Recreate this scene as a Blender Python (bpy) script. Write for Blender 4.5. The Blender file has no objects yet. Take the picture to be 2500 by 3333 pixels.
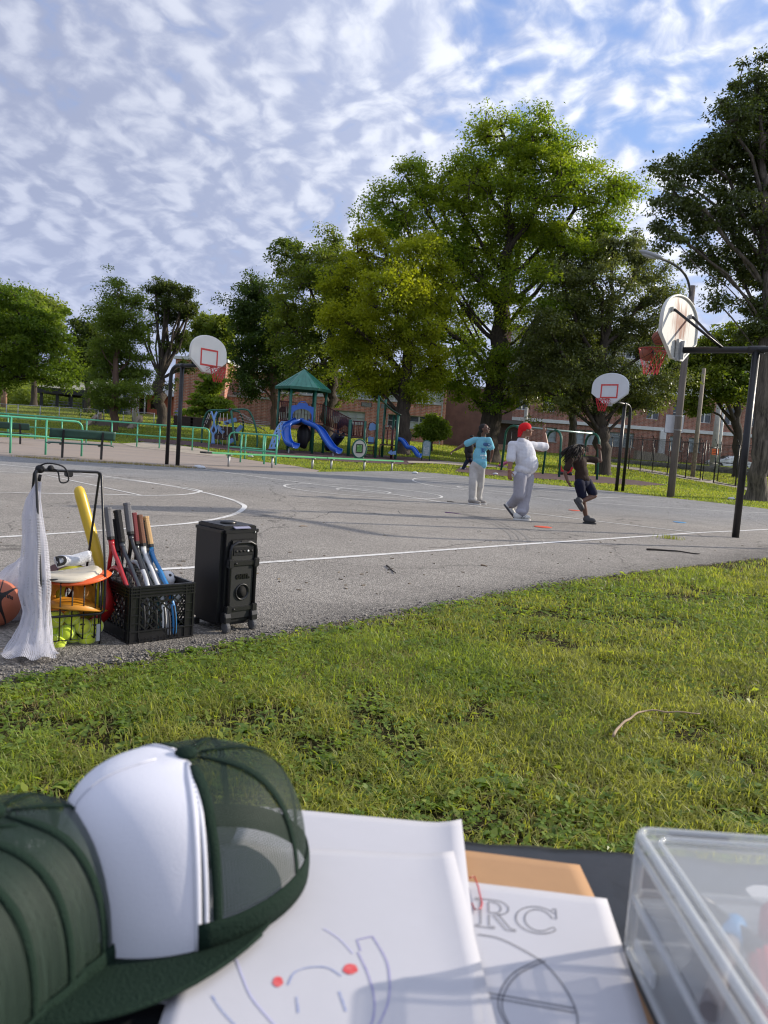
import bpy, bmesh, math, random
import numpy as np
from mathutils import Vector, Matrix, noise as mnoise

random.seed(7)
rng = np.random.default_rng(11)
SC = bpy.context.scene
COL = SC.collection
R = math.radians

# ------------------------------------------------------------------ camera
CAM_H, PITCH, ROLL, FPX, PW, PH = 1.08, R(5.0), R(4.15), 2504.0, 2500.0, 3333.0
_fw = np.array([0, math.cos(PITCH), -math.sin(PITCH)])
_r0 = np.array([1.0, 0, 0]); _u0 = np.array([0, math.sin(PITCH), math.cos(PITCH)])
_rt = _r0 * math.cos(ROLL) + _u0 * math.sin(ROLL)
_up = -_r0 * math.sin(ROLL) + _u0 * math.cos(ROLL)
CO = np.array([0, 0, CAM_H])
cd = bpy.data.cameras.new('camera'); cam = bpy.data.objects.new('camera', cd); COL.objects.link(cam)
cam.matrix_world = Matrix(((_rt[0], _up[0], -_fw[0], 0), (_rt[1], _up[1], -_fw[1], 0), (_rt[2], _up[2], -_fw[2], CAM_H), (0, 0, 0, 1)))
cd.sensor_fit = 'VERTICAL'; cd.sensor_height = 36.0; cd.lens = FPX / PH * 36.0
cd.clip_start = 0.02; cd.clip_end = 3000
cd.dof.use_dof = True; cd.dof.focus_distance = 9.0; cd.dof.aperture_fstop = 9.5
SC.camera = cam

# ------------------------------------------------------------------ light
SUN_AZ, SUN_EL = R(71), R(23)          # azimuth clockwise from +Y (towards +X)
w = bpy.data.worlds.new('World'); SC.world = w; w.use_nodes = True
w.cycles.sampling_method = 'MANUAL'; w.cycles.sample_map_resolution = 512
sd = bpy.data.lights.new('sun', 'SUN'); sun = bpy.data.objects.new('sun', sd); COL.objects.link(sun)
sd.energy = 2.9; sd.angle = R(0.6); sd.color = (1.0, 0.90, 0.76)
_sdir = Vector((math.sin(SUN_AZ) * math.cos(SUN_EL), math.cos(SUN_AZ) * math.cos(SUN_EL), math.sin(SUN_EL)))
sun.rotation_euler = _sdir.to_track_quat('Z', 'Y').to_euler()
sun.location = (30, 20, 40)
SC.view_settings.view_transform = 'Standard'; SC.view_settings.look = 'None'
SC.view_settings.gamma = 1; SC.view_settings.use_curve_mapping = False
SC.view_settings.exposure = 0.82
SC.cycles.filter_width = 1.15

def ray(px, py): return _fw + _rt * ((px - PW / 2) / FPX) - _up * ((py - PH / 2) / FPX)
def build_world():
 nt = w.node_tree; N = nt.nodes; L = nt.links
 for n in list(N): N.remove(n)
 def nd(t, **k):
  n = N.new(t)
  for a, b in k.items(): setattr(n, a, b)
  return n
 def mth(op, a, b=None, c=None, clamp=False):
  n = nd('ShaderNodeMath', operation=op); n.use_clamp = clamp
  for i, v in enumerate((a, b, c)):
   if v is None: continue
   if isinstance(v, (int, float)): n.inputs[i].default_value = v
   else: L.new(v, n.inputs[i])
  return n.outputs[0]
 def mixc(f, a, b, bl='MIX'):
  n = nd('ShaderNodeMix', data_type='RGBA', blend_type=bl); n.clamp_factor = True
  for s, v in (('Factor', f), ('A', a), ('B', b)):
   i = [x for x in n.inputs if x.name == s and (x.type == 'RGBA' if s != 'Factor' else x.type == 'VALUE')][0]
   if isinstance(v, (int, float)): i.default_value = v
   elif isinstance(v, tuple): i.default_value = v + (1,)
   else: L.new(v, i)
  return [o for o in n.outputs if o.type == 'RGBA'][0]
 def smooth(x, lo, hi):
  n = nd('ShaderNodeMapRange', interpolation_type='SMOOTHSTEP'); L.new(x, n.inputs[0])
  n.inputs[1].default_value = lo; n.inputs[2].default_value = hi
  return n.outputs[0]
 out = nd('ShaderNodeOutputWorld'); bg = nd('ShaderNodeBackground'); L.new(bg.outputs[0], out.inputs[0])
 bg.inputs[1].default_value = 0.15
 sky = nd('ShaderNodeTexSky', sky_type='NISHITA'); sky.sun_disc = False
 sky.sun_elevation = SUN_EL; sky.sun_rotation = SUN_AZ; sky.air_density = 1.0; sky.dust_density = 0.6; sky.ozone_density = 2.0
 tc = nd('ShaderNodeTexCoord'); sp = nd('ShaderNodeSeparateXYZ'); L.new(tc.outputs['Generated'], sp.inputs[0])
 x, y, z = sp.outputs
 zz = mth('ADD', mth('MAXIMUM', z, 0.0), 0.33)
 u = mth('DIVIDE', x, zz); v = mth('DIVIDE', y, zz)
 a = R(-32); ca, sa = math.cos(a), math.sin(a)
 ur = mth('ADD', mth('MULTIPLY', u, ca), mth('MULTIPLY', v, sa))
 vr = mth('SUBTRACT', mth('MULTIPLY', v, ca), mth('MULTIPLY', u, sa))
 cb = nd('ShaderNodeCombineXYZ'); L.new(mth('MULTIPLY', ur, 1.0), cb.inputs[0]); L.new(vr, cb.inputs[1])
 wn = nd('ShaderNodeTexNoise', noise_dimensions='3D'); wn.inputs['Scale'].default_value = 5.0; wn.inputs['Detail'].default_value = 3
 L.new(cb.outputs[0], wn.inputs['Vector'])
 vs = nd('ShaderNodeVectorMath', operation='MULTIPLY_ADD'); L.new(wn.outputs['Color'], vs.inputs[0])
 vs.inputs[1].default_value = (0.12, 0.12, 0); L.new(cb.outputs[0], vs.inputs[2])
 P = vs.outputs[0]
 def puff(vec):
  n1 = nd('ShaderNodeTexNoise'); n1.inputs['Scale'].default_value = 19; n1.inputs['Detail'].default_value = 5
  n1.inputs['Roughness'].default_value = 0.50; L.new(vec, n1.inputs['Vector'])
  n3 = nd('ShaderNodeTexNoise'); n3.inputs['Scale'].default_value = 9.5; n3.inputs['Detail'].default_value = 2; L.new(vec, n3.inputs['Vector'])
  bil = mth('SUBTRACT', 1.0, mth('ABSOLUTE', mth('MULTIPLY', mth('SUBTRACT', n3.outputs['Fac'], 0.5), 4.0)))
  vo = nd('ShaderNodeTexVoronoi', feature='F1'); vo.inputs['Scale'].default_value = 13.5; L.new(vec, vo.inputs['Vector'])
  cell = mth('MULTIPLY', mth('SUBTRACT', 0.42, vo.outputs['Distance']), 0.42)
  return mth('ADD', mth('ADD', mth('MULTIPLY', n1.outputs['Fac'], 0.80), mth('MULTIPLY', bil, 0.10)), mth('ADD', cell, 0.12))
 d0 = puff(P)
 off = nd('ShaderNodeVectorMath', operation='ADD'); L.new(P, off.inputs[0])
 sx, sy = math.sin(SUN_AZ), math.cos(SUN_AZ)
 off.inputs[1].default_value = ((sx * ca + sy * sa) * 0.028, (sy * ca - sx * sa) * 0.028, 0)
 d1 = puff(off.outputs[0])
 big = nd('ShaderNodeTexNoise'); big.inputs['Scale'].default_value = 1.1; big.inputs['Detail'].default_value = 3
 bo = nd('ShaderNodeVectorMath', operation='ADD'); L.new(cb.outputs[0], bo.inputs[0]); bo.inputs[1].default_value = (5.2, 0.6, 0)
 L.new(bo.outputs[0], big.inputs['Vector'])
 # one large rift of blue, upper right; the deck is thickest on the left
 def toward(px, py, lo, hi):
  d = ray(px, py); d = d / np.linalg.norm(d); dt = nd('ShaderNodeVectorMath', operation='DOT_PRODUCT'); L.new(tc.outputs['Generated'], dt.inputs[0]); dt.inputs[1].default_value = tuple(d)
  return smooth(dt.outputs['Value'], lo, hi)
 rift = mth('MAXIMUM', mth('MAXIMUM', toward(1800, 170, .980, 1.0), toward(2200, 200, .975, 1.0)), mth('MULTIPLY', toward(2080, 640, .985, .999), .6))
 cov = mth('ADD', mth('ADD', mth('MULTIPLY', mth('SUBTRACT', big.outputs['Fac'], 0.5), 0.8), mth('MULTIPLY', x, -0.12)), mth('MULTIPLY', rift, -0.30))
 dens = mth('ADD', d0, cov)
 alpha = smooth(dens, 0.00, 0.42)
 lit = mth('ADD', mth('MULTIPLY', mth('SUBTRACT', d0, d1), 1.7), mth('MULTIPLY', mth('SUBTRACT', d0, 0.60), 2.2))
 litc = smooth(lit, -0.62, 0.74)
 right = smooth(mth('ADD', x, mth('MULTIPLY', z, 0.30)), -0.35, 0.40)
 lowg = smooth(z, 0.34, 0.04)
 dark = mixc(right, (1.50, 1.68, 2.34), (2.2, 2.5, 3.4))
 bright = mixc(right, (2.52, 2.68, 3.22), (4.2, 4.35, 4.7))
 bright = mixc(mth('MULTIPLY', lowg, 0.75), bright, (2.1, 2.35, 3.2))
 dark = mixc(mth('MULTIPLY', lowg, 0.5), dark, (1.6, 1.88, 2.8))
 ccol = mixc(litc, dark, bright)
 skyc = mixc(1.0, sky.outputs[0], (0.95, 0.98, 1.0), 'MULTIPLY')
 skyc = mixc(0.6, skyc, (0.95, 1.35, 2.75))
 base = mixc(mth('MULTIPLY', smooth(z, 0.30, 0.0), 0.5), skyc, (2.3, 2.7, 3.7))
 col = mixc(mth('MULTIPLY', alpha, 0.96), base, ccol)
 L.new(col, bg.inputs[0])
build_world()

# ------------------------------------------------------------------ places
def _interp(tab, t): return np.interp(t, [a for a, b in tab], [b for a, b in tab])
HL = [(0, 0), (31, 0), (36, .14), (42, .45), (48, 1.0), (55, 1.3), (85, 2.5), (120, 3), (600, 5)]
HC = [(0, 0), (33, 0), (37, .1), (43, .3), (48, .55), (60, 1.05), (78, 1.55), (90, 1.8), (600, 5)]
HR = [(0, 0), (40, 0), (44, .05), (50, .12), (60, .42), (72, .7), (85, 1.45), (95, 1.6), (600, 5)]
def terrain(X, Y):
 X = np.asarray(X, float); Y = np.asarray(Y, float)
 l, c, r = _interp(HL, Y), _interp(HC, Y), _interp(HR, Y)
 wl = np.clip((-2 - X) / 14, 0, 1); wl = wl * wl * (3 - 2 * wl)
 wr = np.clip((X - 1) / 10, 0, 1); wr = wr * wr * (3 - 2 * wr)
 return l * wl + r * wr + c * (1 - wl - wr)
def ray(px, py): return _fw + _rt * ((px - PW / 2) / FPX) - _up * ((py - PH / 2) / FPX)
def at(px, py, Y):
 d = ray(px, py); p = CO + d * (Y / d[1]); return Vector(p)
def tp(px, py, z):                      # point of a horizontal plane
 d = ray(px, py); p = CO + d * ((z - CAM_H) / d[2]); return Vector(p)
def gp(px, py): p = tp(px, py, 0.0); return (p.x, p.y)
def on(px, Y, py=1450):                 # point of the ground at depth Y seen in column px
 z = 0.0
 for _ in range(6):
  p = at(px, py, Y); z = float(terrain(p.x, Y))
  d = np.array([p.x, Y, z]) - CO; py = PH / 2 - FPX * (d @ _up) / (d @ _fw)
 p = at(px, py, Y); return Vector((p.x, Y, z))
def tz(X, Y): return float(terrain(X, Y))

# ------------------------------------------------------------------ mesh builder
def unit(v):
 v = np.asarray(v, float); n = np.linalg.norm(v); return v / n if n > 1e-12 else v
class MB:
 def __init__(s): s.v, s.f, s.sm = [], [], []
 def add(s, verts, faces, smooth=False):
  b = len(s.v); s.v += [tuple(map(float, p)) for p in verts]
  s.f += [tuple(i + b for i in f) for f in faces]; s.sm += [smooth] * len(faces); return s
 def box(s, c, size, M=None, rz=0.0):
  hx, hy, hz = size[0] / 2, size[1] / 2, size[2] / 2
  V = [Vector((x, y, z)) for x in (-hx, hx) for y in (-hy, hy) for z in (-hz, hz)]
  m = M if M is not None else Matrix.Rotation(rz, 3, 'Z')
  c = Vector(c)
  return s.add([m @ p + c for p in V], [(0, 1, 3, 2), (4, 6, 7, 5), (0, 4, 5, 1), (2, 3, 7, 6), (0, 2, 6, 4), (1, 5, 7, 3)])
 def bar(s, a, b, wd, th, up=(0, 0, 1)):
  a, b = Vector(a), Vector(b); d = (b - a); L = d.length; d.normalize()
  u = Vector(up); sx = d.cross(u)
  if sx.length < 1e-4: sx = d.cross(Vector((1, 0, 0)))
  sx.normalize(); uz = sx.cross(d)
  m = Matrix((sx, d, uz)).transposed()
  return s.box((a + b) / 2, (wd, L, th), m)
 def tube(s, path, r, seg=8, closed=False, caps=True, flat=1.0, smooth=True, up=None):
  P = np.array([tuple(p) for p in path], float); n = len(P)
  rr = np.full(n, r, float) if np.isscalar(r) else np.asarray(r, float)
  T = np.zeros_like(P)
  for i in range(n):
   a, b = (P[(i - 1) % n], P[(i + 1) % n]) if closed else (P[max(i - 1, 0)], P[min(i + 1, n - 1)])
   T[i] = unit(b - a)
  ref = np.array(up if up is not None else ((0, 0, 1) if abs(T[0][2]) < .9 else (1, 0, 0)), float)
  A = unit(np.cross(T[0], ref)); vs = []
  for i in range(n):
   A = unit(A - T[i] * (A @ T[i])); B = np.cross(T[i], A)
   for k in range(seg):
    t = 2 * math.pi * k / seg
    vs.append(P[i] + rr[i] * (math.cos(t) * A + flat * math.sin(t) * B))
  fs = []
  m = n if closed else n - 1
  for i in range(m):
   j = (i + 1) % n
   for k in range(seg):
    k2 = (k + 1) % seg
    fs.append((i * seg + k, i * seg + k2, j * seg + k2, j * seg + k))
  s.add(vs, fs, smooth)
  if caps and not closed:
   b = len(s.v) - len(vs)
   s.f += [tuple(b + k for k in range(seg - 1, -1, -1)), tuple(b + (n - 1) * seg + k for k in range(seg))]; s.sm += [False, False]
  return s
 def lathe(s, prof, seg=20, M=None, c=(0, 0, 0), smooth=True, close=True):
  m = M or Matrix.Identity(3); c = Vector(c); vs = []; fs = []
  for r, z in prof:
   for k in range(seg):
    t = 2 * math.pi * k / seg; vs.append(m @ Vector((r * math.cos(t), r * math.sin(t), z)) + c)
  for i in range(len(prof) - 1):
   for k in range(seg):
    k2 = (k + 1) % seg; fs.append((i * seg + k, i * seg + k2, (i + 1) * seg + k2, (i + 1) * seg + k))
  s.add(vs, fs, smooth)
  if close:
   b = len(s.v) - len(vs); e = b + (len(prof) - 1) * seg
   if prof[0][0] > 1e-6: s.f.append(tuple(b + k for k in range(seg - 1, -1, -1))); s.sm.append(False)
   if prof[-1][0] > 1e-6: s.f.append(tuple(e + k for k in range(seg))); s.sm.append(False)
  return s
 def ball(s, c, r, seg=16, rings=10, M=None):
  rx, ry, rz_ = (r, r, r) if np.isscalar(r) else r
  m = M or Matrix.Identity(3); c = Vector(c); vs = [m @ Vector((0, 0, -rz_)) + c]
  for i in range(1, rings):
   t = math.pi * i / rings - math.pi / 2
   for k in range(seg):
    a = 2 * math.pi * k / seg
    vs.append(m @ Vector((rx * math.cos(t) * math.cos(a), ry * math.cos(t) * math.sin(a), rz_ * math.sin(t))) + c)
  vs.append(m @ Vector((0, 0, rz_)) + c); fs = []; top = len(vs) - 1
  for k in range(seg): fs.append((0, 1 + (k + 1) % seg, 1 + k))
  for i in range(rings - 2):
   for k in range(seg):
    k2 = (k + 1) % seg; a = 1 + i * seg; fs.append((a + k, a + k2, a + seg + k2, a + seg + k))
  a = 1 + (rings - 2) * seg
  for k in range(seg): fs.append((a + k, a + (k + 1) % seg, top))
  return s.add(vs, fs, True)
 def prism(s, poly, z0, z1, M=None, c=(0, 0, 0), smooth=False):
  m = M or Matrix.Identity(3); c = Vector(c); n = len(poly)
  V = [m @ Vector((x, y, z0)) + c for x, y in poly] + [m @ Vector((x, y, z1)) + c for x, y in poly]
  s.add(V, [tuple(range(n - 1, -1, -1)), tuple(range(n, 2 * n))])
  b = len(s.v) - 2 * n
  for k in range(n):
   k2 = (k + 1) % n; s.f.append((b + k, b + k2, b + n + k2, b + n + k)); s.sm.append(smooth)
  return s
 def grid(s, fn, nu, nv, smooth=True, thick=0.0):
  P = [[Vector(fn(i / nu, j / nv)) for j in range(nv + 1)] for i in range(nu + 1)]
  vs = [p for row in P for p in row]; w_ = nv + 1
  fs = [(i * w_ + j, (i + 1) * w_ + j, (i + 1) * w_ + j + 1, i * w_ + j + 1) for i in range(nu) for j in range(nv)]
  s.add(vs, fs, smooth)
  return s
 def mesh(s, name, bevel=0.0, merge=False):
  me = bpy.data.meshes.new(name); me.from_pydata(s.v, [], s.f)
  me.polygons.foreach_set('use_smooth', s.sm)
  if bevel > 0 or merge:
   bm = bmesh.new(); bm.from_mesh(me)
   bmesh.ops.remove_doubles(bm, verts=bm.verts, dist=1e-5)
   bmesh.ops.recalc_face_normals(bm, faces=bm.faces)
   if bevel > 0:
    ed = [e for e in bm.edges if len(e.link_faces) == 2 and e.calc_face_angle(0) > R(30)]
    bmesh.ops.bevel(bm, geom=ed, offset=bevel, segments=2, affect='EDGES', clamp_overlap=True)
   bm.to_mesh(me); bm.free()
  me.update(); return me
 def build(s, name, mat, parent=None, world=False, bevel=0.0, solid=0.0, merge=False, **props):
  if world and parent is not None:
   o0 = parent.get('_o'); s.v = [(x - o0[0], y - o0[1], z - o0[2]) for x, y, z in s.v]
  return link(name, s.mesh(name, bevel, merge), mat, parent, solid=solid, **props)

def link(name, me, mat, parent=None, solid=0.0, **props):
 o = bpy.data.objects.new(name, me)
 if mat is not None and not me.materials:
  for m in (mat if isinstance(mat, (list, tuple)) else [mat]): me.materials.append(m)
 COL.objects.link(o); o.parent = parent
 for k, v in props.items(): o[k] = v
 if solid:
  md = o.modifiers.new('solid', 'SOLIDIFY'); md.thickness = solid; md.offset = 0
 return o
def npmesh(name, verts, faces_flat, k, smooth=False):
 """big mesh from arrays; every face has k corners"""
 me = bpy.data.meshes.new(name); nv = len(verts); nf = len(faces_flat) // k
 me.vertices.add(nv); me.vertices.foreach_set('co', np.asarray(verts, np.float32).ravel())
 me.loops.add(nf * k); me.loops.foreach_set('vertex_index', np.asarray(faces_flat, np.int32).ravel())
 me.polygons.add(nf); me.polygons.foreach_set('loop_start', np.arange(nf, dtype=np.int32) * k)
 if smooth: me.polygons.foreach_set('use_smooth', np.ones(nf, bool))
 me.update(calc_edges=True); return me
def thing(name, label, cat, loc=(0, 0, 0), rotz=0.0, group=None, scale=None):
 o = bpy.data.objects.new(name, None); COL.objects.link(o)
 o.location = loc; o.rotation_euler = (0, 0, rotz); o['label'] = label; o['category'] = cat
 o.empty_display_size = 0.2; o['_o'] = tuple(loc)
 if group: o['group'] = group
 return o
def tag(o, label, cat, group=None):
 o['label'] = label; o['category'] = cat
 if group: o['group'] = group
 return o
def struct(o): o['kind'] = 'structure'; return o
def dup(root, loc=None, rotz=None, label=None, group=None, rot=None):
 r = root.copy(); COL.objects.link(r)
 if loc is not None: r.location = loc
 if rot is not None: r.rotation_euler = rot
 elif rotz is not None: r.rotation_euler = (0, 0, rotz)
 if label: r['label'] = label
 if group: r['group'] = group
 for ch in list(root.children):
  c_ = ch.copy(); COL.objects.link(c_); c_.parent = r
  for g_ in list(ch.children):
   d_ = g_.copy(); COL.objects.link(d_); d_.parent = c_
 return r
def clone(o, parent, loc=(0, 0, 0), rot=None):      # one more piece sharing the mesh
 c_ = o.copy(); COL.objects.link(c_); c_.parent = parent; c_.location = loc
 if rot is not None: c_.rotation_euler = rot
 return c_
def text_mesh(txt, size, bold=0.0, extrude=0.0):
 cu = bpy.data.curves.new('t', 'FONT'); cu.body = txt; cu.size = size; cu.align_x = 'CENTER'; cu.align_y = 'CENTER'
 cu.offset = bold; cu.extrude = extrude; cu.resolution_u = 3
 o = bpy.data.objects.new('t', cu); COL.objects.link(o)
 dg = bpy.context.evaluated_depsgraph_get(); me = bpy.data.meshes.new_from_object(o.evaluated_get(dg))
 V = [tuple(v.co) for v in me.vertices]; F = [tuple(p.vertices) for p in me.polygons]
 bpy.data.objects.remove(o); bpy.data.curves.remove(cu); bpy.data.meshes.remove(me)
 return V, F

# ------------------------------------------------------------------ materials
def lin(c): return tuple(((x / 255) / 12.92 if x / 255 <= .04045 else ((x / 255 + .055) / 1.055) ** 2.4) for x in c)
MATS = {}
def mat(name, col, rough=0.6, metal=0.0, var=0.0, vscale=8.0, bump=0.0, bscale=60.0, col2=None, spec=0.5, trans=0.0, coat=0.0, vstretch=None, detail=5.0, thr=None):
 if name in MATS: return MATS[name]
 m = bpy.data.materials.new(name); m.use_nodes = True; nt = m.node_tree; N = nt.nodes; L = nt.links
 b = N['Principled BSDF']; b.inputs['Roughness'].default_value = rough; b.inputs['Metallic'].default_value = metal
 b.inputs['Specular IOR Level'].default_value = spec; b.inputs['Coat Weight'].default_value = coat
 b.inputs['Base Color'].default_value = tuple(col) + (1,)
 tc = N.new('ShaderNodeTexCoord'); vec = tc.outputs['Object']
 if vstretch:
  mp = N.new('ShaderNodeMapping'); mp.inputs['Scale'].default_value = vstretch; L.new(vec, mp.inputs[0]); vec = mp.outputs[0]
 if var > 0 or col2 is not None:
  n = N.new('ShaderNodeTexNoise'); n.inputs['Scale'].default_value = vscale; n.inputs['Detail'].default_value = detail; n.inputs['Roughness'].default_value = 0.65
  L.new(vec, n.inputs['Vector'])
  r = N.new('ShaderNodeMapRange'); r.inputs[1].default_value = thr[0] if thr else 0.3; r.inputs[2].default_value = thr[1] if thr else 0.7; L.new(n.outputs['Fac'], r.inputs[0])
  mx = N.new('ShaderNodeMix'); mx.data_type = 'RGBA'; L.new(r.outputs[0], mx.inputs[0])
  c2 = col2 if col2 is not None else tuple(min(1, c * (1 + var)) for c in col)
  c1 = col if col2 is not None else tuple(c * (1 - var) for c in col)
  mx.inputs[6].default_value = tuple(c1) + (1,); mx.inputs[7].default_value = tuple(c2) + (1,)
  L.new(mx.outputs[2], b.inputs['Base Color'])
 if bump > 0:
  n2 = N.new('ShaderNodeTexNoise'); n2.inputs['Scale'].default_value = bscale; n2.inputs['Detail'].default_value = 4; L.new(vec, n2.inputs['Vector'])
  bp = N.new('ShaderNodeBump'); bp.inputs['Strength'].default_value = min(1, bump); bp.inputs['Distance'].default_value = 0.01 * max(1, bump)
  L.new(n2.outputs['Fac'], bp.inputs['Height']); L.new(bp.outputs[0], b.inputs['Normal'])
 MATS[name] = m; return m
def nodes_of(m): return m.node_tree.nodes, m.node_tree.links, m.node_tree.nodes['Principled BSDF']
def leaf_mat(name, c1, c2, trans=0.45, rough=0.55, scale=0.35, gloss=0.3):
 m = bpy.data.materials.new(name); m.use_nodes = True; nt = m.node_tree; N = nt.nodes; L = nt.links
 b = N['Principled BSDF']; b.inputs['Roughness'].default_value = rough; b.inputs['Specular IOR Level'].default_value = gloss
 g = N.new('ShaderNodeNewGeometry'); tc = N.new('ShaderNodeTexCoord')
 n = N.new('ShaderNodeTexNoise'); n.inputs['Scale'].default_value = scale; n.inputs['Detail'].default_value = 2; L.new(tc.outputs['Object'], n.inputs['Vector'])
 ad = N.new('ShaderNodeMath'); ad.operation = 'MULTIPLY_ADD'; L.new(g.outputs['Random Per Island'], ad.inputs[0]); ad.inputs[1].default_value = 0.55
 sb = N.new('ShaderNodeMapRange'); sb.inputs[1].default_value = .35; sb.inputs[2].default_value = .65; sb.inputs[3].default_value = 0; sb.inputs[4].default_value = .6
 L.new(n.outputs['Fac'], sb.inputs[0]); L.new(sb.outputs[0], ad.inputs[2])
 mx = N.new('ShaderNodeMix'); mx.data_type = 'RGBA'; L.new(ad.outputs[0], mx.inputs[0])
 mx.inputs[6].default_value = tuple(c1) + (1,); mx.inputs[7].default_value = tuple(c2) + (1,)
 L.new(mx.outputs[2], b.inputs['Base Color'])
 t = N.new('ShaderNodeBsdfTranslucent')
 tm = N.new('ShaderNodeMix'); tm.data_type = 'RGBA'; tm.blend_type = 'MULTIPLY'; tm.inputs[0].default_value = 1; L.new(mx.outputs[2], tm.inputs[6]); tm.inputs[7].default_value = (1.6, 1.6, 0.6, 1)
 L.new(tm.outputs[2], t.inputs[0])
 ms = N.new('ShaderNodeMixShader'); ms.inputs[0].default_value = trans; L.new(b.outputs[0], ms.inputs[1]); L.new(t.outputs[0], ms.inputs[2])
 L.new(ms.outputs[0], N['Material Output'].inputs[0]); MATS[name] = m; return m
def mesh_mat(name, col, cell, fill, rough=0.6, diamond=True, metal=0.0, coord='Object', axes=(0, 2), trans=0.0):
 """thin net: bars along two directions, holes between them"""
 m = bpy.data.materials.new(name); m.use_nodes = True; nt = m.node_tree; N = nt.nodes; L = nt.links
 b = N['Principled BSDF']; b.inputs['Base Color'].default_value = tuple(col) + (1,); b.inputs['Roughness'].default_value = rough; b.inputs['Metallic'].default_value = metal
 tc = N.new('ShaderNodeTexCoord'); sp = N.new('ShaderNodeSeparateXYZ'); L.new(tc.outputs[coord], sp.inputs[0])
 def M_(op, a, c_=None):
  n = N.new('ShaderNodeMath'); n.operation = op
  for i, v in enumerate((a, c_)):
   if v is None: continue
   if isinstance(v, (int, float)): n.inputs[i].default_value = v
   else: L.new(v, n.inputs[i])
  return n.outputs[0]
 a, c_ = sp.outputs[axes[0]], sp.outputs[axes[1]]
 if diamond: a, c_ = M_('ADD', a, c_), M_('SUBTRACT', a, c_)
 la = M_('LESS_THAN', M_('FRACT', M_('DIVIDE', a, cell)), fill); lb = M_('LESS_THAN', M_('FRACT', M_('DIVIDE', c_, cell)), fill)
 k = M_('MAXIMUM', la, lb)
 tr = N.new('ShaderNodeBsdfTransparent'); ms = N.new('ShaderNodeMixShader'); L.new(k, ms.inputs[0]); L.new(tr.outputs[0], ms.inputs[1])
 src = b.outputs[0]
 if trans > 0:
  t2 = N.new('ShaderNodeBsdfTranslucent'); t2.inputs[0].default_value = tuple(col) + (1,); m2 = N.new('ShaderNodeMixShader'); m2.inputs[0].default_value = trans
  L.new(b.outputs[0], m2.inputs[1]); L.new(t2.outputs[0], m2.inputs[2]); src = m2.outputs[0]
 L.new(src, ms.inputs[2]); L.new(ms.outputs[0], N['Material Output'].inputs[0]); MATS[name] = m; return m
black_steel = mat('black_steel', (.012, .012, .013), .38, .0, var=.4, vscale=14, bump=.15, bscale=90)
galv = mat('galvanised', (.42, .43, .43), .5, .6, var=.25, vscale=12)

# ================================================================== ground, court, paths
def gt(px, py):                          # pixel -> point of the terrain
 d = ray(px, py); Y = np.linspace(8, 140, 5281); P = CO[None] + d[None] * (Y / d[1])[:, None]
 zt = terrain(P[:, 0], Y); k = np.argmax(P[:, 2] <= zt)
 return (float(P[k, 0]), float(Y[k]))
def lawn_material():
 m = mat('lawn', (.05, .062, .014), .95, var=.1, spec=.1); N, L, b = nodes_of(m)
 tc = N.new('ShaderNodeTexCoord')
 def noise(s, d, st=None):
  n = N.new('ShaderNodeTexNoise'); n.inputs['Scale'].default_value = s; n.inputs['Detail'].default_value = d; n.inputs['Roughness'].default_value = .7
  v = tc.outputs['Object']
  if st: mp = N.new('ShaderNodeMapping'); mp.inputs['Scale'].default_value = st; L.new(v, mp.inputs[0]); v = mp.outputs[0]
  L.new(v, n.inputs['Vector']); return n.outputs['Fac']
 def ramp(f, a, c, lo, hi):
  r = N.new('ShaderNodeMapRange'); r.inputs[1].default_value = lo; r.inputs[2].default_value = hi; L.new(f, r.inputs[0])
  x = N.new('ShaderNodeMix'); x.data_type = 'RGBA'; L.new(r.outputs[0], x.inputs[0])
  for i, q in ((6, a), (7, c)):
   if isinstance(q, tuple): x.inputs[i].default_value = q + (1,)
   else: L.new(q, x.inputs[i])
  return x.outputs[2]
 fine = ramp(noise(9, 6), (.075, .105, .012), (.19, .22, .035), .35, .65)
 patch = ramp(noise(.5, 4), fine, (.17, .17, .045), .52, .75)
 streak = ramp(noise(.9, 5, (.35, 1.6, 1)), patch, (.085, .12, .014), .50, .72)
 soil = ramp(noise(2.2, 5), streak, (.10, .075, .045), .66, .74)
 # bare, dark soil and litter under the near turf
 sp = N.new('ShaderNodeSeparateXYZ'); L.new(tc.outputs['Object'], sp.inputs[0])
 r = N.new('ShaderNodeMapRange'); r.inputs[1].default_value = 8; r.inputs[2].default_value = 17; L.new(sp.outputs[1], r.inputs[0])
 near = ramp(noise(26, 5), (.028, .024, .012), (.07, .065, .025), .35, .65)
 x = N.new('ShaderNodeMix'); x.data_type = 'RGBA'; L.new(r.outputs[0], x.inputs[0]); L.new(near, x.inputs[6]); L.new(soil, x.inputs[7])
 for l in list(b.inputs['Base Color'].links): L.remove(l)
 L.new(x.outputs[2], b.inputs['Base Color'])
 bp = N.new('ShaderNodeBump'); bp.inputs['Strength'].default_value = 1; bp.inputs['Distance'].default_value = .06
 L.new(noise(22, 5), bp.inputs['Height']); L.new(bp.outputs[0], b.inputs['Normal'])
 return m
def build_ground():
 xs = np.unique(np.concatenate([np.linspace(-1500, -90, 16), np.arange(-90, 90, 1.5), np.linspace(90, 1500, 16)]))
 ys = np.unique(np.concatenate([np.linspace(-900, -6, 10), np.arange(-6, 30, 2.0), np.arange(30, 92, 1.0), np.arange(92, 130, 4), np.linspace(130, 2000, 16)]))
 X, Y = np.meshgrid(xs, ys); Z = terrain(X, Y)
 V = np.stack([X.ravel(), Y.ravel(), Z.ravel()], 1); nx = len(xs)
 i = np.arange(len(ys) - 1)[:, None] * nx + np.arange(nx - 1)[None]
 F = np.stack([i, i + 1, i + 1 + nx, i + nx], -1).ravel()
 struct(link('ground', npmesh('ground', V, F, 4, True), lawn_material()))
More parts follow.
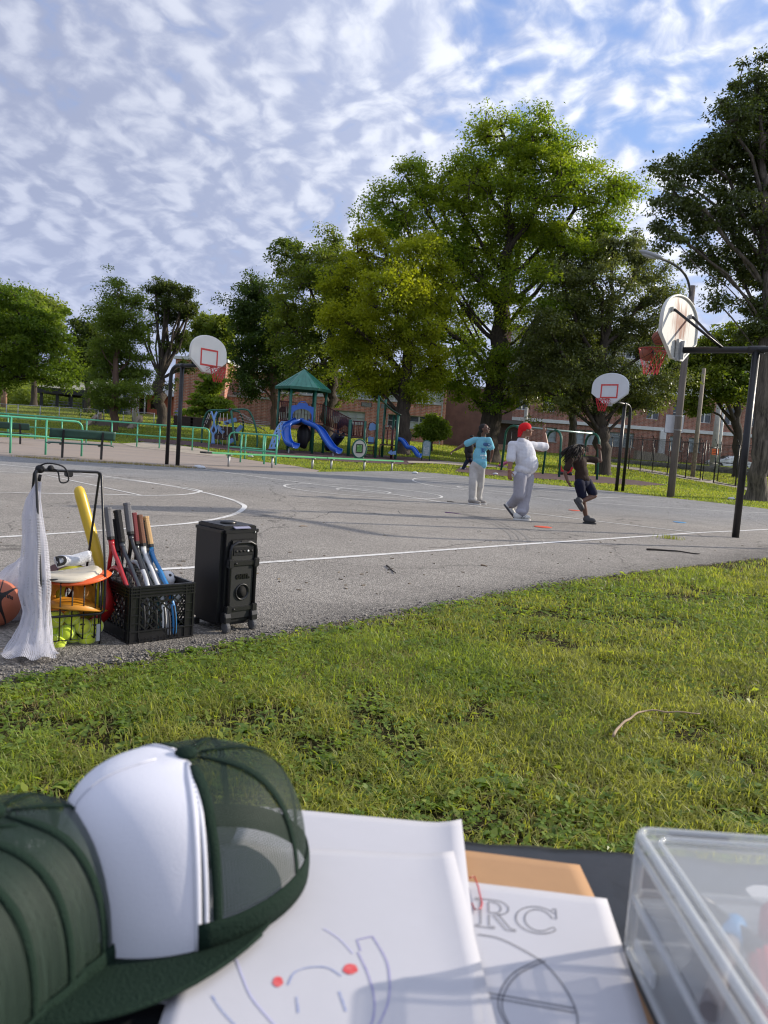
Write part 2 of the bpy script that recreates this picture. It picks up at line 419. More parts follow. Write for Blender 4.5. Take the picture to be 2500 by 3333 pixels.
build_ground()
def drape(name, poly, dz, m, parent=None, res=1.0):
 bm = bmesh.new(); vs = [bm.verts.new((x, y, 0)) for x, y in poly]; bm.faces.new(vs)
 bmesh.ops.triangulate(bm, faces=bm.faces)
 for _ in range(7):
  ed = [e for e in bm.edges if e.calc_length() > res * 2]
  if not ed: break
  bmesh.ops.subdivide_edges(bm, edges=ed, cuts=1); bmesh.ops.triangulate(bm, faces=[f for f in bm.faces if len(f.verts) > 3])
 for v in bm.verts: v.co.z = tz(v.co.x, v.co.y) + dz
 bmesh.ops.recalc_face_normals(bm, faces=bm.faces)
 if sum(f.normal.z for f in bm.faces) < 0: bmesh.ops.reverse_faces(bm, faces=bm.faces)
 me = bpy.data.meshes.new(name); bm.to_mesh(me); bm.free()
 return link(name, me, m, parent)
def asphalt_material():
 m = mat('asphalt', (.13, .125, .118), .88, spec=.35); N, L, b = nodes_of(m); tc = N.new('ShaderNodeTexCoord')
 def noise(s, d, r=.6):
  n = N.new('ShaderNodeTexNoise'); n.inputs['Scale'].default_value = s; n.inputs['Detail'].default_value = d; n.inputs['Roughness'].default_value = r
  L.new(tc.outputs['Object'], n.inputs['Vector']); return n.outputs['Fac']
 def mr(f, lo, hi, a, c):
  r = N.new('ShaderNodeMapRange'); L.new(f, r.inputs[0])
  for i, q in enumerate((lo, hi, a, c)): r.inputs[i + 1].default_value = q
  return r.outputs[0]
 def mul(a, c, bl='MULTIPLY', f=1.0):
  x = N.new('ShaderNodeMix'); x.data_type = 'RGBA'; x.blend_type = bl
  if isinstance(f, (int, float)): x.inputs[0].default_value = f
  else: L.new(f, x.inputs[0])
  for i, q in ((6, a), (7, c)):
   if isinstance(q, tuple): x.inputs[i].default_value = q + (1,)
   else: L.new(q, x.inputs[i])
  return x.outputs[2]
 sp = N.new('ShaderNodeSeparateXYZ'); L.new(tc.outputs['Object'], sp.inputs[0])
 nb = noise(.35, 4)
 # the far strip is bluer and slightly darker
 far = N.new('ShaderNodeMath'); far.operation = 'MULTIPLY_ADD'; L.new(nb, far.inputs[0]); far.inputs[1].default_value = 3.0; L.new(sp.outputs[1], far.inputs[2])
 base = mul((.295, .272, .242), (.25, .248, .244), 'MIX', mr(far.outputs[0], 15.5, 19, 0, 1))
 v = N.new('ShaderNodeTexVoronoi'); v.inputs['Scale'].default_value = 120; L.new(tc.outputs['Object'], v.inputs['Vector'])
 agg = N.new('ShaderNodeSeparateColor'); L.new(v.outputs['Color'], agg.inputs[0])
 c1 = mul(base, mr(agg.outputs[0], 0, 1, .58, 1.42))
 v2 = noise(48, 5, .75)
 c2 = mul(c1, mr(v2, .33, .67, .62, 1.35))
 c3 = mul(c2, mr(noise(.9, 6, .7), .3, .7, .86, 1.12))
 c4 = mul(c3, mr(noise(.16, 3), .35, .65, .90, 1.10))
 ve = N.new('ShaderNodeTexVoronoi'); ve.feature = 'DISTANCE_TO_EDGE'; ve.inputs['Scale'].default_value = .22
 wv = N.new('ShaderNodeVectorMath'); wv.operation = 'MULTIPLY_ADD'
 wn = N.new('ShaderNodeTexNoise'); wn.inputs['Scale'].default_value = .8; wn.inputs['Detail'].default_value = 6; L.new(tc.outputs['Object'], wn.inputs['Vector'])
 L.new(wn.outputs['Color'], wv.inputs[0]); wv.inputs[1].default_value = (2.2, 2.2, 0); L.new(tc.outputs['Object'], wv.inputs[2]); L.new(wv.outputs[0], ve.inputs['Vector'])
 crack = mr(ve.outputs['Distance'], .0012, .004, .55, 1)
 c5 = mul(c4, crack)
 # the ravelled border by the lawn: binder worn off, coarse dark stone
 dt = N.new('ShaderNodeVectorMath'); dt.operation = 'DOT_PRODUCT'; L.new(tc.outputs['Object'], dt.inputs[0]); dt.inputs[1].default_value = (-.72, .69, 0)
 dn = N.new('ShaderNodeMath'); dn.operation = 'MULTIPLY_ADD'; L.new(noise(3, 5, .7), dn.inputs[0]); dn.inputs[1].default_value = .7; L.new(dt.outputs['Value'], dn.inputs[2])
 v3 = N.new('ShaderNodeTexVoronoi'); v3.inputs['Scale'].default_value = 65; L.new(tc.outputs['Object'], v3.inputs['Vector']); a3 = N.new('ShaderNodeSeparateColor'); L.new(v3.outputs['Color'], a3.inputs[0])
 rough_ = mul(mul(c5, mr(a3.outputs[1], 0, 1, .25, 1.25)), mr(v3.outputs['Distance'], .25, .55, 1, .35))
 c5 = mul(rough_, c5, 'MIX', mr(dn.outputs[0], 3.45, 4.25, .12, 1))
 L.new(c5, b.inputs['Base Color'])
 bp = N.new('ShaderNodeBump'); bp.inputs['Strength'].default_value = .9; bp.inputs['Distance'].default_value = .008
 hs = N.new('ShaderNodeMath'); hs.operation = 'ADD'; L.new(v.outputs['Distance'], hs.inputs[0]); L.new(v2, hs.inputs[1])
 L.new(hs.outputs[0], bp.inputs['Height']); L.new(bp.outputs[0], b.inputs['Normal'])
 return m
ASPH = asphalt_material()
NEAR_EDGE = [(-6.5, .2), (-3.2, 1.55), (-1.9, 2.62), (-1.50, 3.0), (-1.36, 3.22), (-1.15, 3.42), (-.93, 3.62), (-.67, 3.93), (-.39, 4.28), (-.05, 4.64), (.27, 5.02), (.6, 5.42), (1.05, 5.98), (1.49, 6.50), (2.05, 7.06), (2.67, 7.66), (3.7, 8.6), (4.93, 9.72), (7.5, 11.9), (13, 16.2)]
def wob(poly, a, n):
 out = []
 for (x0, y0), (x1, y1) in zip(poly[:-1], poly[1:]):
  for k in range(n):
   t = k / n; x, y = x0 + (x1 - x0) * t, y0 + (y1 - y0) * t
   q = mnoise.noise(Vector((x * 5, y * 5, 3))) * a + mnoise.noise(Vector((x * 17, y * 17, 5))) * a * .5
   out.append((x + q * .7, y - q * .7))
 return out + [poly[-1]]
NE = wob(NEAR_EDGE, .05, 14)
FAR_EDGE = [gp(*p) for p in [(2620, 1674), (2500, 1658), (2350, 1640), (2187, 1622), (2080, 1610), (2000, 1601), (1850, 1585), (1690, 1569), (1524, 1552), (1420, 1541), (1300, 1534), (1150, 1536), (1025, 1537), (870, 1535), (700, 1529), (570, 1521), (420, 1512), (152, 1496), (0, 1486), (-900, 1424)]]
COURT_POLY = NE + FAR_EDGE
def asphalt():
 bm = bmesh.new(); vs = [bm.verts.new((x, y, .014)) for x, y in COURT_POLY]; f = bm.faces.new(vs)
 r = bmesh.ops.extrude_face_region(bm, geom=[f]);
 for v in r['geom']:
  if isinstance(v, bmesh.types.BMVert): v.co.z = -.05
 bmesh.ops.recalc_face_normals(bm, faces=bm.faces)
 bmesh.ops.triangulate(bm, faces=bm.faces)
 me = bpy.data.meshes.new('asphalt_court'); bm.to_mesh(me); bm.free()
 return struct(link('asphalt_court', me, ASPH))
court = asphalt()
concrete = mat('concrete', (.36, .31, .25), .9, var=.22, vscale=1.4, bump=.4, bscale=60, detail=8)
tan_paving = mat('worn_paving', (.33, .265, .215), .92, col2=(.25, .215, .19), vscale=.7, bump=.4, bscale=50, detail=8, vstretch=(.5, 1.4, 1))
rubber = mat('rubber_surface', (.085, .045, .045), .9, var=.25, vscale=2, bump=.5, bscale=80)
pav = [gp(*p) for p in [(-900, 1427), (0, 1489), (152, 1499), (420, 1515), (570, 1524), (700, 1532), (870, 1538), (1025, 1540)]] + \
      [gp(1040, 1532)] + [gt(*p) for p in [(960, 1517), (850, 1503), (690, 1477), (560, 1452), (420, 1446), (365, 1442), (203, 1432), (0, 1423), (-700, 1380)]]
struct(drape('paved_apron', pav, .008, tan_paving, res=1.5))
slab = [gt(*p) for p in [(395, 1445), (470, 1440), (560, 1447), (640, 1459), (700, 1472), (760, 1483), (700, 1486), (560, 1470), (440, 1456)]]
struct(drape('concrete_path', slab, .016, concrete, res=1.5))
rub1 = [gt(*p) for p in [(440, 1428), (600, 1436), (743, 1450), (856, 1462), (1061, 1474), (1250, 1484), (1340, 1490), (1470, 1503), (1475, 1509), (1360, 1508), (1327, 1514), (1150, 1506), (1000, 1496), (870, 1484), (743, 1466), (600, 1450), (440, 1437)]]
struct(drape('rubber_play_surface', rub1, .03, rubber, res=1.2))
rub2 = [gt(*p) for p in [(1500, 1521), (1586, 1529), (1767, 1541), (1965, 1553), (2080, 1566), (2172, 1580), (2090, 1583), (1965, 1575), (1759, 1560), (1586, 1548), (1480, 1536)]]
struct(drape('rubber_play_surface', rub2, .03, rubber, res=1.2))
pth = [gt(*p) for p in [(1900, 1506), (1958, 1508), (2080, 1524), (2180, 1541), (2290, 1560), (2400, 1581), (2560, 1612), (2560, 1622), (2400, 1590), (2290, 1571), (2180, 1552), (2080, 1535), (1958, 1516), (1900, 1511)]]
struct(drape('concrete_path', pth, .03, concrete, res=1.2))
pth2 = [gt(*p) for p in [(1325, 1503), (1450, 1504), (1540, 1510), (1650, 1519), (1650, 1525), (1530, 1520), (1440, 1512), (1330, 1509)]]
struct(drape('concrete_path', pth2, .045, concrete, res=1.2))

# ---- painted lines
def paint_material():
 m = mat('line_paint', (.75, .74, .70), .8, spec=.3); N, L, b = nodes_of(m); tc = N.new('ShaderNodeTexCoord')
 n = N.new('ShaderNodeTexNoise'); n.inputs['Scale'].default_value = 30; n.inputs['Detail'].default_value = 6; n.inputs['Roughness'].default_value = .8; L.new(tc.outputs['Object'], n.inputs['Vector'])
 n2 = N.new('ShaderNodeTexNoise'); n2.inputs['Scale'].default_value = .8; n2.inputs['Detail'].default_value = 3; L.new(tc.outputs['Object'], n2.inputs['Vector'])
 ad = N.new('ShaderNodeMath'); ad.operation = 'MULTIPLY_ADD'; L.new(n2.outputs['Fac'], ad.inputs[0]); ad.inputs[1].default_value = .5; L.new(n.outputs['Fac'], ad.inputs[2])
 r = N.new('ShaderNodeMapRange'); r.inputs[1].default_value = .74; r.inputs[2].default_value = .95; L.new(ad.outputs[0], r.inputs[0])
 x = N.new('ShaderNodeMix'); x.data_type = 'RGBA'; L.new(r.outputs[0], x.inputs[0]); x.inputs[6].default_value = (.70, .69, .66, 1); x.inputs[7].default_value = (.22, .205, .18, 1)
 L.new(x.outputs[2], b.inputs['Base Color'])
 return m
PAINT = paint_material()
def smooth_pts(P, n=6, closed=False):
 P = [np.array(p, float) for p in P]; out = []
 m = len(P)
 for i in range(m if closed else m - 1):
  g = (lambda k: P[k % m]) if closed else (lambda k: P[min(max(k, 0), m - 1)])
  a, b, c_, d = g(i - 1), g(i), g(i + 1), g(i + 2)
  for k in range(n):
   t = k / n
   out.append(.5 * ((2 * b) + (-a + c_) * t + (2 * a - 5 * b + 4 * c_ - d) * t * t + (-a + 3 * b - 3 * c_ + d) * t ** 3))
 if not closed: out.append(P[-1])
 return out
def ribbon(name, pts, wd, z, m, parent, closed=False):
 P = [np.array(p[:2], float) for p in pts]; n = len(P); V = []; F = []
 for i in range(n):
  a, b = (P[(i - 1) % n], P[(i + 1) % n]) if closed else (P[max(i - 1, 0)], P[min(i + 1, n - 1)])
  t = unit(b - a); nn = np.array([-t[1], t[0]]) * wd / 2
  V += [(*(P[i] + nn), z), (*(P[i] - nn), z)]
 for i in range(n if closed else n - 1):
  j = (i + 1) % n; F.append((2 * i, 2 * i + 1, 2 * j + 1, 2 * j))
 mb = MB(); mb.add(V, F); return mb.build(name, m, parent)
LW = .05
def line_px(pts, wd=LW, z=.0185, curve=False, closed=False):
 g = [gp(*p) for p in pts]
 if curve: g = smooth_pts(g, 6, closed)
 return ribbon('court_line', g, wd, z, PAINT, court, closed)
line_px([(-250, 1480), (0, 1513.5), (127, 1526), (336, 1552), (474, 1571), (640, 1601), (736, 1624), (783, 1642), (795, 1656), (754, 1681), (640, 1704.5), (488, 1719), (347, 1731), (85, 1749), (0, 1754), (-250, 1768)], .075, .0185, True)
line_px([(-200, 1531), (0, 1538.6), (127, 1544), (332, 1557), (430, 1567), (520, 1579), (610, 1591), (645, 1598), (652, 1603), (617, 1611), (559, 1615), (459, 1616), (347, 1612.6), (0, 1607.3), (-250, 1604)], .072, .0190, True)
line_px([(154, 1550), (459, 1615.7)], .05, .0195)
line_px([(330, 1876), (521, 1860), (629, 1854), (835, 1839), (1200, 1813), (1733, 1774), (2140, 1746.5), (2258, 1738), (2383, 1732), (2500, 1726), (2700, 1717)], .075, .0185, True)
line_px([(643, 1527), (972, 1571.7), (1113, 1590), (1300, 1614), (1435, 1637), (1529, 1648), (1639, 1662), (1905, 1695), (2258, 1736.5)], .07, .0188)
line_px([(2700, 1692), (2500, 1672), (2375, 1667), (1905, 1637), (1749, 1620.5), (1686, 1615), (1580, 1605), (1524, 1598), (1420, 1584.7), (1372, 1575), (1345, 1566), (1352, 1559), (1396, 1555), (1460, 1554.5), (1560, 1558)], .06, .0185, True)
line_px([(1750, 1617), (1600, 1599), (1530, 1594), (1497, 1589), (1490, 1586), (1524, 1585), (1600, 1588), (1780, 1601), (2100, 1630)], .05, .0190, True)
line_px([(1905, 1625), (2030, 1619.5), (2110, 1619)], .05, .0193)
# centre circles are ellipses on the ground: centre between their tips
def circle_px(pts):
 G = np.array([gp(*p) for p in pts]); c0 = G.mean(0)
 A = np.stack([G[:, 0], G[:, 1], np.ones(len(G))], 1); s_, *_ = np.linalg.lstsq(A, (G ** 2).sum(1), rcond=None)
 return (s_[0] / 2, s_[1] / 2), math.sqrt(max(.1, s_[2] + (s_[0] / 2) ** 2 + (s_[1] / 2) ** 2))
def circ(c, r, n=64): return [(c[0] + r * math.cos(2 * math.pi * k / n), c[1] + r * math.sin(2 * math.pi * k / n)) for k in range(n)]
_c, _r = circle_px([(917, 1583), (979, 1575.6), (1278, 1595), (1404, 1609), (1443, 1621), (1427, 1627), (1200, 1619), (1019, 1600)])
ribbon('court_line', circ(_c, _r), .055, .0193, PAINT, court, True)
ribbon('court_line', circ(_c, _r * .34), .05, .0193, PAINT, court, True)
tyre = mat('tyre_mark', (.17, .16, .145), .9, col2=(.26, .24, .215), vscale=9, detail=6)
for off in (0, .10, .2):
 ribbon('tyre_mark', smooth_pts([(x + off, y) for x, y in [gp(*p) for p in [(1450, 1668), (1560, 1690), (1630, 1722), (1668, 1755), (1660, 1790)]]], 6), .045, .0165, tyre, court)
crk = mat('crack_fill', (.06, .055, .05), .95)
for k, (x0, y0, a0, L_) in enumerate(((-3.5, 9, .2, 5), (.5, 8.2, .9, 3.5), (3.2, 10.5, 2.3, 4), (-1.5, 13.5, .1, 6), (5.5, 17, 2.8, 6), (-6, 15.5, .3, 5))):
 rc_ = random.Random(k); P = [(x0, y0)]; a = a0
 for i in range(int(L_ * 6)):
  a += rc_.uniform(-.55, .55) - (a - a0) * .15; P.append((P[-1][0] + .17 * math.cos(a), P[-1][1] + .17 * math.sin(a)))
 ribbon('crack', P, .011, .0155, crk, court)
 j = len(P) // 2; B_ = [P[j]]; a = a0 + 1.1
 for i in range(7): a += rc_.uniform(-.5, .5); B_.append((B_[-1][0] + .14 * math.cos(a), B_[-1][1] + .14 * math.sin(a)))
 ribbon('crack', B_, .007, .0157, crk, court)

# ================================================================== buildings beyond the lawn
def brick_material(name, c1, c2, mortar, sc=1.0, patch=None):
 m = mat(name, c1, .9, spec=.2); N, L, b = nodes_of(m); tc = N.new('ShaderNodeTexCoord')
 sp = N.new('ShaderNodeSeparateXYZ'); L.new(tc.outputs['Object'], sp.inputs[0])
 ad = N.new('ShaderNodeMath'); ad.operation = 'ADD'; L.new(sp.outputs[0], ad.inputs[0]); L.new(sp.outputs[1], ad.inputs[1])
 cb = N.new('ShaderNodeCombineXYZ'); L.new(ad.outputs[0], cb.inputs[0]); L.new(sp.outputs[2], cb.inputs[1])
 br = N.new('ShaderNodeTexBrick'); L.new(cb.outputs[0], br.inputs['Vector']); br.inputs['Scale'].default_value = sc
 br.inputs['Color1'].default_value = c1 + (1,); br.inputs['Color2'].default_value = c2 + (1,); br.inputs['Mortar'].default_value = mortar + (1,)
 br.inputs['Brick Width'].default_value = .42; br.inputs['Row Height'].default_value = .15; br.inputs['Mortar Size'].default_value = .018; br.inputs['Bias'].default_value = -.1
 n = N.new('ShaderNodeTexNoise'); n.inputs['Scale'].default_value = .35; n.inputs['Detail'].default_value = 7; n.inputs['Roughness'].default_value = .7; L.new(cb.outputs[0], n.inputs['Vector'])
 r = N.new('ShaderNodeMapRange'); r.inputs[1].default_value = .3; r.inputs[2].default_value = .7; r.inputs[3].default_value = .72; r.inputs[4].default_value = 1.25; L.new(n.outputs['Fac'], r.inputs[0])
 x = N.new('ShaderNodeMix'); x.data_type = 'RGBA'; x.blend_type = 'MULTIPLY'; x.inputs[0].default_value = 1; L.new(br.outputs['Color'], x.inputs[6]); L.new(r.outputs[0], x.inputs[7])
 # faint vertical bands of darker headers
 wv = N.new('ShaderNodeTexWave'); wv.inputs['Scale'].default_value = .55; wv.inputs['Distortion'].default_value = .6; L.new(cb.outputs[0], wv.inputs['Vector'])
 r2 = N.new('ShaderNodeMapRange'); r2.inputs[3].default_value = .82; r2.inputs[4].default_value = 1.1; L.new(wv.outputs['Fac'], r2.inputs[0])
 x2 = N.new('ShaderNodeMix'); x2.data_type = 'RGBA'; x2.blend_type = 'MULTIPLY'; x2.inputs[0].default_value = 1; L.new(x.outputs[2], x2.inputs[6]); L.new(r2.outputs[0], x2.inputs[7])
 L.new(x2.outputs[2], b.inputs['Base Color']); return m
BRICK = brick_material('brick_red', (.52, .20, .13), (.37, .14, .095), (.50, .40, .34))
BRICK2 = brick_material('brick_brown', (.38, .165, .115), (.27, .12, .085), (.38, .30, .25))
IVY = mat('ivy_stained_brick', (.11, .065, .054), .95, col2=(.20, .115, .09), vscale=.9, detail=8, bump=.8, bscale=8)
white_trim = mat('white_trim', (.66, .67, .66), .6, var=.1, vscale=3)
grey_trim = mat('grey_trim', (.40, .42, .42), .7, var=.15, vscale=3)
blind = mat('window_blind', (.42, .46, .44), .35, var=.14, vscale=1.5, spec=.6)
glass_dark = mat('dark_glass', (.035, .045, .05), .12, var=.3, vscale=2, spec=.8)
glass_blue = mat('pale_glass', (.30, .36, .38), .25, var=.25, vscale=1.2, spec=.7)
roof_grey = mat('roof_grey', (.30, .31, .31), .8, var=.2, vscale=2)
door_brown = mat('door_brown', (.05, .03, .022), .6, var=.2)
def wbox(mb, x0, x1, y0, y1, z0, z1): return mb.box(((x0 + x1) / 2, (y0 + y1) / 2, (z0 + z1) / 2), (x1 - x0, y1 - y0, z1 - z0))
def wall_with_holes(x0, x1, z0, z1, yf, yb, holes):
 """front wall as blocks round its openings (openings given as x0,x1,z0,z1)"""
 xs = sorted({x0, x1} | {h[0] for h in holes} | {h[1] for h in holes}); zs = sorted({z0, z1} | {h[2] for h in holes} | {h[3] for h in holes})
 V = {}; vs = []; fs = []
 def vid(p):
  if p not in V: V[p] = len(vs); vs.append(p)
  return V[p]
 inside = lambda i, j: (0 <= i < len(xs) - 1 and 0 <= j < len(zs) - 1 and not any(h[0] <= xs[i] and xs[i + 1] <= h[1] and h[2] <= zs[j] and zs[j + 1] <= h[3] for h in holes))
 for i in range(len(xs) - 1):
  for j in range(len(zs) - 1):
   if not inside(i, j): continue
   a, b, c_, d = xs[i], xs[i + 1], zs[j], zs[j + 1]
   fs.append([vid((a, yf, c_)), vid((b, yf, c_)), vid((b, yf, d)), vid((a, yf, d))])
   for di, dj, q in ((-1, 0, ((a, yf, d), (a, yb, d), (a, yb, c_), (a, yf, c_))), (1, 0, ((b, yf, c_), (b, yb, c_), (b, yb, d), (b, yf, d))),
                              (0, -1, ((a, yf, c_), (a, yb, c_), (b, yb, c_), (b, yf, c_))), (0, 1, ((b, yf, d), (b, yb, d), (a, yb, d), (a, yf, d)))):
    if not inside(i + di, j + dj): fs.append([vid(p) for p in q])
 mb = MB(); mb.add(vs, fs); return mb
def window(parent, x0, x1, z0, z1, y, panes, rows, frame_m, pane_m, depth=.18, fr=.07, sill=True):
 mb = MB(); yb = y + depth
 wbox(mb, x0, x0 + fr, yb - .06, yb + .02, z0, z1); wbox(mb, x1 - fr, x1, yb - .06, yb + .02, z0, z1)
 wbox(mb, x0 + fr, x1 - fr, yb - .06, yb + .02, z0, z0 + fr); wbox(mb, x0 + fr, x1 - fr, yb - .06, yb + .02, z1 - fr, z1)
 wd = (x1 - x0 - 2 * fr) / panes
 for k in range(1, panes): xx = x0 + fr + k * wd; wbox(mb, xx - .07, xx + .07, yb - .065, yb + .015, z0 + fr, z1 - fr)
 for j in range(1, rows): zz = z0 + (z1 - z0) * j / rows; wbox(mb, x0 + fr, x1 - fr, yb - .05, yb + .01, zz - .035, zz + .035)
 w_ = mb.build('window', frame_m, parent, True)
 for k in range(panes):
  for j in range(rows):
   a = x0 + fr + k * wd + (.07 if k else 0); b_ = x0 + fr + (k + 1) * wd - (.07 if k < panes - 1 else 0)
   c0 = z0 + (z1 - z0) * j / rows + (.036 if j else fr); c1 = z0 + (z1 - z0) * (j + 1) / rows - (.036 if j < rows - 1 else fr)
   pm = pane_m[(k * 7 + j * 3) % len(pane_m)] if isinstance(pane_m, (list, tuple)) else pane_m
   q = MB(); wbox(q, a, b_, yb + .005, yb + .03, c0, c1); o0 = parent['_o']; q.v = [(x - o0[0], yy - o0[1], z - o0[2]) for x, yy, z in q.v]
   q.build('pane', pm, w_)
 if sill:
  q = MB(); wbox(q, x0 - .08, x1 + .08, y - .08, y + depth - .07, z0 - .1, z0 - .002); o0 = parent['_o']; q.v = [(x - o0[0], yy - o0[1], z - o0[2]) for x, yy, z in q.v]
  q.build('sill', grey_trim, w_)
 return w_

# --- two-storey brick school in the middle
def school():
 Y = 80.0; ev = thing('brick_school', 'two storey red brick school with bands of pale windows behind the playground', 'building', (-5, Y, 1.3))
 X = lambda px, py: at(px, py, Y).x
 Z = lambda px, py: at(px, py, Y).z
 xr, xl = 5.6, -13.2; zt = Z(1420, 1252); zb = .6
 z2a, z2b = Z(1400, 1314), Z(1400, 1272); z1a, z1b = Z(1140, 1378), Z(1140, 1338)
 H2 = [(X(1354, 1290), X(1440, 1290)), (X(1262, 1290), X(1345, 1290)), (X(1150, 1280), X(1235, 1285)), (X(1070, 1280), X(1140, 1285)), (X(975, 1280), X(1060, 1280)), (X(880, 1280), X(960, 1280)), (X(775, 1280), X(862, 1280))]
 H1 = [(X(1262, 1365), X(1400, 1370)), (X(1076, 1355), X(1188, 1362)), (X(905, 1345), X(1010, 1350)), (X(764, 1330), X(885, 1345))]
 holes = [(a, b, z2a, z2b) for a, b in H2] + [(a, b, z1a, z1b) for a, b in H1]
 wall_with_holes(xl, xr, zb, zt, Y, Y + .35, holes).build('wall', BRICK, ev, True)
 mb = MB(); wbox(mb, xl, xr - .36, Y + 11.6, Y + 12, zb, zt); wbox(mb, xr - .35, xr, Y + .352, Y + 12, zb, zt); wbox(mb, xl, xl + .35, Y + .352, Y + 11.59, zb, zt); mb.build('wall', BRICK, ev, True)
 mb = MB(); wbox(mb, xl - .4, xr + .5, Y - .5, Y + 12.4, zt + .003, zt + .32); mb.build('roof', white_trim, ev, True)
 for k in range(3):
  mb = MB(); wbox(mb, 2.0 + k * 1.1, 2.6 + k * 1.1, Y + 2, Y + 2.7, zt + .33, zt + .75); mb.build('roof_vent', roof_grey, ev, True)
 for k, (a, b) in enumerate(H2): window(ev, a, b, z2a, z2b, Y, 4 if b - a > 2.4 else 3, 2, white_trim, [blind, blind, blind, glass_blue])
 for k, (a, b) in enumerate(H1): window(ev, a, b, z1a, z1b, Y, 4, 2, grey_trim, [glass_dark, glass_dark, blind, glass_dark] if k == 0 else [blind, blind, blind, glass_dark])
 for (px, py) in [(1193, 1317), (1257, 1322), (770, 1283)]:
  c_ = at(px, py, Y); mb = MB(); wbox(mb, c_.x - .55, c_.x + .55, Y - .03, Y - .003, c_.z - .22, c_.z + .22)
  v_ = mb.build('wall_vent', door_brown, ev, True)
  for j in range(5):
   q = MB(); wbox(q, c_.x - .5, c_.x + .5, Y - .05, Y - .034, c_.z - .19 + j * .085, c_.z - .15 + j * .085); o0 = ev['_o']; q.v = [(x - o0[0], yy - o0[1], z - o0[2]) for x, yy, z in q.v]; q.build('slat', grey_trim, v_)
 mb = MB(); wbox(mb, 5.15, 5.25, Y - .1, Y - .003, zb, zt); mb.build('downpipe', grey_trim, ev, True)
 # the taller, windowless block on the left
 ev2 = thing('gymnasium', 'tall windowless red brick block rising behind the left basketball hoop', 'building', (-17, 76, 1.2))
 z3 = at(600, 1170, 76).z; x0, x1 = at(566, 1300, 76).x, at(770, 1300, 76).x
 hz0, hz1 = at(590, 1330, 76).z, at(590, 1288, 76).z; hx0, hx1 = at(580, 1310, 76).x, at(592, 1310, 76).x
 wall_with_holes(x0, x1 - 1.2, .6, z3, 76, 76.35, [(hx0, hx1, hz0, hz1)]).build('wall', BRICK, ev2, True)
 mb = MB(); wbox(mb, x0, x0 + .35, 76.352, 92, .6, z3); wbox(mb, x1 - 1.55, x1 - 1.2, 76.352, 92, .6, z3); wbox(mb, x0 + .352, x1 - 1.553, 91.6, 92, .6, z3); mb.build('wall', BRICK, ev2, True)
 mb = MB(); wbox(mb, x0 - .2, x1 - 1.0, 75.8, 92.2, z3 + .003, z3 + .3); mb.build('roof', white_trim, ev2, True)
 window(ev2, hx0, hx1, hz0, hz1, 76, 1, 2, white_trim, glass_dark)
 c_ = at(580, 1344, 76); mb = MB(); wbox(mb, c_.x - .25, c_.x + .25, 75.85, 75.997, c_.z - .25, c_.z + .25); p_ = mb.build('notice_box', mat('notice_blue', (.25, .25, .5), .5), ev2, True)
 # low link with a slatted louvre
 ev3 = thing('low_link_block', 'single storey brick link between the tall block and the school', 'building', (x1 - .6, 77.5, 1.2))
 zl = at(690, 1287, 77.5).z
 mb = MB(); wbox(mb, x1 - 1.19, xl + 0.9, 77.5, 79.99, .6, zl); mb.build('wall', BRICK2, ev3, True)
 mb = MB(); wbox(mb, x1 - 1.3, xl + 1.0, 77.4, 79.95, zl + .003, zl + .2); mb.build('roof', roof_grey, ev3, True)
 # ivy-stained wing between the two schools
 ev4 = thing('stained_wing', 'dark ivy stained brick wall set back beside the big oak trunk', 'building', (8.6, 86, 1.0))
 zt2 = at(1520, 1262, 86).z; xa = 5.62; xb = 13.4
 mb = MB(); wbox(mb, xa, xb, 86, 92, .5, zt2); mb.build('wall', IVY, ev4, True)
 mb = MB(); wbox(mb, xa, xb + .1, 85.9, 92.1, zt2 + .003, zt2 + .25); mb.build('roof', roof_grey, ev4, True)
 x0, x1 = at(1608, 1420, 86).x, at(1700, 1430, 86).x; z0, z1 = at(1650, 1448, 86).z, at(1650, 1380, 86).z
 mb = MB(); wbox(mb, x0, x1, 85.4, 85.997, z0, z1); mb.build('entrance', door_brown, ev4, True)
 mb = MB(); wbox(mb, x0 - .3, x1 + .3, 84.4, 85.997, z1 + .003, z1 + .35); mb.build('canopy', mat('canopy_grey', (.12, .115, .11), .8), ev4, True)
 for k in range(4):
  mb = MB(); wbox(mb, x0, x1, 83.6 + k * .45, 84.05 + k * .45 if k < 3 else 85.39, .6, z0 - .45 + k * .15); mb.build('step', mat('step_tan', (.38, .26, .18), .9, var=.15), ev4, True)
 for xx in (x0 - .15, x1 + .15):
  mb = MB(); mb.tube([(xx, 83.5, z0 + .35), (xx, 85.3, z0 + .95)], .03); mb.tube([(xx, 83.5, z0 - .5), (xx, 83.5, z0 + .37)], .03); mb.tube([(xx, 85.3, z0), (xx, 85.3, z0 + .96)], .03); mb.build('handrail', mat('rail_tan', (.45, .38, .30), .6), ev4, True)
  mb = MB(); mb.bar((xx + .18 * (1 if xx > x0 else -1), 83.3, z0 - .35), (xx + .18 * (1 if xx > x0 else -1), 85.35, z0 - .05), .25, .5); mb.build('cheek_wall', mat('step_tan', (.38, .26, .18)), ev4, True)
school()

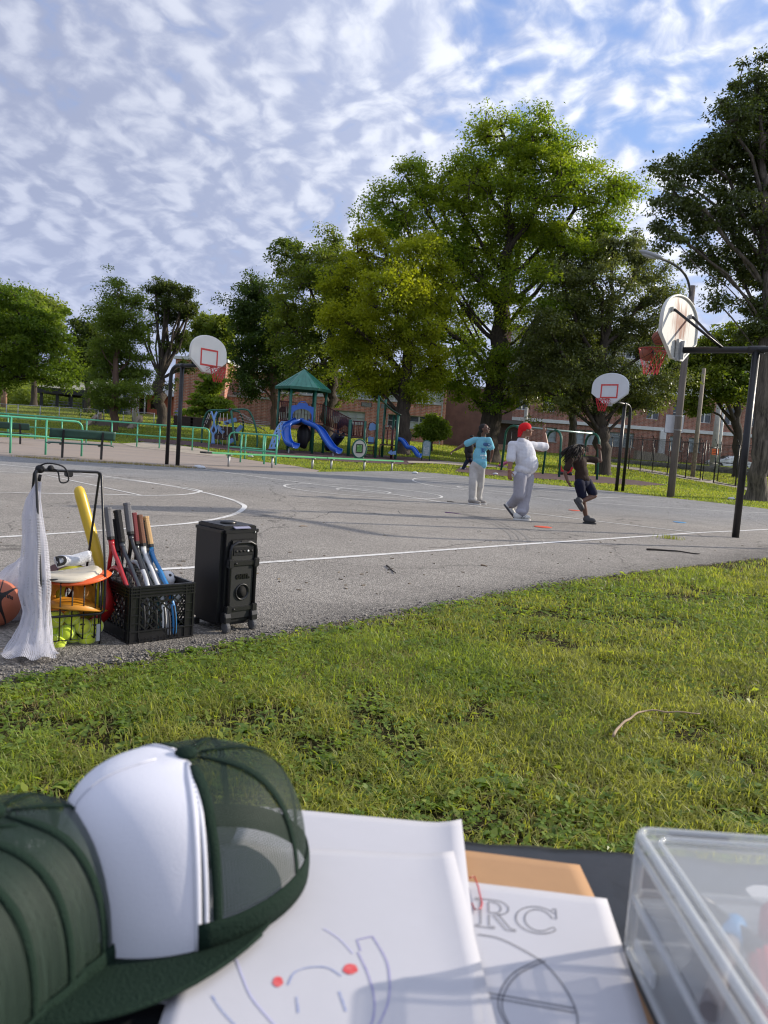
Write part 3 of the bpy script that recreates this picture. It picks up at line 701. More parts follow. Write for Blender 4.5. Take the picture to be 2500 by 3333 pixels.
# --- older brick school at the right with tall windows
def old_school():
 Y = 92.0; ev = thing('old_brick_school', 'older brick school with tall grey windows and pale stone bands behind the swings', 'building', (30, Y, 1.4))
 xa, xb = 13.5, 56; zb = .6; z_c = at(1800, 1377, Y).z; zt = 15.6
 tall = []
 for px in (1790, 1882, 1925, 2002, 2044, 2200, 2262, 2480, 2560):
  c_ = at(px, 1430, Y); tall.append((c_.x - .72, c_.x + .72, at(1800, 1437, Y).z, at(1800, 1392, Y).z))
 up = []
 k = xa + 1.2
 while k < xb - 3:
  up.append((k, k + 1.5, z_c + 1.3, z_c + 3.3)); up.append((k, k + 1.5, z_c + 4.9, z_c + 6.9)); up.append((k, k + 1.5, z_c + 8.2, z_c + 9.7)); k += 3.1
 wall_with_holes(xa, xb, zb, z_c, Y, Y + .4, tall).build('wall', BRICK2, ev, True)
 zm = z_c + 4.2
 wall_with_holes(xa, xb, z_c + .401, zm, Y, Y + .4, [h for h in up if h[3] < zm]).build('wall', BRICK2, ev, True)
 pale = mat('pale_render', (.52, .52, .50), .85, var=.12, vscale=.8)
 wall_with_holes(xa, xb, zm + .3, zt, Y, Y + .4, [h for h in up if h[2] > zm]).build('upper_wall', pale, ev, True)
 mb = MB(); wbox(mb, xa - .15, xb, Y - .2, Y + .38, z_c + .002, z_c + .4); wbox(mb, xa - .15, xb, Y - .15, Y + .38, zm + .002, zm + .298); mb.build('stone_band', white_trim, ev, True)
 mb = MB(); wbox(mb, xa, xb, Y + 14.6, Y + 15, zb, zt); wbox(mb, xa, xa + .35, Y + .41, Y + 14.59, zb, zt); wbox(mb, xb - .35, xb, Y + .41, Y + 14.59, zb, zt); mb.build('wall', BRICK2, ev, True)
 mb = MB(); wbox(mb, xa - .5, xb + .5, Y - .6, Y + 15.5, zt + .003, zt + .4); mb.build('roof', door_brown, ev, True)
 for h in tall: window(ev, *h, Y, 2, 3, mat('window_frame_grey', (.33, .37, .38), .6), glass_blue, depth=.3, fr=.09)
 for h in up[::1]: window(ev, *h, Y, 2, 2, white_trim, glass_dark, depth=.3, sill=False)
 for px in (2155,):
  c_ = at(px, 1420, Y); mb = MB(); wbox(mb, c_.x - .35, c_.x + .35, Y - .4, Y - .003, zb + 1.2, z_c); mb.build('pilaster', white_trim, ev, True)
 c_ = at(2160, 1470, 84); mb = MB()
 mb.prism([(-2.4, 0), (2.2, 0), (2.2, .25), (.6, 1.1), (-2.4, 1.25)], -.6, .6, Matrix(((1, 0, 0), (0, 0, -1), (0, 1, 0))), (c_.x, 86, 1.2)); mb.build('stair_ramp', concrete, ev, True)
old_school()

# --- picnic pavilion, restroom block and portable toilets on the left
def pavilion():
 Y = 85.0; ev = thing('picnic_pavilion', 'open picnic pavilion with a pale olive hipped roof on black posts', 'pavilion', (-33, Y, 2.4))
 e0, e1 = at(106, 1262, Y), at(420, 1290, Y); ze = e0.z + .15
 rp = mat('pavilion_roof', (.34, .33, .25), .7, var=.12, vscale=1.2, bump=.2, bscale=20)
 x0, x1 = e0.x, e1.x; r0, r1 = x0 + 4.2, x1 - 4.2; zr = at(215, 1236, Y).z + .3
 mb = MB(); V = [(x0, Y, ze), (x1, Y, ze), (x1, Y + 9, ze), (x0, Y + 9, ze), (r0, Y + 4.5, zr), (r1, Y + 4.5, zr)]
 mb.add(V, [(0, 1, 5, 4), (1, 2, 5), (2, 3, 4, 5), (3, 0, 4), (3, 2, 1, 0)]); mb.build('roof', rp, ev, True)
 mb = MB(); wbox(mb, x0 + .1, x1 - .1, Y + .05, Y + .25, ze - .62, ze - .003); wbox(mb, x0 + .1, x1 - .1, Y + 8.7, Y + 8.9, ze - .62, ze - .003)
 wbox(mb, x0 + .1, x0 + .3, Y + .251, Y + 8.699, ze - .62, ze - .003); wbox(mb, x1 - .3, x1 - .1, Y + .251, Y + 8.699, ze - .62, ze - .003); mb.build('fascia', black_steel, ev, True)
 q = MB().box((0, 0, 0), (.26, .26, ze - 1.6)); me = None
 for px in (126, 178, 224, 266, 302, 340, 385):
  for dy in (.6, 8.2):
   p = at(px, 1320, Y)
   o = (link('post', me, None, ev) if me else q.build('post', black_steel, ev)); me = me or o.data
   o.location = (p.x - ev.location.x, dy, (ze - .6 + 1.4) / 2 - ev.location.z + .15)
 # benches and tables inside
 tb = thing('picnic_table', 'grey picnic table standing under the pavilion roof', 'table', on(232, 88.5)); mb = MB()
 mb.box((0, 0, .75), (2.2, .75, .06)); mb.build('table_top', galv, tb)
 for s in (-1, 1):
  mb = MB().box((0, s * .75, .45), (2.2, .28, .05)); mb.build('seat', galv, tb)
  mb = MB(); mb.bar((s * .8, -.7, 0), (s * .8, .25, .72), .06, .06); mb.bar((s * .8, .7, 0), (s * .8, -.25, .72), .06, .06); mb.build('leg', galv, tb)
 dup(tb, on(198, 89), 0, 'grey picnic table near the middle post of the pavilion')
 # restroom
 Yr = 88; ev = thing('restroom_block', 'low orange red restroom building with a grey roof beside the pavilion', 'building', (-27.5, Yr, 2.3))
 xa, xb = at(392, 1340, Yr).x, at(566, 1350, Yr).x; zt = at(470, 1285, Yr).z; orange = mat('orange_brick', (.42, .12, .065), .85, var=.15, vscale=2)
 dx = [at(px, 1350, Yr).x for px in (452, 462)]
 wall_with_holes(xa, xb, 1.2, zt, Yr, Yr + .3, [(dx[0], dx[0] + .9, 2.4, 4.3), (dx[1] + .9, dx[1] + 2.4, 3.2, 4.2)]).build('wall', orange, ev, True)
 mb = MB(); wbox(mb, xa, xb, Yr + 5.7, Yr + 6, 1.2, zt); wbox(mb, xa, xa + .3, Yr + .302, Yr + 5.69, 1.2, zt); wbox(mb, xb - .3, xb, Yr + .302, Yr + 5.69, 1.2, zt); wbox(mb, xa + .35, xb - .35, Yr + .9, Yr + 1, 1.2, zt - .1); mb.build('wall', door_brown, ev, True)
 mb = MB(); V = [(xa - .6, Yr - .9, zt), (xb + .4, Yr - .9, zt), (xb + .4, Yr + 6.6, zt), (xa - .6, Yr + 6.6, zt), (xa + 2, Yr + 3, zt + 1.5), (xb - 2, Yr + 3, zt + 1.5)]
 mb.add(V, [(0, 1, 5, 4), (1, 2, 5), (2, 3, 4, 5), (3, 0, 4), (3, 2, 1, 0)]); mb.build('roof', roof_grey, ev, True)
 for xx in (at(449, 1350, Yr - .6).x, at(470, 1350, Yr - .6).x):
  mb = MB(); mb.tube([(xx, Yr - .6, 1.6), (xx, Yr - .6, zt - .01)], .09); mb.build('post', white_trim, ev, True)
 # toilets
 g = mat('toilet_green', (.03, .05, .055), .5, var=.15); gr = mat('toilet_grey', (.42, .43, .43), .5)
 sheet = mat('sign_white', (.75, .76, .77), .5)
 def toilet(px, Yt, label, m):
  t = thing('portable_toilet', label, 'toilet', on(px, Yt), R(8), 'portable toilets by the restroom')
  MB().box((0, 0, 1.05), (1.1, 1.1, 2.1)).build('cabin', m, t, bevel=.03)
  MB().box((0, -.565, 1.0), (.8, .03, 1.85)).build('door', m, t, bevel=.01)
  mb = MB(); mb.prism([(-.6, 0), (.6, 0), (.45, .18), (-.45, .18)], -.58, .58, Matrix(((1, 0, 0), (0, 0, -1), (0, 1, 0))), (0, 0, 2.102)); mb.build('roof', gr, t)
  s_ = MB().box((.02, -.592, 1.72), (.55, .02, .4)).build('sign', sheet, t)
  for k in range(3): MB().box((.02, -.605, 1.83 - k * .11), (.36 - .08 * k, .006, .03)).build('print', g, s_)
 toilet(334, 77, 'dark green portable toilet, left of the pair, under the pavilion edge', g); toilet(350, 76.6, 'dark green portable toilet, right of the pair, under the pavilion edge', g)
 toilet(392, 76, 'dark green portable toilet with a white sign behind the cypress trunk', g); toilet(404, 77.5, 'pale grey portable toilet standing against the orange restroom wall', gr)
 # steps through the bank
 st = thing('concrete_steps', 'concrete steps with sloping cheek walls climbing the grassy bank', 'steps', on(355, 47.2))
 for k in range(5): MB().box((0, .32 * k, .07 + .14 * k - .25), (2.2, .34, .14 + .0)).build('step', mat('step_grey', (.17, .14, .12), .9, var=.2), st)
 for s in (-1, 1):
  mb = MB(); mb.bar((s * 1.3, -.2, -.12), (s * 1.3, 1.9, .72), .28, .36); mb.build('cheek_wall', mat('cheek_tan', (.24, .195, .15), .9, var=.15), st)
 for s in (-1, 1):
  mb = MB(); mb.tube([(s * .9, 1.5, .3), (s * .9, 1.5, 1.55)], .035); mb.build('handrail_post', galv, st)
pavilion()

# --- chain-link fences
def fence(name, label, P, h, m_post, m_mesh, r=.03, arms=False, rails=(1.0,), skip=()):
 base = Vector((P[0][0], P[0][1], tz(*P[0]))); ev = thing(name, label, 'fence', base)
 pts = [Vector((x, y, tz(x, y))) for x, y in P]
 me = None
 for i, p in enumerate(pts):
  q = MB(); q.tube([(0, 0, -.1), (0, 0, h + .03)], r, 8)
  if arms: q.tube([(0, 0, h), (-.26, -.18, h + .34)], .022, 6)
  o = link('post', me, None, ev) if me else q.build('post', m_post, ev); me = me or o.data
  o.location = p - base
 for f in rails:
  for a, b in zip(pts[:-1], pts[1:]):
   mb = MB(); z = h * f - (.0 if f > .5 else 0); mb.tube([a + Vector((0, 0, max(.05, z))), b + Vector((0, 0, max(.05, z)))], .022, 6); mb.build('rail', m_post, ev, True)
 mb = MB()
 for a, b in zip(pts[:-1], pts[1:]):
  mb.add([a + Vector((0, .03, .04)), b + Vector((0, .03, .04)), b + Vector((0, .03, h)), a + Vector((0, .03, h))], [(0, 1, 2, 3)])
 mb.build('chain_link', m_mesh, ev, True)
 return ev
black_link = mesh_mat('black_chain_link', (.02, .02, .022), .085, .15)
grey_link = mesh_mat('grey_chain_link', (.35, .34, .31), .11, .09, metal=.3)
FB = [on(px, Y) for px, Y in [(1960, 66.5), (1985, 65), (2010, 64), (2045, 62.5), (2083, 61), (2122, 59.3), (2171, 57), (2230, 54), (2278, 52)]]
def xy(L_): return [(p.x, p.y) for p in L_]
fence('chain_link_fence', 'black chain link fence with barbed wire arms along the path, left of its gate', xy(FB), 2.5, black_steel, black_link, .04, True, (1.0, .02))
fence('chain_link_fence', 'black chain link fence with barbed wire arms running off right of its gate', xy([on(2322, 50), on(2393, 47), on(2470, 44.2), on(2560, 41.5), on(2660, 39)]), 2.5, black_steel, black_link, .045, True, (1.0, .55, .02))
def gate():
 a, b = on(2278, 52), on(2322, 50); ev = thing('fence_gate', 'open black chain link gate with an orange notice on it', 'gate', a)
 a2 = a + Vector((.12, -.1, 0)); d = (b - a);
 e = a2 + Vector((1.25, .55, 0))
 mb = MB()
 for p in (a2, e): mb.tube([p + Vector((0, 0, .06)), p + Vector((0, 0, 2.75))], .035, 8)
 for z in (.08, 1.25, 2.3): mb.tube([a2 + Vector((0, 0, z)), e + Vector((0, 0, z))], .025, 6)
 mb.build('gate_frame', black_steel, ev, True)
 mb = MB(); mb.add([a2 + Vector((0, .02, .08)), e + Vector((0, .02, .08)), e + Vector((0, .02, 2.3)), a2 + Vector((0, .02, 2.3))], [(0, 1, 2, 3)]); mb.build('chain_link', black_link, ev, True)
 c_ = a2 + (e - a2) * .62 + Vector((0, -.06, 2.02)); s_ = thing('orange_notice', 'small orange notice with dark lines wired to the chain link gate', 'notice', c_)
 MB().box((0, 0, 0), (.48, .02, .4)).build('board', mat('notice_orange', (.85, .16, .03), .5), s_)
 for z in (.11, 0, -.11): MB().box((0, -.013, z), (.36, .004, .035)).build('print', door_brown, s_)
gate()
FL = [(-34, 46.5)] + xy([on(20, 47), on(58, 47.2), on(130, 47.5), on(192, 47.8), on(262, 48), on(318, 48.2)])
fence('chain_link_fence', 'low grey chain link fence on the grassy bank before the pavilion', FL, .95, galv, grey_link, .03, False, (1.0,))
fence('chain_link_fence', 'low grey chain link fence continuing right of the concrete steps', xy([on(400, 48.6), on(450, 49), on(500, 49.2)]), .95, galv, grey_link, .03, False, (1.0,))
fence('chain_link_fence', 'dark chain link fence in the far right background by the brick school', xy([on(1615, 82), on(1660, 81), on(1715, 80)]), 2.2, black_steel, black_link, .035, False, (1.0,.5))
fence('chain_link_fence', 'black chain link fence close to the old school wall', xy([on(1960, 80), on(2040, 79), on(2120, 78), on(2215, 76), on(2300, 75)]), 2.6, black_steel, black_link, .035, True, (1.0,))

# --- rough stone wall, car, poles
def stone_wall():
 ev = thing('stone_wall', 'low grey rubble stone wall below the parked white car', 'wall', on(2250, 72))
 m1 = mat('wall_stone', (.20, .19, .175), .9, var=.35, vscale=2.5, bump=.6, bscale=12); m2 = mat('wall_stone_dark', (.12, .115, .11), .9, var=.3, vscale=2.5); jm = mat('wall_joint', (.30, .29, .27), .95)
 a, b = on(1985, 77), on(2500, 69); d = b - a; L = d.length; zt = 1.25; u = d.normalized()
 zb = min(a.z, b.z) - .2
 mb = MB(); mb.bar(Vector((a.x, a.y + .2, (zb + 1.3) / 2)), Vector((b.x, b.y + .2, (zb + 1.3) / 2)), .4, 1.3 - zb); mb.build('core', jm, ev, True)
 rr = random.Random(3); protos = []
 for k in range(6):
  q = MB(); q.box((0, 0, 0), (1, 1, 1)); q.v = [(x * (1 + rr.uniform(-.12, .12)), y, z * (1 + rr.uniform(-.14, .14))) for x, y, z in q.v]
  protos.append(q.mesh('stone', .08, True)); protos[-1].materials.append(m1 if k % 2 else m2)
 s = 0; n = 0
 while s < L and n < 280:
  wd = rr.uniform(.5, .95); z = zb + .25
  while z < 1.2 and n < 290:
   h = rr.uniform(.22, .38); p = a + u * (s + wd / 2)
   if z + h > 1.32: h = 1.32 - z
   o = link('stone', protos[n % 6], None, ev); o.location = Vector((p.x + rr.uniform(-.08, .08), p.y - .02, z + h / 2)) - ev.location
   o.scale = (wd * .95, .12, h * .9); o.rotation_euler = (0, 0, math.atan2(u.y, u.x)); z += h; n += 1
  s += wd
stone_wall()
def car():
 p = at(2372, 1512, 86); g_ = tz(p.x, 86)
 ev = thing('parked_car', 'white sedan parked behind the stone wall and the chain link gate', 'car', (p.x, 86, 1.15), R(184))
 wp = mat('car_white', (.78, .80, .82), .25, coat=.6); gl = mat('car_glass', (.02, .025, .03), .08, spec=.8); ty = mat('tyre_rubber', (.02, .02, .02), .8); rim = mat('wheel_rim', (.35, .35, .36), .35, .7)
 prof = [(-2.3, .35), (-2.32, .62), (-2.2, .86), (-1.9, .95), (-1.55, 1.02), (-.9, 1.36), (-.3, 1.46), (.35, 1.42), (1.0, 1.08), (1.35, .96), (1.95, .86), (2.25, .70), (2.3, .45), (2.2, .28)]
 # body with wheel arches
 low = [(1.85, .25), (1.72, .48), (1.45, .62), (1.18, .48), (1.05, .25), (-1.0, .25), (-1.13, .48), (-1.4, .62), (-1.67, .48), (-1.8, .25)]
 poly = prof + low; mb = MB(); secs = [(-.86, .0), (-.90, .0), (-.78, 1), (.78, 1), (.90, 0), (.86, 0)]
 vs = []; n = len(poly)
 for yy, k in ((-.90, 0), (-.72, 1), (.72, 1), (.90, 0)):
  for x, z in poly: vs.append((x, yy, z if (k or z < .95) else .95 + (z - .95) * .25) if True else 0)
 fs = [tuple(range(n - 1, -1, -1)), tuple(range(3 * n, 4 * n))]
 for i in range(3):
  for k in range(n): fs.append((i * n + k, i * n + (k + 1) % n, (i + 1) * n + (k + 1) % n, (i + 1) * n + k))
 mb.add(vs, fs); mb.build('body', wp, ev, bevel=.04, merge=True)
 for s in (-1, 1):
  mb = MB(); mb.add([(-1.42, s * .845, 1.03), (-.05, s * .845, 1.03), (-.05, s * .745, 1.38), (-.82, s * .745, 1.34)], [(0, 1, 2, 3)]); mb.add([(.02, s * .845, 1.03), (1.0, s * .845, 1.03), (.38, s * .745, 1.36), (.02, s * .745, 1.38)], [(0, 1, 2, 3)]); mb.build('side_window', gl, ev, solid=.03)
  for x in (-1.4, 1.45):
   wv = MB(); wv.lathe([(.2, -.11), (.31, -.11), (.33, -.06), (.33, .06), (.31, .11), (.2, .11)], 20, Matrix.Rotation(R(90), 3, 'X'), (x, s * .80, .33), close=True)
   w_ = wv.build('wheel', ty, ev)
   wv = MB(); wv.lathe([(.01, -.115), (.2, -.10), (.2, .10), (.01, .115)], 12, Matrix.Rotation(R(90), 3, 'X'), (x, s * .80, .33)); wv.build('rim', rim, w_)
  mb = MB().ball((1.95 + .25, s * .6, .68), (.1, .2, .08), 8, 6); mb.build('headlight', glass_blue, ev)
  mb = MB().box((.8, s * .98, 1.0), (.16, .14, .1)); mb.build('mirror', wp, ev, bevel=.02)
 mb = MB(); mb.add([(1.03, -.70, 1.09), (1.03, .70, 1.09), (.40, .66, 1.435), (.40, -.66, 1.435)], [(0, 1, 2, 3)]); mb.build('windscreen', gl, ev, solid=.02)
 # street slab under the car
 q = MB().box((p.x + 4, 88, .5), (60, 10, 1.28)); struct(q.build('street', mat('street_asphalt', (.09, .09, .09), .9, var=.2)))
car()
wood_pole = mat('weathered_pole', (.16, .135, .115), .85, var=.3, vscale=6, bump=.3, bscale=30, vstretch=(1, 1, .1))
def lamp_post():
 b = Vector((*gp(2182, 1619), 0)); b.z = 0.0; Y = b.y
 ev = thing('street_lamp', 'brown street lamp post with a curved arm and two white sign backs', 'street lamp', b)
 top = at(2253, 930, Y).z
 mb = MB(); mb.tube([(0, 0, -.1), (0, 0, top / 2), (0, 0, top)], [.125, .112, .095], 12); mb.build('pole', wood_pole, ev)
 h = at(2130, 835, Y - 1.5); e = h - b
 P = smooth_pts([at(x, y, Y - d) - b for x, y, d in ((2249, 985, 0), (2246, 945, .1), (2237, 908, .3), (2218, 880, .6), (2185, 856, 1.0), (2146, 840, 1.4))], 5)
 mb = MB(); mb.tube(P, .04, 8); mb.build('arm', mat('lamp_arm', (.07, .07, .07), .6), ev)
 m = Matrix.Rotation(R(14), 3, 'Y') @ Matrix.Rotation(R(10), 3, 'X')
 mb = MB(); mb.ball((e.x - .1, -1.5, e.z + .05), (.42, .17, .085), 16, 8, m); l_ = mb.build('lamp_head', mat('lamp_head_grey', (.33, .34, .35), .5), ev)
 mb = MB(); mb.ball((e.x - .16, -1.5, e.z - .005), (.26, .13, .06), 12, 6, m); mb.build('lens', mat('lamp_lens', (.45, .46, .46), .2), l_)
 for s, w_ in ((-1, .36), (1, .30)):
  c_ = at(2192 if s < 0 else 2219, 1379, Y) - b
  sg = MB().box((c_.x, .2 if s < 0 else .22, c_.z), (.42 if s < 0 else .3, .02, .62)); sg.build('sign_plate', mat('sign_back_white', (.62, .63, .64), .45, var=.06), ev, bevel=.03)
 for z in (at(2200, 1354, Y).z, at(2200, 1400, Y).z):
  mb = MB(); mb.tube([(.125 * math.cos(t), .125 * math.sin(t), z) for t in np.linspace(0, 2 * math.pi, 17)[:-1]], .012, 5, True); mb.build('band', galv, ev)
lamp_post()
def pole(px, Y, top_px, r, m, label, cat='pole', name='utility_pole'):
 b = on(px, Y); t = at(top_px[0], top_px[1], Y); ev = thing(name, label, cat, b)
 mb = MB(); mb.tube([(0, 0, -.1), (0, 0, (t.z - b.z) * .5), (0, 0, t.z - b.z)], [r, r * .9, r * .75], 10); mb.build('shaft', m, ev)
 mb = MB(); mb.ball((0, 0, t.z - b.z), (r * .8, r * .8, r * .4), 10, 6); mb.build('cap', m, ev)
pole(2254, 57, (2285, 1200), .17, mat('pole_brown', (.30, .25, .20), .8, var=.2, vscale=4), 'slim brown utility pole inside the black fence, right of the lamp post')
pole(2317, 72, (2345, 1310), .30, mat('pole_pale', (.36, .35, .32), .8, var=.2, vscale=3), 'thick pale grey utility pole beside the white car')
pole(2333, 70, (2360, 1318), .14, white_trim, 'thin white pole right beside the thick pale utility pole')
pole(1700, 74, (1724, 1330), .24, mat('pole_pale', (.36, .35, .32)), 'pale pole standing behind the raised hand of the man in white')
pole(437, 47.6, (438, 1298), .11, mat('pole_cream', (.48, .43, .34), .8), 'short cream post at the right side of the concrete steps', 'post', 'post')
pole(8, 70, (10, 1255), .17, mat('pole_rust', (.35, .2, .14), .8), 'reddish post at the far left edge behind the low fence', 'post', 'post')
pole(17, 69, (18, 1262), .15, mat('pole_rust', (.35, .2, .14), .8), 'reddish post right of its twin at the left edge', 'post', 'post')

# ================================================================== trees
bark = mat('bark', (.06, .047, .036), .95, var=.5, vscale=7, bump=4, bscale=16, vstretch=(1, 1, .2))
bark_light = mat('bark_light', (.12, .10, .08), .95, var=.85, vscale=9, bump=8, bscale=9, vstretch=(1, 1, .12))
bark_red = mat('bark_red', (.12, .075, .055), .95, var=.4, vscale=8, bump=1, bscale=22, vstretch=(1, 1, .15))
LM = {
 'oak': leaf_mat('leaf_oak', (.09, .175, .018), (.27, .325, .03), .54),
 'yellow': leaf_mat('leaf_yellow', (.15, .21, .016), (.38, .40, .028), .54),
 'dark': leaf_mat('leaf_dark', (.028, .062, .018), (.075, .12, .024), .40),
 'mid': leaf_mat('leaf_mid', (.055, .11, .02), (.18, .215, .03), .48),
 'olive': leaf_mat('leaf_olive', (.065, .090, .028), (.175, .20, .060), .40, .38, 1.2, .55),
 'near': leaf_mat('leaf_near', (.046, .070, .024), (.125, .155, .044), .42, .36, .9, .55),
 'maple': leaf_mat('leaf_maple', (.065, .125, .016), (.18, .25, .03), .50),
 'cypress': leaf_mat('leaf_cypress', (.085, .14, .022), (.17, .23, .04), .46),
 'locust': leaf_mat('leaf_locust', (.040, .068, .016), (.10, .13, .03), .44),
 'pale': leaf_mat('leaf_pale', (.14, .19, .04), (.26, .31, .07), .48),
 'young': leaf_mat('leaf_young', (.12, .20, .03), (.28, .35, .055), .50),
}
def leaf_cloud(centres, radii, per, size, r, flat=.6, droop=.3, aspect=.55):
 """one mesh of bent leaf quads scattered in tufts; ragged, uneven"""
 n = len(centres); cnt = np.maximum(4, (per * r.uniform(.55, 1.4, n)).astype(int)); idx = np.repeat(np.arange(n), cnt); T = len(idx)
 d = r.normal(size=(T, 3)); d /= np.linalg.norm(d, axis=1)[:, None]
 rad = r.uniform(0, 1, T) ** .5 * (1 + .25 * r.normal(size=T) ** 2 * .3)
 off = d * rad[:, None] * radii[idx][:, None]; off[:, 2] *= flat
 P = centres[idx] + off
 out = d * np.array([1, 1, .5]) + r.normal(size=(T, 3)) * .6; out[:, 2] -= droop
 out /= np.linalg.norm(out, axis=1)[:, None]
 nr = r.normal(size=(T, 3)) * .75 + np.array([0, 0, .8]); nr -= out * (nr * out).sum(1)[:, None]; nr /= np.linalg.norm(nr, axis=1)[:, None] + 1e-9
 sd = np.cross(out, nr); s = size * r.uniform(.6, 1.35, T)[:, None]
 a = P - out * s * .5; b = P + sd * s * aspect * .5 + nr * s * .10; c = P + out * s * .5 - nr * s * .08; e = P - sd * s * aspect * .5 + nr * s * .10
 V = np.stack([a, b, c, e], 1).reshape(-1, 3); F = np.arange(T * 4)
 return V, F
def tree(name, label, base, Y, lobes, trunk_r, kind, leaf=.28, nclus=260, per=90, cr=.75, trunk_path=None, bk=bark, first=.28, seed=1, group=None, limb_k=.5, lean=0, hollow=.45, twig=.022, stems=1, flat=.6, droop=.3):
 r = np.random.default_rng(seed); b = Vector(base)
 ev = thing(name, label, 'tree', b, group=group)
 Lc = []; Lr = []
 for lb in lobes:
  px, py, rx, ry = lb[:4]; dY = lb[4] if len(lb) > 4 else r.uniform(-1, 1) * rx * Y / FPX * .9
  p = at(px, py, Y + dY); Lc.append(np.array(p) - np.array(b)); k = (Y + dY) / FPX; Lr.append((rx * k, .5 * (rx + ry) * k * .9, ry * k))
 Lc = np.array(Lc); Lr = np.array(Lr); area = Lr[:, 0] * Lr[:, 2]; cnts = np.maximum(3, np.round(nclus * area / area.sum())).astype(int)
 C = []; own = []
 for i, k in enumerate(cnts):
  d = r.normal(size=(k, 3)); d /= np.linalg.norm(d, axis=1)[:, None]; q = hollow + (1 - hollow) * r.uniform(0, 1, k) ** .7
  q *= 1 + .12 * r.normal(size=k)
  C.append(Lc[i] + d * q[:, None] * Lr[i]); own += [i] * k
 C = np.concatenate(C); own = np.array(own)
 ok = C[:, 2] > 1.0; C = C[ok]; own = own[ok]
 # skeleton
 nodes = []; par = []
 if trunk_path: tpth = [np.array(at(px, py, Y + (q[0] if q else 0))) - np.array(b) for px, py, *q in trunk_path]
 else:
  top = Lc[np.argmax(Lc[:, 2])]; tpth = [np.zeros(3), np.array([top[0] * .25, top[1] * .25, top[2] * .45]), np.array([top[0] * .8, top[1] * .8, top[2] * .92])]
 tp_ = [np.zeros(3)] + [p for p in tpth if p[2] > .2]
 tp_ = smooth_pts(tp_, 6)
 for i, p in enumerate(tp_):
  nodes.append(np.array(p) + (r.normal(size=3) * np.array([.5, .5, 0]) * trunk_r * (.7 if kind == 'locust' else .18 if kind == 'near' else .45) if 2 < i else 0)); par.append(i - 1)
 ntr = len(nodes); tz_ = np.array([n[2] for n in nodes]); zmax = tz_.max()
 order = np.argsort(Lc[:, 2]); limb_end = {}
 for i in order:
  c_ = Lc[i]; hd = math.hypot(c_[0], c_[1]); want = max(first * zmax, c_[2] - limb_k * hd - .12 * zmax)
  k = int(np.argmin(np.abs(tz_ - min(want, zmax * .96)))); st = nodes[k]; prev = k; L_ = np.linalg.norm(c_ - st); m = max(2, int(L_ / 1.1))
  for j in range(1, m + 1):
   t = j / m; p = st + (c_ - st) * t + np.array([0, 0, 1]) * math.sin(math.pi * t) * L_ * (-.06 if c_[2] - st[2] > hd else .08) + r.normal(size=3) * .10 * min(1, L_ / 4)
   nodes.append(p); par.append(prev); prev = len(nodes) - 1
  limb_end[i] = prev
 dist = np.linalg.norm((C - Lc[own]) / Lr[own], axis=1); mark = []
 for j in np.argsort(dist):
  A = np.array(nodes[ntr // 2:]); dd = np.linalg.norm(A - C[j], axis=1); k = int(np.argmin(dd)) + ntr // 2
  p0 = nodes[k]; mid = (p0 + C[j]) / 2 + r.normal(size=3) * .12 * dd.min() + np.array([0, 0, .05 * dd.min()])
  nodes.append(mid); par.append(k); nodes.append(C[j]); par.append(len(nodes) - 2)
 n = len(nodes); w_ = np.zeros(n); ch = np.zeros(n, int)
 for i in range(n - 1, 0, -1):
  if ch[i] == 0: w_[i] = 1
  w_[par[i]] += w_[i]; ch[par[i]] += 1
 rad = twig * np.maximum(1, w_) ** .5; rad *= 1
 rmain = trunk_r * (w_ / max(w_[1], 1)) ** .5
 rad = np.maximum(np.minimum(rad * 1.6, rmain * 1.25), twig * .7)
 hh = np.array([p[2] for p in nodes[:ntr]]); rad[:ntr] = np.maximum(rad[:ntr], trunk_r * (1 - .85 * hh / max(zmax, 1e-3)) * np.where(hh < .6, 1 + .45 * (1 - hh / .6) ** 2, 1))
 if ntr > 1: rad[ntr - 1] = min(rad[ntr - 1], .05)
 V = []; F = []; nv = 0
 mb = MB(); mb.tube(nodes[:ntr], list(rad[:ntr]), 14)
 V.append(np.array(mb.v));
 quads = [f for f in mb.f if len(f) == 4]; F.append(np.array(quads)); nv = len(mb.v)
 sg = 5
 for i in range(ntr, n):
  p0, p1 = nodes[par[i]], nodes[i]; ax = unit(p1 - p0); a = unit(np.cross(ax, (0, 0, 1) if abs(ax[2]) < .9 else (1, 0, 0))); c_ = np.cross(ax, a)
  r0, r1 = min(rad[par[i]], rad[i] * 1.3), rad[i]
  t = np.arange(sg) * 2 * math.pi / sg; ring = np.cos(t)[:, None] * a + np.sin(t)[:, None] * c_
  V.append(np.concatenate([p0 + ring * r0, p1 + ring * r1])); k = np.arange(sg); F.append(np.stack([k, (k + 1) % sg, (k + 1) % sg + sg, k + sg], 1) + nv); nv += 2 * sg
 link('trunk', npmesh('trunk', np.concatenate(V), np.concatenate(F).ravel(), 4, True), bk, ev)
 # tufts at every twig end plus some along the twigs
 T = C; extra = (C + np.array([nodes[par[par[k]]] for k in range(n - 1, n - 1 - 2 * len(C), -2)][::-1])) / 2 if False else C[r.integers(0, len(C), len(C) // 5)] + r.normal(size=(len(C) // 5, 3)) * cr * .7
 allc = np.concatenate([T, extra]); rr = cr * r.uniform(.55, 1.35, len(allc))
 LV, LF = leaf_cloud(allc, rr, per, leaf, r, flat, droop)
 link('crown', npmesh('crown', LV, LF, 4), LM[kind], ev)
 return ev

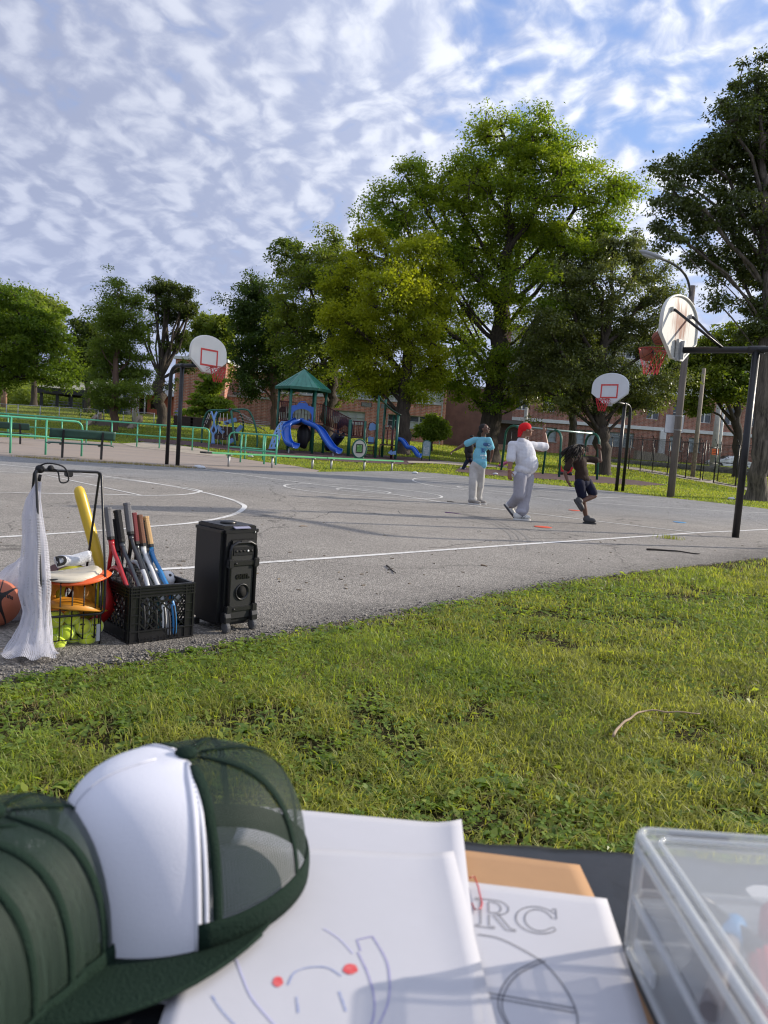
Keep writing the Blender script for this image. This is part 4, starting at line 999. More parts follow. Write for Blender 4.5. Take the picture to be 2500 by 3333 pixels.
tree('oak_tree', 'tallest oak with yellow green leaves and a thick dark trunk right of the playground', on(1592, 53), 53,
     [(1330, 575, 75, 55), (1275, 665, 85, 75), (1230, 760, 70, 60), (1395, 630, 90, 80), (1370, 740, 100, 85), (1430, 860, 100, 80), (1640, 440, 100, 75), (1735, 465, 110, 95), (1560, 545, 120, 110), (1790, 590, 130, 115), (1660, 640, 180, 130), (1910, 625, 115, 110), (1985, 660, 75, 100), (1480, 640, 80, 90),
      (1540, 800, 160, 110), (1700, 800, 170, 120), (1860, 800, 150, 110), (1960, 800, 85, 90), (1480, 960, 120, 90), (1620, 960, 90, 70), (1790, 960, 140, 100), (1470, 1110, 110, 80), (1740, 1120, 120, 70),
      (1570, 1180, 110, 70), (1440, 1230, 90, 50), (1690, 1240, 100, 60), (1530, 1275, 80, 45), (1770, 1300, 60, 40), (1640, 1310, 60, 40)],
     .72, 'oak', .185, 700, 185, .95, [(1596, 1400), (1606, 1290), (1625, 1180), (1638, 1050), (1648, 900), (1655, 700), (1660, 520)], first=.14, seed=3, limb_k=.75)
tree('oak_tree', 'yellowing oak with a slender straight trunk beside the small wavy slide', on(1311, 48), 48,
     [(1220, 830, 85, 80), (1350, 850, 100, 80), (1140, 940, 95, 70), (1270, 950, 120, 90), (1400, 960, 80, 80), (1100, 1035, 55, 45), (1190, 1080, 120, 75),
      (1330, 1090, 120, 80), (1120, 1150, 70, 40), (1240, 1190, 140, 65), (1390, 1200, 85, 60), (1170, 1240, 70, 40), (1300, 1262, 90, 40), (1210, 1285, 50, 25)],
     .36, 'yellow', .175, 340, 185, .82, [(1313, 1380), (1320, 1250), (1328, 1080), (1334, 950), (1332, 830)], first=.2, seed=4, limb_k=.35)
tree('broad_tree', 'dark green leafy tree with a forked trunk just right of the green roofed tower', on(1066, 60), 60,
     [(1085, 790, 60, 55), (960, 850, 75, 75), (1040, 870, 90, 75), (1010, 950, 120, 100), (1130, 900, 70, 80), (960, 1080, 100, 90), (1080, 1080, 110, 100), (1160, 1020, 60, 90), (1030, 1190, 120, 70), (1120, 1230, 80, 60)],
     .42, 'mid', .20, 300, 150, .92, [(1066, 1345), (1078, 1290), (1085, 1200), (1080, 1050), (1075, 900)], first=.2, seed=5)
tree('broad_tree', 'very dark green tree behind the left basketball backboard and the climber', on(893, 68), 68,
     [(815, 930, 50, 45), (850, 990, 75, 65), (800, 1040, 50, 70), (870, 1060, 100, 90), (920, 1010, 60, 70), (805, 1150, 50, 80), (880, 1180, 95, 90), (820, 1250, 55, 50), (930, 1230, 50, 55)],
     .30, 'dark', .21, 250, 160, .85, [(895, 1350), (892, 1250), (880, 1120), (870, 1020)], first=.2, seed=6, bk=bark_red)
tree('linden_tree', 'dense dark olive tree behind the far right backboard with a forking trunk', on(1962, 50), 50,
     [(2000, 790, 85, 55), (1910, 850, 75, 70), (2085, 860, 85, 75), (1840, 930, 85, 85), (1960, 950, 125, 95), (2110, 960, 95, 85), (1790, 1060, 80, 85), (1890, 1070, 125, 95), (2040, 1070, 130, 95), (2165, 1070, 60, 80), (1745, 1180, 70, 80),
      (1850, 1200, 120, 90), (1990, 1210, 130, 85), (2120, 1200, 95, 90), (1770, 1290, 75, 55), (1880, 1310, 90, 45), (2010, 1310, 100, 45), (2120, 1300, 65, 50), (1710, 1250, 45, 45)],
     .40, 'olive', .16, 430, 180, .80, [(1962, 1420), (1950, 1330), (1960, 1200), (1980, 1050), (1995, 880)], first=.2, seed=7, bk=bark, limb_k=.9, hollow=.35, droop=.5)
tree('linden_tree', 'tree with a straight pale trunk rising behind the child with dreadlocks', on(1856, 56), 56,
     [(1850, 1120, 80, 70), (1790, 1200, 60, 60), (1900, 1190, 70, 70), (1850, 1270, 80, 40)], .36, 'olive', .26, 100, 90, .9, [(1862, 1380), (1868, 1280), (1865, 1150)], first=.4, seed=8, bk=bark_light)
tree('elm_tree', 'big dark tree at the right edge with a broad ridged trunk and open limbs', (*gp(2462, 1630), 0), 28.2,
     [(2470, 290, 100, 80), (2380, 400, 70, 70), (2480, 430, 130, 110), (2560, 330, 120, 120), (2290, 520, 75, 65), (2390, 560, 110, 95), (2530, 580, 130, 110), (2165, 560, 60, 42), (2220, 640, 75, 60), (2310, 690, 90, 75), (2440, 720, 120, 90), (2140, 725, 45, 40), (2200, 790, 60, 42),
      (2290, 830, 65, 40), (2390, 870, 80, 50), (2500, 880, 110, 80), (2600, 750, 120, 130), (2440, 990, 70, 50), (2510, 1040, 70, 55), (2620, 1000, 100, 90), (2330, 985, 42, 25), (2430, 1085, 50, 28), (2690, 500, 130, 140), (2690, 1000, 80, 90)],
     .35, 'near', .125, 480, 150, .44, [(2474, 1500), (2486, 1350), (2498, 1180), (2506, 1000), (2496, 800), (2484, 560), (2475, 380)], bk=bark_light, first=.25, seed=9, limb_k=.35, hollow=.5, twig=.012, droop=.45)
tree('broad_tree', 'leafy tree with glossy green leaves behind the brown street lamp post', on(2400, 62), 62,
     [(2300, 1170, 95, 60), (2390, 1120, 90, 60), (2220, 1220, 80, 65), (2330, 1250, 90, 60), (2430, 1230, 80, 70), (2260, 1310, 60, 30), (2470, 1150, 60, 70), (2400, 1290, 60, 30)],
     .35, 'mid', .32, 210, 84, .95, [(2400, 1400), (2390, 1280), (2350, 1150)], first=.3, seed=10)
tree('maple_tree', 'broad spreading maple at the left edge with leaves hanging over the pavilion roof', on(-150, 58), 58,
     [(10, 960, 70, 38), (-40, 1030, 120, 80), (60, 1030, 90, 70), (110, 1080, 70, 60), (150, 1080, 60, 65), (30, 1130, 110, 70), (190, 1150, 50, 55), (120, 1180, 80, 55), (215, 1200, 38, 30), (40, 1220, 90, 40), (160, 1235, 60, 22), (-120, 1100, 110, 110), (-60, 1230, 90, 50), (235, 1240, 28, 20)],
     .55, 'maple', .20, 380, 140, .82, [(-140, 1330), (-90, 1290), (-60, 1200), (-30, 1080)], first=.3, seed=12, limb_k=.1)
tree('broad_tree', 'lighter tree peeking over the spreading maple at the left edge', on(110, 82), 82, [(75, 985, 40, 32), (120, 985, 45, 40), (160, 1010, 40, 50), (120, 1060, 70, 50), (180, 1060, 30, 40)], .35, 'pale', .34, 90, 80, 1.1, first=.3, seed=13)
tree('broad_tree', 'dark leafy tree in the gap between the maple and the tall cypress', on(285, 72), 72, [(265, 1070, 32, 28), (300, 1095, 42, 42), (255, 1130, 40, 36), (300, 1170, 55, 45), (270, 1220, 50, 30)], .3, 'locust', .32, 100, 70, .9, first=.25, seed=14)
tree('cypress_tree', 'feathery cone shaped cypress standing in front of the concrete steps', on(371, 45), 45,
     [(385, 925, 18, 28), (388, 975, 36, 32), (405, 1030, 55, 30), (345, 1000, 22, 28), (440, 985, 26, 30), (355, 1050, 45, 34), (430, 1080, 45, 34), (385, 1110, 60, 34), (320, 1115, 25, 14), (345, 1150, 55, 28), (425, 1160, 60, 28), (380, 1205, 75, 26), (325, 1225, 38, 18), (440, 1220, 55, 22), (375, 1265, 85, 22), (455, 1265, 42, 14), (320, 1290, 42, 12), (405, 1310, 60, 14), (350, 1320, 45, 10)],
     .19, 'cypress', .12, 400, 95, .58, [(374, 1330), (378, 1220), (384, 1100), (386, 980), (386, 915)], first=.12, seed=15, bk=bark_red, limb_k=.35, hollow=.2, twig=.010, flat=.55, droop=.25)
tree('locust_tree', 'gnarled open tree with bare twisting limbs left of the brick school', on(526, 52), 52,
     [(510, 945, 36, 20), (555, 935, 48, 24), (600, 950, 30, 20), (585, 985, 50, 26), (625, 995, 18, 14), (540, 985, 24, 18), (545, 1035, 40, 26), (605, 1030, 36, 20), (495, 1000, 20, 14), (580, 1090, 26, 20), (480, 1060, 24, 18), (555, 1130, 28, 14), (470, 1110, 20, 14), (610, 1200, 28, 10), (660, 1180, 26, 10), (560, 1260, 20, 8)],
     .27, 'locust', .15, 210, 62, .46, [(524, 1320), (519, 1262), (524, 1225)], first=.8, seed=16, limb_k=.25, hollow=.3, twig=.026)
tree('broad_tree', 'soft green tree just behind the left basketball backboard', on(690, 78), 78, [(670, 1065, 50, 38), (720, 1075, 45, 45), (640, 1110, 36, 36), (700, 1135, 60, 50), (650, 1180, 45, 40), (740, 1170, 40, 50), (590, 1120, 26, 20)], .3, 'mid', .34, 150, 80, 1.0, first=.25, seed=17)
tree('young_conifer', 'young bushy redwood with layered bright sprays before the tall brick block', on(672, 58), 58, [(680, 1235, 26, 18), (690, 1275, 45, 22), (650, 1300, 40, 22), (710, 1315, 46, 24), (660, 1345, 58, 24), (720, 1355, 36, 20), (670, 1385, 66, 18), (700, 1250, 30, 18)], .13, 'young', .24, 170, 70, .5, [(674, 1360), (680, 1280), (682, 1225)], first=.08, seed=18, hollow=.3, twig=.012, flat=.35)
tree('sapling', 'small multi stemmed sapling with bright leaves on the lawn before the stained wing', on(1404, 55), 55, [(1410, 1362, 20, 18), (1395, 1385, 30, 20), (1425, 1385, 30, 22), (1380, 1405, 26, 18), (1410, 1410, 32, 20), (1438, 1405, 22, 16), (1400, 1430, 24, 12)], .07, 'young', .22, 110, 64, .42, [(1405, 1450), (1408, 1410), (1410, 1365)], first=.25, seed=19, twig=.01)
# far woods behind the pavilion
def far_woods():
 r = np.random.default_rng(5); C = []
 for px in range(-420, 420, 7):
  for k in range(5): C.append(at(px + r.uniform(-6, 6), r.uniform(1262, 1338), 112 + r.uniform(-5, 8)))
 C = np.array(C); V, F = leaf_cloud(C, 1.5 * r.uniform(.6, 1.3, len(C)), 60, .45, r)
 o = link('woods', npmesh('woods', V, F, 4), LM['pale']); o['kind'] = 'stuff'
 C = []
 for px in range(-420, 420, 9):
  for k in range(5): C.append(at(px + r.uniform(-6, 6), r.uniform(1240, 1335), 124 + r.uniform(-5, 8)))
 C = np.array(C); V, F = leaf_cloud(C, 1.9 * r.uniform(.6, 1.3, len(C)), 60, .5, r)
 o = link('woods', npmesh('woods', V, F, 4), LM['mid']); o['kind'] = 'stuff'
 C = []
 for px in range(1900, 3400, 14):
  for k in range(9): C.append(at(px + r.uniform(-8, 8), r.uniform(1250, 1540), 140 + r.uniform(-5, 8)))
 C = np.array(C); V, F = leaf_cloud(C, 2.4 * r.uniform(.6, 1.3, len(C)), 50, .6, r)
 o = link('woods', npmesh('woods', V, F, 4), LM['mid']); o['kind'] = 'stuff'
far_woods()

# ================================================================== basketball hoops
board_white = mat('board_white', (.74, .73, .68), .45, var=.06, vscale=1.5)
board_grey = mat('board_pale', (.66, .68, .69), .45, var=.05, vscale=1.5)
red_paint = mat('red_paint', (.62, .06, .05), .5, var=.15, vscale=20)
rim_red = mat('rim_red', (.35, .05, .03), .5); net_red = mat('net_red', (.62, .035, .05), .7)
def rusty_back():
 m = mat('rusty_board_back', (.66, .66, .61), .5); N, L, b = nodes_of(m); tc = N.new('ShaderNodeTexCoord')
 mp = N.new('ShaderNodeMapping'); mp.inputs['Scale'].default_value = (8.5, 8.5, .8); L.new(tc.outputs['Object'], mp.inputs[0])
 n = N.new('ShaderNodeTexNoise'); n.inputs['Scale'].default_value = 1.5; n.inputs['Detail'].default_value = 7; n.inputs['Roughness'].default_value = .6; L.new(mp.outputs[0], n.inputs['Vector'])
 sp = N.new('ShaderNodeSeparateXYZ'); L.new(tc.outputs['Object'], sp.inputs[0])
 def M_(op, a, c_=None, cl=False):
  q = N.new('ShaderNodeMath'); q.operation = op; q.use_clamp = cl
  for i, v in enumerate((a, c_)):
   if v is None: continue
   if isinstance(v, (int, float)): q.inputs[i].default_value = v
   else: L.new(v, q.inputs[i])
  return q.outputs[0]
 # stains run in the middle of the plate
 fx = M_('SUBTRACT', 1, M_('MULTIPLY', M_('ABSOLUTE', sp.outputs[0]), 1.75), True); fz = M_('SUBTRACT', 1, M_('MULTIPLY', M_('ABSOLUTE', M_('SUBTRACT', sp.outputs[2], .08)), 2.4), True)
 f = M_('MULTIPLY', fx, M_('POWER', fz, .5)); k = M_('ADD', n.outputs['Fac'], M_('MULTIPLY', M_('SUBTRACT', f, .42), .55))
 r = N.new('ShaderNodeMapRange'); r.inputs[1].default_value = .47; r.inputs[2].default_value = .68; L.new(k, r.inputs[0])
 x = N.new('ShaderNodeMix'); x.data_type = 'RGBA'; L.new(r.outputs[0], x.inputs[0]); x.inputs[6].default_value = (.66, .66, .61, 1); x.inputs[7].default_value = (.23, .07, .022, 1); L.new(x.outputs[2], b.inputs['Base Color']); return m
RUST = rusty_back()
def fan_outline(w_=1.37, h=1.02, n=18):
 P = [(-.20, -h / 2), (.20, -h / 2), (w_ / 2, -h * .17), (w_ / 2, h * .02)]
 for k in range(1, n):
  t = math.pi * k / n; P.append((w_ / 2 * math.cos(t) ** 1 if True else 0, h * .02 + h * .48 * math.sin(t) ** .82))
 P.append((-w_ / 2, h * .02)); P.append((-w_ / 2, -h * .17)); return P
def hoop(label, posts, nf, bc, zarm, bm_, paint, bend=True, posts_r=.062, rimz=None):
 """posts: [near, far] ground points; nf: unit vector out of the playing face; bc: centre of the board"""
 base = Vector((posts[0][0], posts[0][1], 0)); ev = thing('basketball_hoop', label, 'basketball hoop', base, group='basketball hoops round the courts')
 nf = Vector((nf[0], nf[1], 0)).normalized(); sd = Vector((-nf.y, nf.x, 0)); bc = Vector(bc)
 ax = Vector((0, 0, 1)); Mb = Matrix((sd, ax.cross(sd) * -1, ax)).transposed()   # local x along board, y = towards face
 Mb = Matrix((sd, -nf, ax)).transposed()                                          # local -y is the playing face
 out = fan_outline(); ob = MB(); m3 = Matrix(((1, 0, 0), (0, 0, -1), (0, 1, 0)))  # xy outline -> xz plate
 ob.prism(out, -.02, .02, m3)
 o = ob.build('backboard', bm_, ev, bevel=.008, merge=True); o.location = bc - base; o.rotation_euler = Mb.to_euler()
 if paint:
  w2, h2, t = .305, .215, .05; cz = -.10
  q = MB()
  for (c_, s_) in (((0, 0, cz + h2), (2 * w2 + t, .004, t)), ((0, 0, cz - h2), (2 * w2 + t, .004, t)), ((-w2, 0, cz), (t, .004, 2 * h2 - t - .001)), ((w2, 0, cz), (t, .004, 2 * h2 - t - .001))): q.box((c_[0], -.024, c_[2]), s_)
  q.build('target_square', red_paint, o)
 # steel lip round the plate
 q = MB(); q.tube([(x * .995, .03, z * .995) for x, z in out], .02, 6, True); q.build('rim_lip', bm_, o)
 za = zarm - bc.z
 q = MB(); q.box((0, .06, za), (.22, .05, .34)); q.box((0, .10, za), (.05, .08, .30)); q.build('bracket', galv, o, bevel=.006)
 for s in (-1, 1):
  q = MB().box((s * .36, .045, .24), (.06, .04, .07)); q.build('bracket', galv, o)
 # hoop ring and net
 rz = (rimz or zarm) - bc.z + .0; rc = Vector((0, -.40, rz)); ring = [(rc.x + .23 * math.cos(t), rc.y + .23 * math.sin(t), rz) for t in np.linspace(0, 2 * math.pi, 25)[:-1]]
 q = MB(); q.tube(ring, .011, 6, True); q.bar((-.08, -.02, rz - .01), (-.08, -.2, rz), .025, .012); q.bar((.08, -.02, rz - .01), (.08, -.2, rz), .025, .012)
 q.tube([(-.1, -.03, rz - .12), (-.14, -.3, rz - .01)], .008, 5); q.tube([(.1, -.03, rz - .12), (.14, -.3, rz - .01)], .008, 5); q.build('rim', rim_red, o)
 q = MB(); n = 12; L_ = [(.225, 0), (.205, -.10), (.175, -.20), (.135, -.31), (.115, -.42)]
 for k in range(n):
  for dirn in (1, -1):
   P = []
   for j, (rr, dz) in enumerate(L_):
    t = 2 * math.pi * (k + dirn * j * .5) / n; P.append((rc.x + rr * math.cos(t), rc.y + rr * math.sin(t), rz + dz))
   q.tube(P, .0042 if not paint else .0065, 4, caps=False)
 q.build('net', net_red, o)
 # arm and posts
 A = bc - nf * .12; A.z = zarm; p2 = Vector((posts[0][0], posts[0][1], zarm)); p1 = Vector((posts[1][0], posts[1][1], 0))
 q = MB()
 if bend:
  e = (Vector((p1.x, p1.y, zarm)) - p2).normalized(); far = Vector((p1.x, p1.y, zarm)); rr = min(.30, (far - p2).length * .8)
  P = [A, p2, far - e * rr]
  for t in (.25, .5, .75): a = t * math.pi / 2; P.append(far - e * rr + e * rr * math.sin(a) + Vector((0, 0, -rr * (1 - math.cos(a)))))
  P += [far + Vector((0, 0, -rr)), Vector((p1.x, p1.y, -.1))]
 else:
  P = [A, p2, Vector((p1.x, p1.y, zarm))]
 q.tube([p for p in P], posts_r * .92, 12); q.build('arm', black_steel, ev, True)
 q = MB(); q.tube([(0, 0, -.1), (0, 0, zarm)], posts_r, 14); q.build('post', black_steel, ev)
 q = MB(); e2 = (A - p2).normalized(); q.tube([p2 + e2 * .12 - base, p2 - e2 * .12 - base], posts_r * 1.12, 12); q.build('collar', black_steel, ev)
 for s in (-1, 1):
  q = MB(); st = p2 + e2 * (.42 * (A - p2).length); en = bc + sd * s * .36 - nf * .06 + Vector((0, 0, .24)); q.tube([st, en], .022, 8); q.build('strut', black_steel, ev, True)
 return ev, o, rc
bN = at(2208, 1068, 12.87)
nN = (-.72, .69); eN = Vector((.72, -.69, 0)) * 1.5
hN, oN, rcN = hoop('nearest basketball hoop at the right edge with a rusty backboard seen from behind', [(5.607, 12.2), (5.607 + eN.x, 12.2 + eN.y)], nN, bN, 2.965, RUST, False, bend=True, posts_r=.056, rimz=at(2110, 1134, 13.1).z)
hL, oL, rcL = hoop('basketball hoop on the left with a cream fan backboard before the brick block', [(-6.28, 23.07), (-6.68, 23.34)], (.835, -.55), at(680, 1153, 22.2), 2.97, board_white, True, rimz=at(705, 1194, 21.9).z)
hR, oR, rcR = hoop('farthest basketball hoop with a pale grey backboard behind the running child', [(8.28, 27.69), (8.60, 28.0)], (-.71, -.70), at(1985, 1264, 26.7), 3.12, board_grey, True, rimz=at(1965, 1297, 26.3).z)
# basketballs
def ball_material(name, c1, c2, seam=(.02, .015, .015)):
 m = mat(name, c1, .62, spec=.4); N, L, b = nodes_of(m); tc = N.new('ShaderNodeTexCoord'); sp = N.new('ShaderNodeSeparateXYZ'); L.new(tc.outputs['Object'], sp.inputs[0])
 def M_(op, a, c_=None):
  q = N.new('ShaderNodeMath'); q.operation = op
  for i, v in enumerate((a, c_)):
   if v is None: continue
   if isinstance(v, (int, float)): q.inputs[i].default_value = v
   else: L.new(v, q.inputs[i])
  return q.outputs[0]
 x, y, z = sp.outputs
 d = M_('MINIMUM', M_('ABSOLUTE', x), M_('ABSOLUTE', z))
 ell = M_('SUBTRACT', M_('ADD', M_('POWER', M_('MULTIPLY', x, 1 / .073), 2), M_('POWER', M_('MULTIPLY', z, 1 / .118), 2)), 1.0)
 d = M_('MINIMUM', d, M_('MULTIPLY', M_('ABSOLUTE', ell), .035))
 k = M_('LESS_THAN', d, .0028); n = N.new('ShaderNodeTexNoise'); n.inputs['Scale'].default_value = 9; L.new(tc.outputs['Object'], n.inputs['Vector'])
 x0 = N.new('ShaderNodeMix'); x0.data_type = 'RGBA'; L.new(n.outputs['Fac'], x0.inputs[0]); x0.inputs[6].default_value = c1 + (1,); x0.inputs[7].default_value = c2 + (1,)
 x1 = N.new('ShaderNodeMix'); x1.data_type = 'RGBA'; L.new(k, x1.inputs[0]); L.new(x0.outputs[2], x1.inputs[6]); x1.inputs[7].default_value = seam + (1,); L.new(x1.outputs[2], b.inputs['Base Color'])
 v = N.new('ShaderNodeTexVoronoi'); v.inputs['Scale'].default_value = 320; L.new(tc.outputs['Object'], v.inputs['Vector']); bp = N.new('ShaderNodeBump'); bp.inputs['Strength'].default_value = .4; bp.inputs['Distance'].default_value = .001; bp.invert = True
 L.new(v.outputs['Distance'], bp.inputs['Height']); L.new(bp.outputs[0], b.inputs['Normal']); return m
BALL = ball_material('basketball_leather', (.21, .06, .032), (.30, .09, .045)); BALL2 = ball_material('basketball_worn', (.40, .115, .06), (.50, .16, .09))
def basketball(label, c, m, rot):
 o = MB().ball((0, 0, 0), .12, 32, 20).build('basketball', m); o.location = c; o.rotation_euler = rot; return tag(o, label, 'basketball')
rim_w = at(2106, 1152, 13.08)
basketball('brown basketball dropping through the red net of the nearest hoop', rim_w, BALL, (1.2, .3, .5))
basketball('brown basketball in the air half hidden behind the rusty backboard', at(2146, 1100, 13.1), BALL, (.4, 1.0, .2))

# ================================================================== green rails and benches
mint = mat('mint_pipe', (.085, .40, .235), .38, var=.12, vscale=3); bench_green = mat('bench_dark_green', (.025, .075, .055), .5, var=.25, vscale=5); plank_green = mat('plank_green', (.08, .36, .14), .45, var=.15, vscale=6)
def railing(label, posts, h=1.1, rails=(1.1, .56), r=.033, round_end=True, start_round=False, name='pipe_railing'):
 P = [Vector((p[0], p[1], p[2] if len(p) > 2 else tz(p[0], p[1]))) for p in posts]; base = P[0].copy(); ev = thing(name, label, 'railing', base)
 for i, p in enumerate(P):
  if i == len(P) - 1 and round_end or (i == 0 and start_round): continue
  q = MB(); q.tube([p - base - Vector((0, 0, .05)), p - base + Vector((0, 0, h))], r, 8); q.build('post', mint, ev)
 pts = [p + Vector((0, 0, h)) for p in P]; rr = .22; path = []
 def corner(a, b):                       # from a towards b, bending down at b
  d = (b - a).normalized(); o = []
  for t in (0, .25, .5, .75, 1): g_ = t * math.pi / 2; o.append(b - d * rr + d * rr * math.sin(g_) - Vector((0, 0, rr * (1 - math.cos(g_)))))
  return o
 path = list(pts)
 if round_end: path = path[:-1] + corner(pts[-2], pts[-1]) + [P[-1] - Vector((0, 0, .05))]
 if start_round: path = ([P[0] - Vector((0, 0, .05))] + corner(pts[1], pts[0])[::-1] + path[1:])
 q = MB(); q.tube(path, r, 8); q.build('top_rail', mint, ev, True)
 for z in rails[1:]:
  q = MB(); q.tube([p + Vector((0, 0, z)) for p in P], r * .9, 8); q.build('mid_rail', mint, ev, True)
 return ev
railing('mint green pipe railing nearest the court on the left, with a rounded end', [(-13.2, 21.6), (-12.3, 22.37), (-11.35, 23.15), gp(148, 1481), gp(265, 1486)])
railing('long mint green pipe railing running behind the dark green benches', [on(px, 36) for px in (-160, -65, 25, 114, 200, 280, 362)] + [on(445, 36.1), on(518, 36.3), on(625, 36.6), on(678, 36.8)])
a_, b_, c_ = on(782, 29.5), on(859, 29.3), on(897, 29.2);
railing('short mint green railing section standing behind the long green bench', [a_, b_, c_], 1.12, (1.1, .5), .034, False)
railing('short mint green railing set back from its twin near the blue climbing wall', [on(742, 33), on(796, 33), on(854, 33)], 1.12, (1.1, .5), .032, False, True)
def park_bench(label, a, b):
 a = Vector(a); b = Vector(b); d = b - a; L = d.length; ang = math.atan2(d.y, d.x)
 ev = thing('park_bench', label, 'bench', (a + b) / 2, ang, 'dark green park benches')
 # back of the bench is at -y (towards the court)
 for s in (-1, 1):
  q = MB(); q.bar((s * L / 2, 0, -.05), (s * L / 2, -.02, .48), .06, .06); q.bar((s * L / 2, -.02, .45), (s * L / 2, -.10, .86), .06, .06); q.build('leg', black_steel, ev)
  q = MB(); q.bar((s * L / 2, -.02, .40), (s * L / 2, .36, .41), .05, .05); q.build('seat_bracket', black_steel, ev)
 w_ = L + .75
 def plate(y0, z0, y1, z1, name):
  q = MB(); n = 24
  def fn(u, v):
   x = (u - .5) * w_; e = max(0, abs(u - .5) * 2 - .9) / .1
   return (x, y0 + (y1 - y0) * v, z0 + (z1 - z0) * v - (.03 * e * e if name == 'seat' else 0))
  q.grid(fn, n, 4); o = q.build(name, bench_green, ev, solid=.03); return o
 plate(.02, .44, .42, .45, 'seat'); plate(-.02, .60, -.12, .86, 'backrest')
 return ev
park_bench('dark green park bench with its back to the court behind the first railing', (*gp(202, 1491), 0), (*gp(329, 1497), 0))
p_ = on(66, 31.5); park_bench('dark green park bench cut off by the left edge, behind the near railing', (p_.x - 1.2, p_.y - .1, p_.z), p_)
def long_bench():
 L_ = [gp(*p) for p in [(731, 1520), (870, 1526), (1000, 1528), (1060, 1529), (1168, 1531), (1268, 1533)]]
 a, b = Vector((*gp(722, 1519), 0)), Vector((*gp(1290, 1534), 0)); d = (b - a).normalized()
 ev = thing('long_bench', 'long backless bench of two bright green planks on steel legs', 'bench', a)
 m = a + (b - a) * .52
 A, B = a - d * .55, b + d * .3
 for p0, p1 in ((A, m - d * .01), (m + d * .01, B)):
  q = MB(); q.bar(p0 + Vector((0, 0, .43)), p1 + Vector((0, 0, .43)), .27, .055); q.build('plank', plank_green, ev, True, bevel=.012)
 q = MB(); q.bar(A - d * .25 + Vector((0, 0, .43)), A - d * .005 + Vector((0, 0, .43)), .27, .055); q.build('end_cap', black_steel, ev, True)
 for t in (.03, .235, .45, .56, .77, .965):
  p = a + (b - a) * t; q = MB(); q.tube([p - Vector((0, 0, .05)), p + Vector((0, 0, .40))], .04, 8); q.build('leg', galv, ev, True)
  q = MB(); q.bar(p + Vector((-d.y, d.x, 0)) * .12 + Vector((0, 0, .39)), p - Vector((-d.y, d.x, 0)) * .12 + Vector((0, 0, .39)), .06, .02); q.build('bracket', galv, ev, True)
long_bench()

# ================================================================== playground
pg_green = mat('play_green', (.016, .11, .072), .45, var=.2, vscale=4); pg_roof = mat('play_roof_green', (.035, .19, .14), .42, var=.12, vscale=3)
pg_blue = mat('play_blue', (.018, .115, .50), .32, var=.08, vscale=2, coat=.3); pg_lblue = mat('play_light_blue', (.16, .30, .56), .5, var=.1, vscale=3); pg_navy = mat('play_navy', (.012, .022, .085), .4)
maroon = mat('play_maroon', (.075, .012, .016), .5, var=.2, vscale=4); dark_plastic = mat('dark_plastic', (.012, .012, .016), .5, bump=.6, bscale=6); deck_m = mat('play_deck', (.06, .03, .022), .7, var=.2)
def vtube(p0, p1, r, ev, name, m, seg=8): q = MB(); q.tube([p0, p1], r, seg); return q.build(name, m, ev, True)
def trough(path, w_, side, ev, name, m, roll=None):
 P = [Vector(p) for p in smooth_pts(path, 5)]; n = len(P); prof = [(-.5, 1), (-.55, .98), (-.5, .45), (-.36, .08), (0, -.02), (.36, .08), (.5, .45), (.55, .98), (.5, 1)]
 q = MB(); vs = []
 for i, p in enumerate(P):
  t = (P[min(i + 1, n - 1)] - P[max(i - 1, 0)]).normalized(); s = t.cross(Vector((0, 0, 1))).normalized(); u = s.cross(t)
  for a, b in prof: vs.append(p + s * a * w_ + u * b * side)
 k = len(prof); fs = [(i * k + j, i * k + j + 1, (i + 1) * k + j + 1, (i + 1) * k + j) for i in range(n - 1) for j in range(k - 1)]
 q.add(vs, fs, True); return q.build(name, m, ev, True, solid=.03)
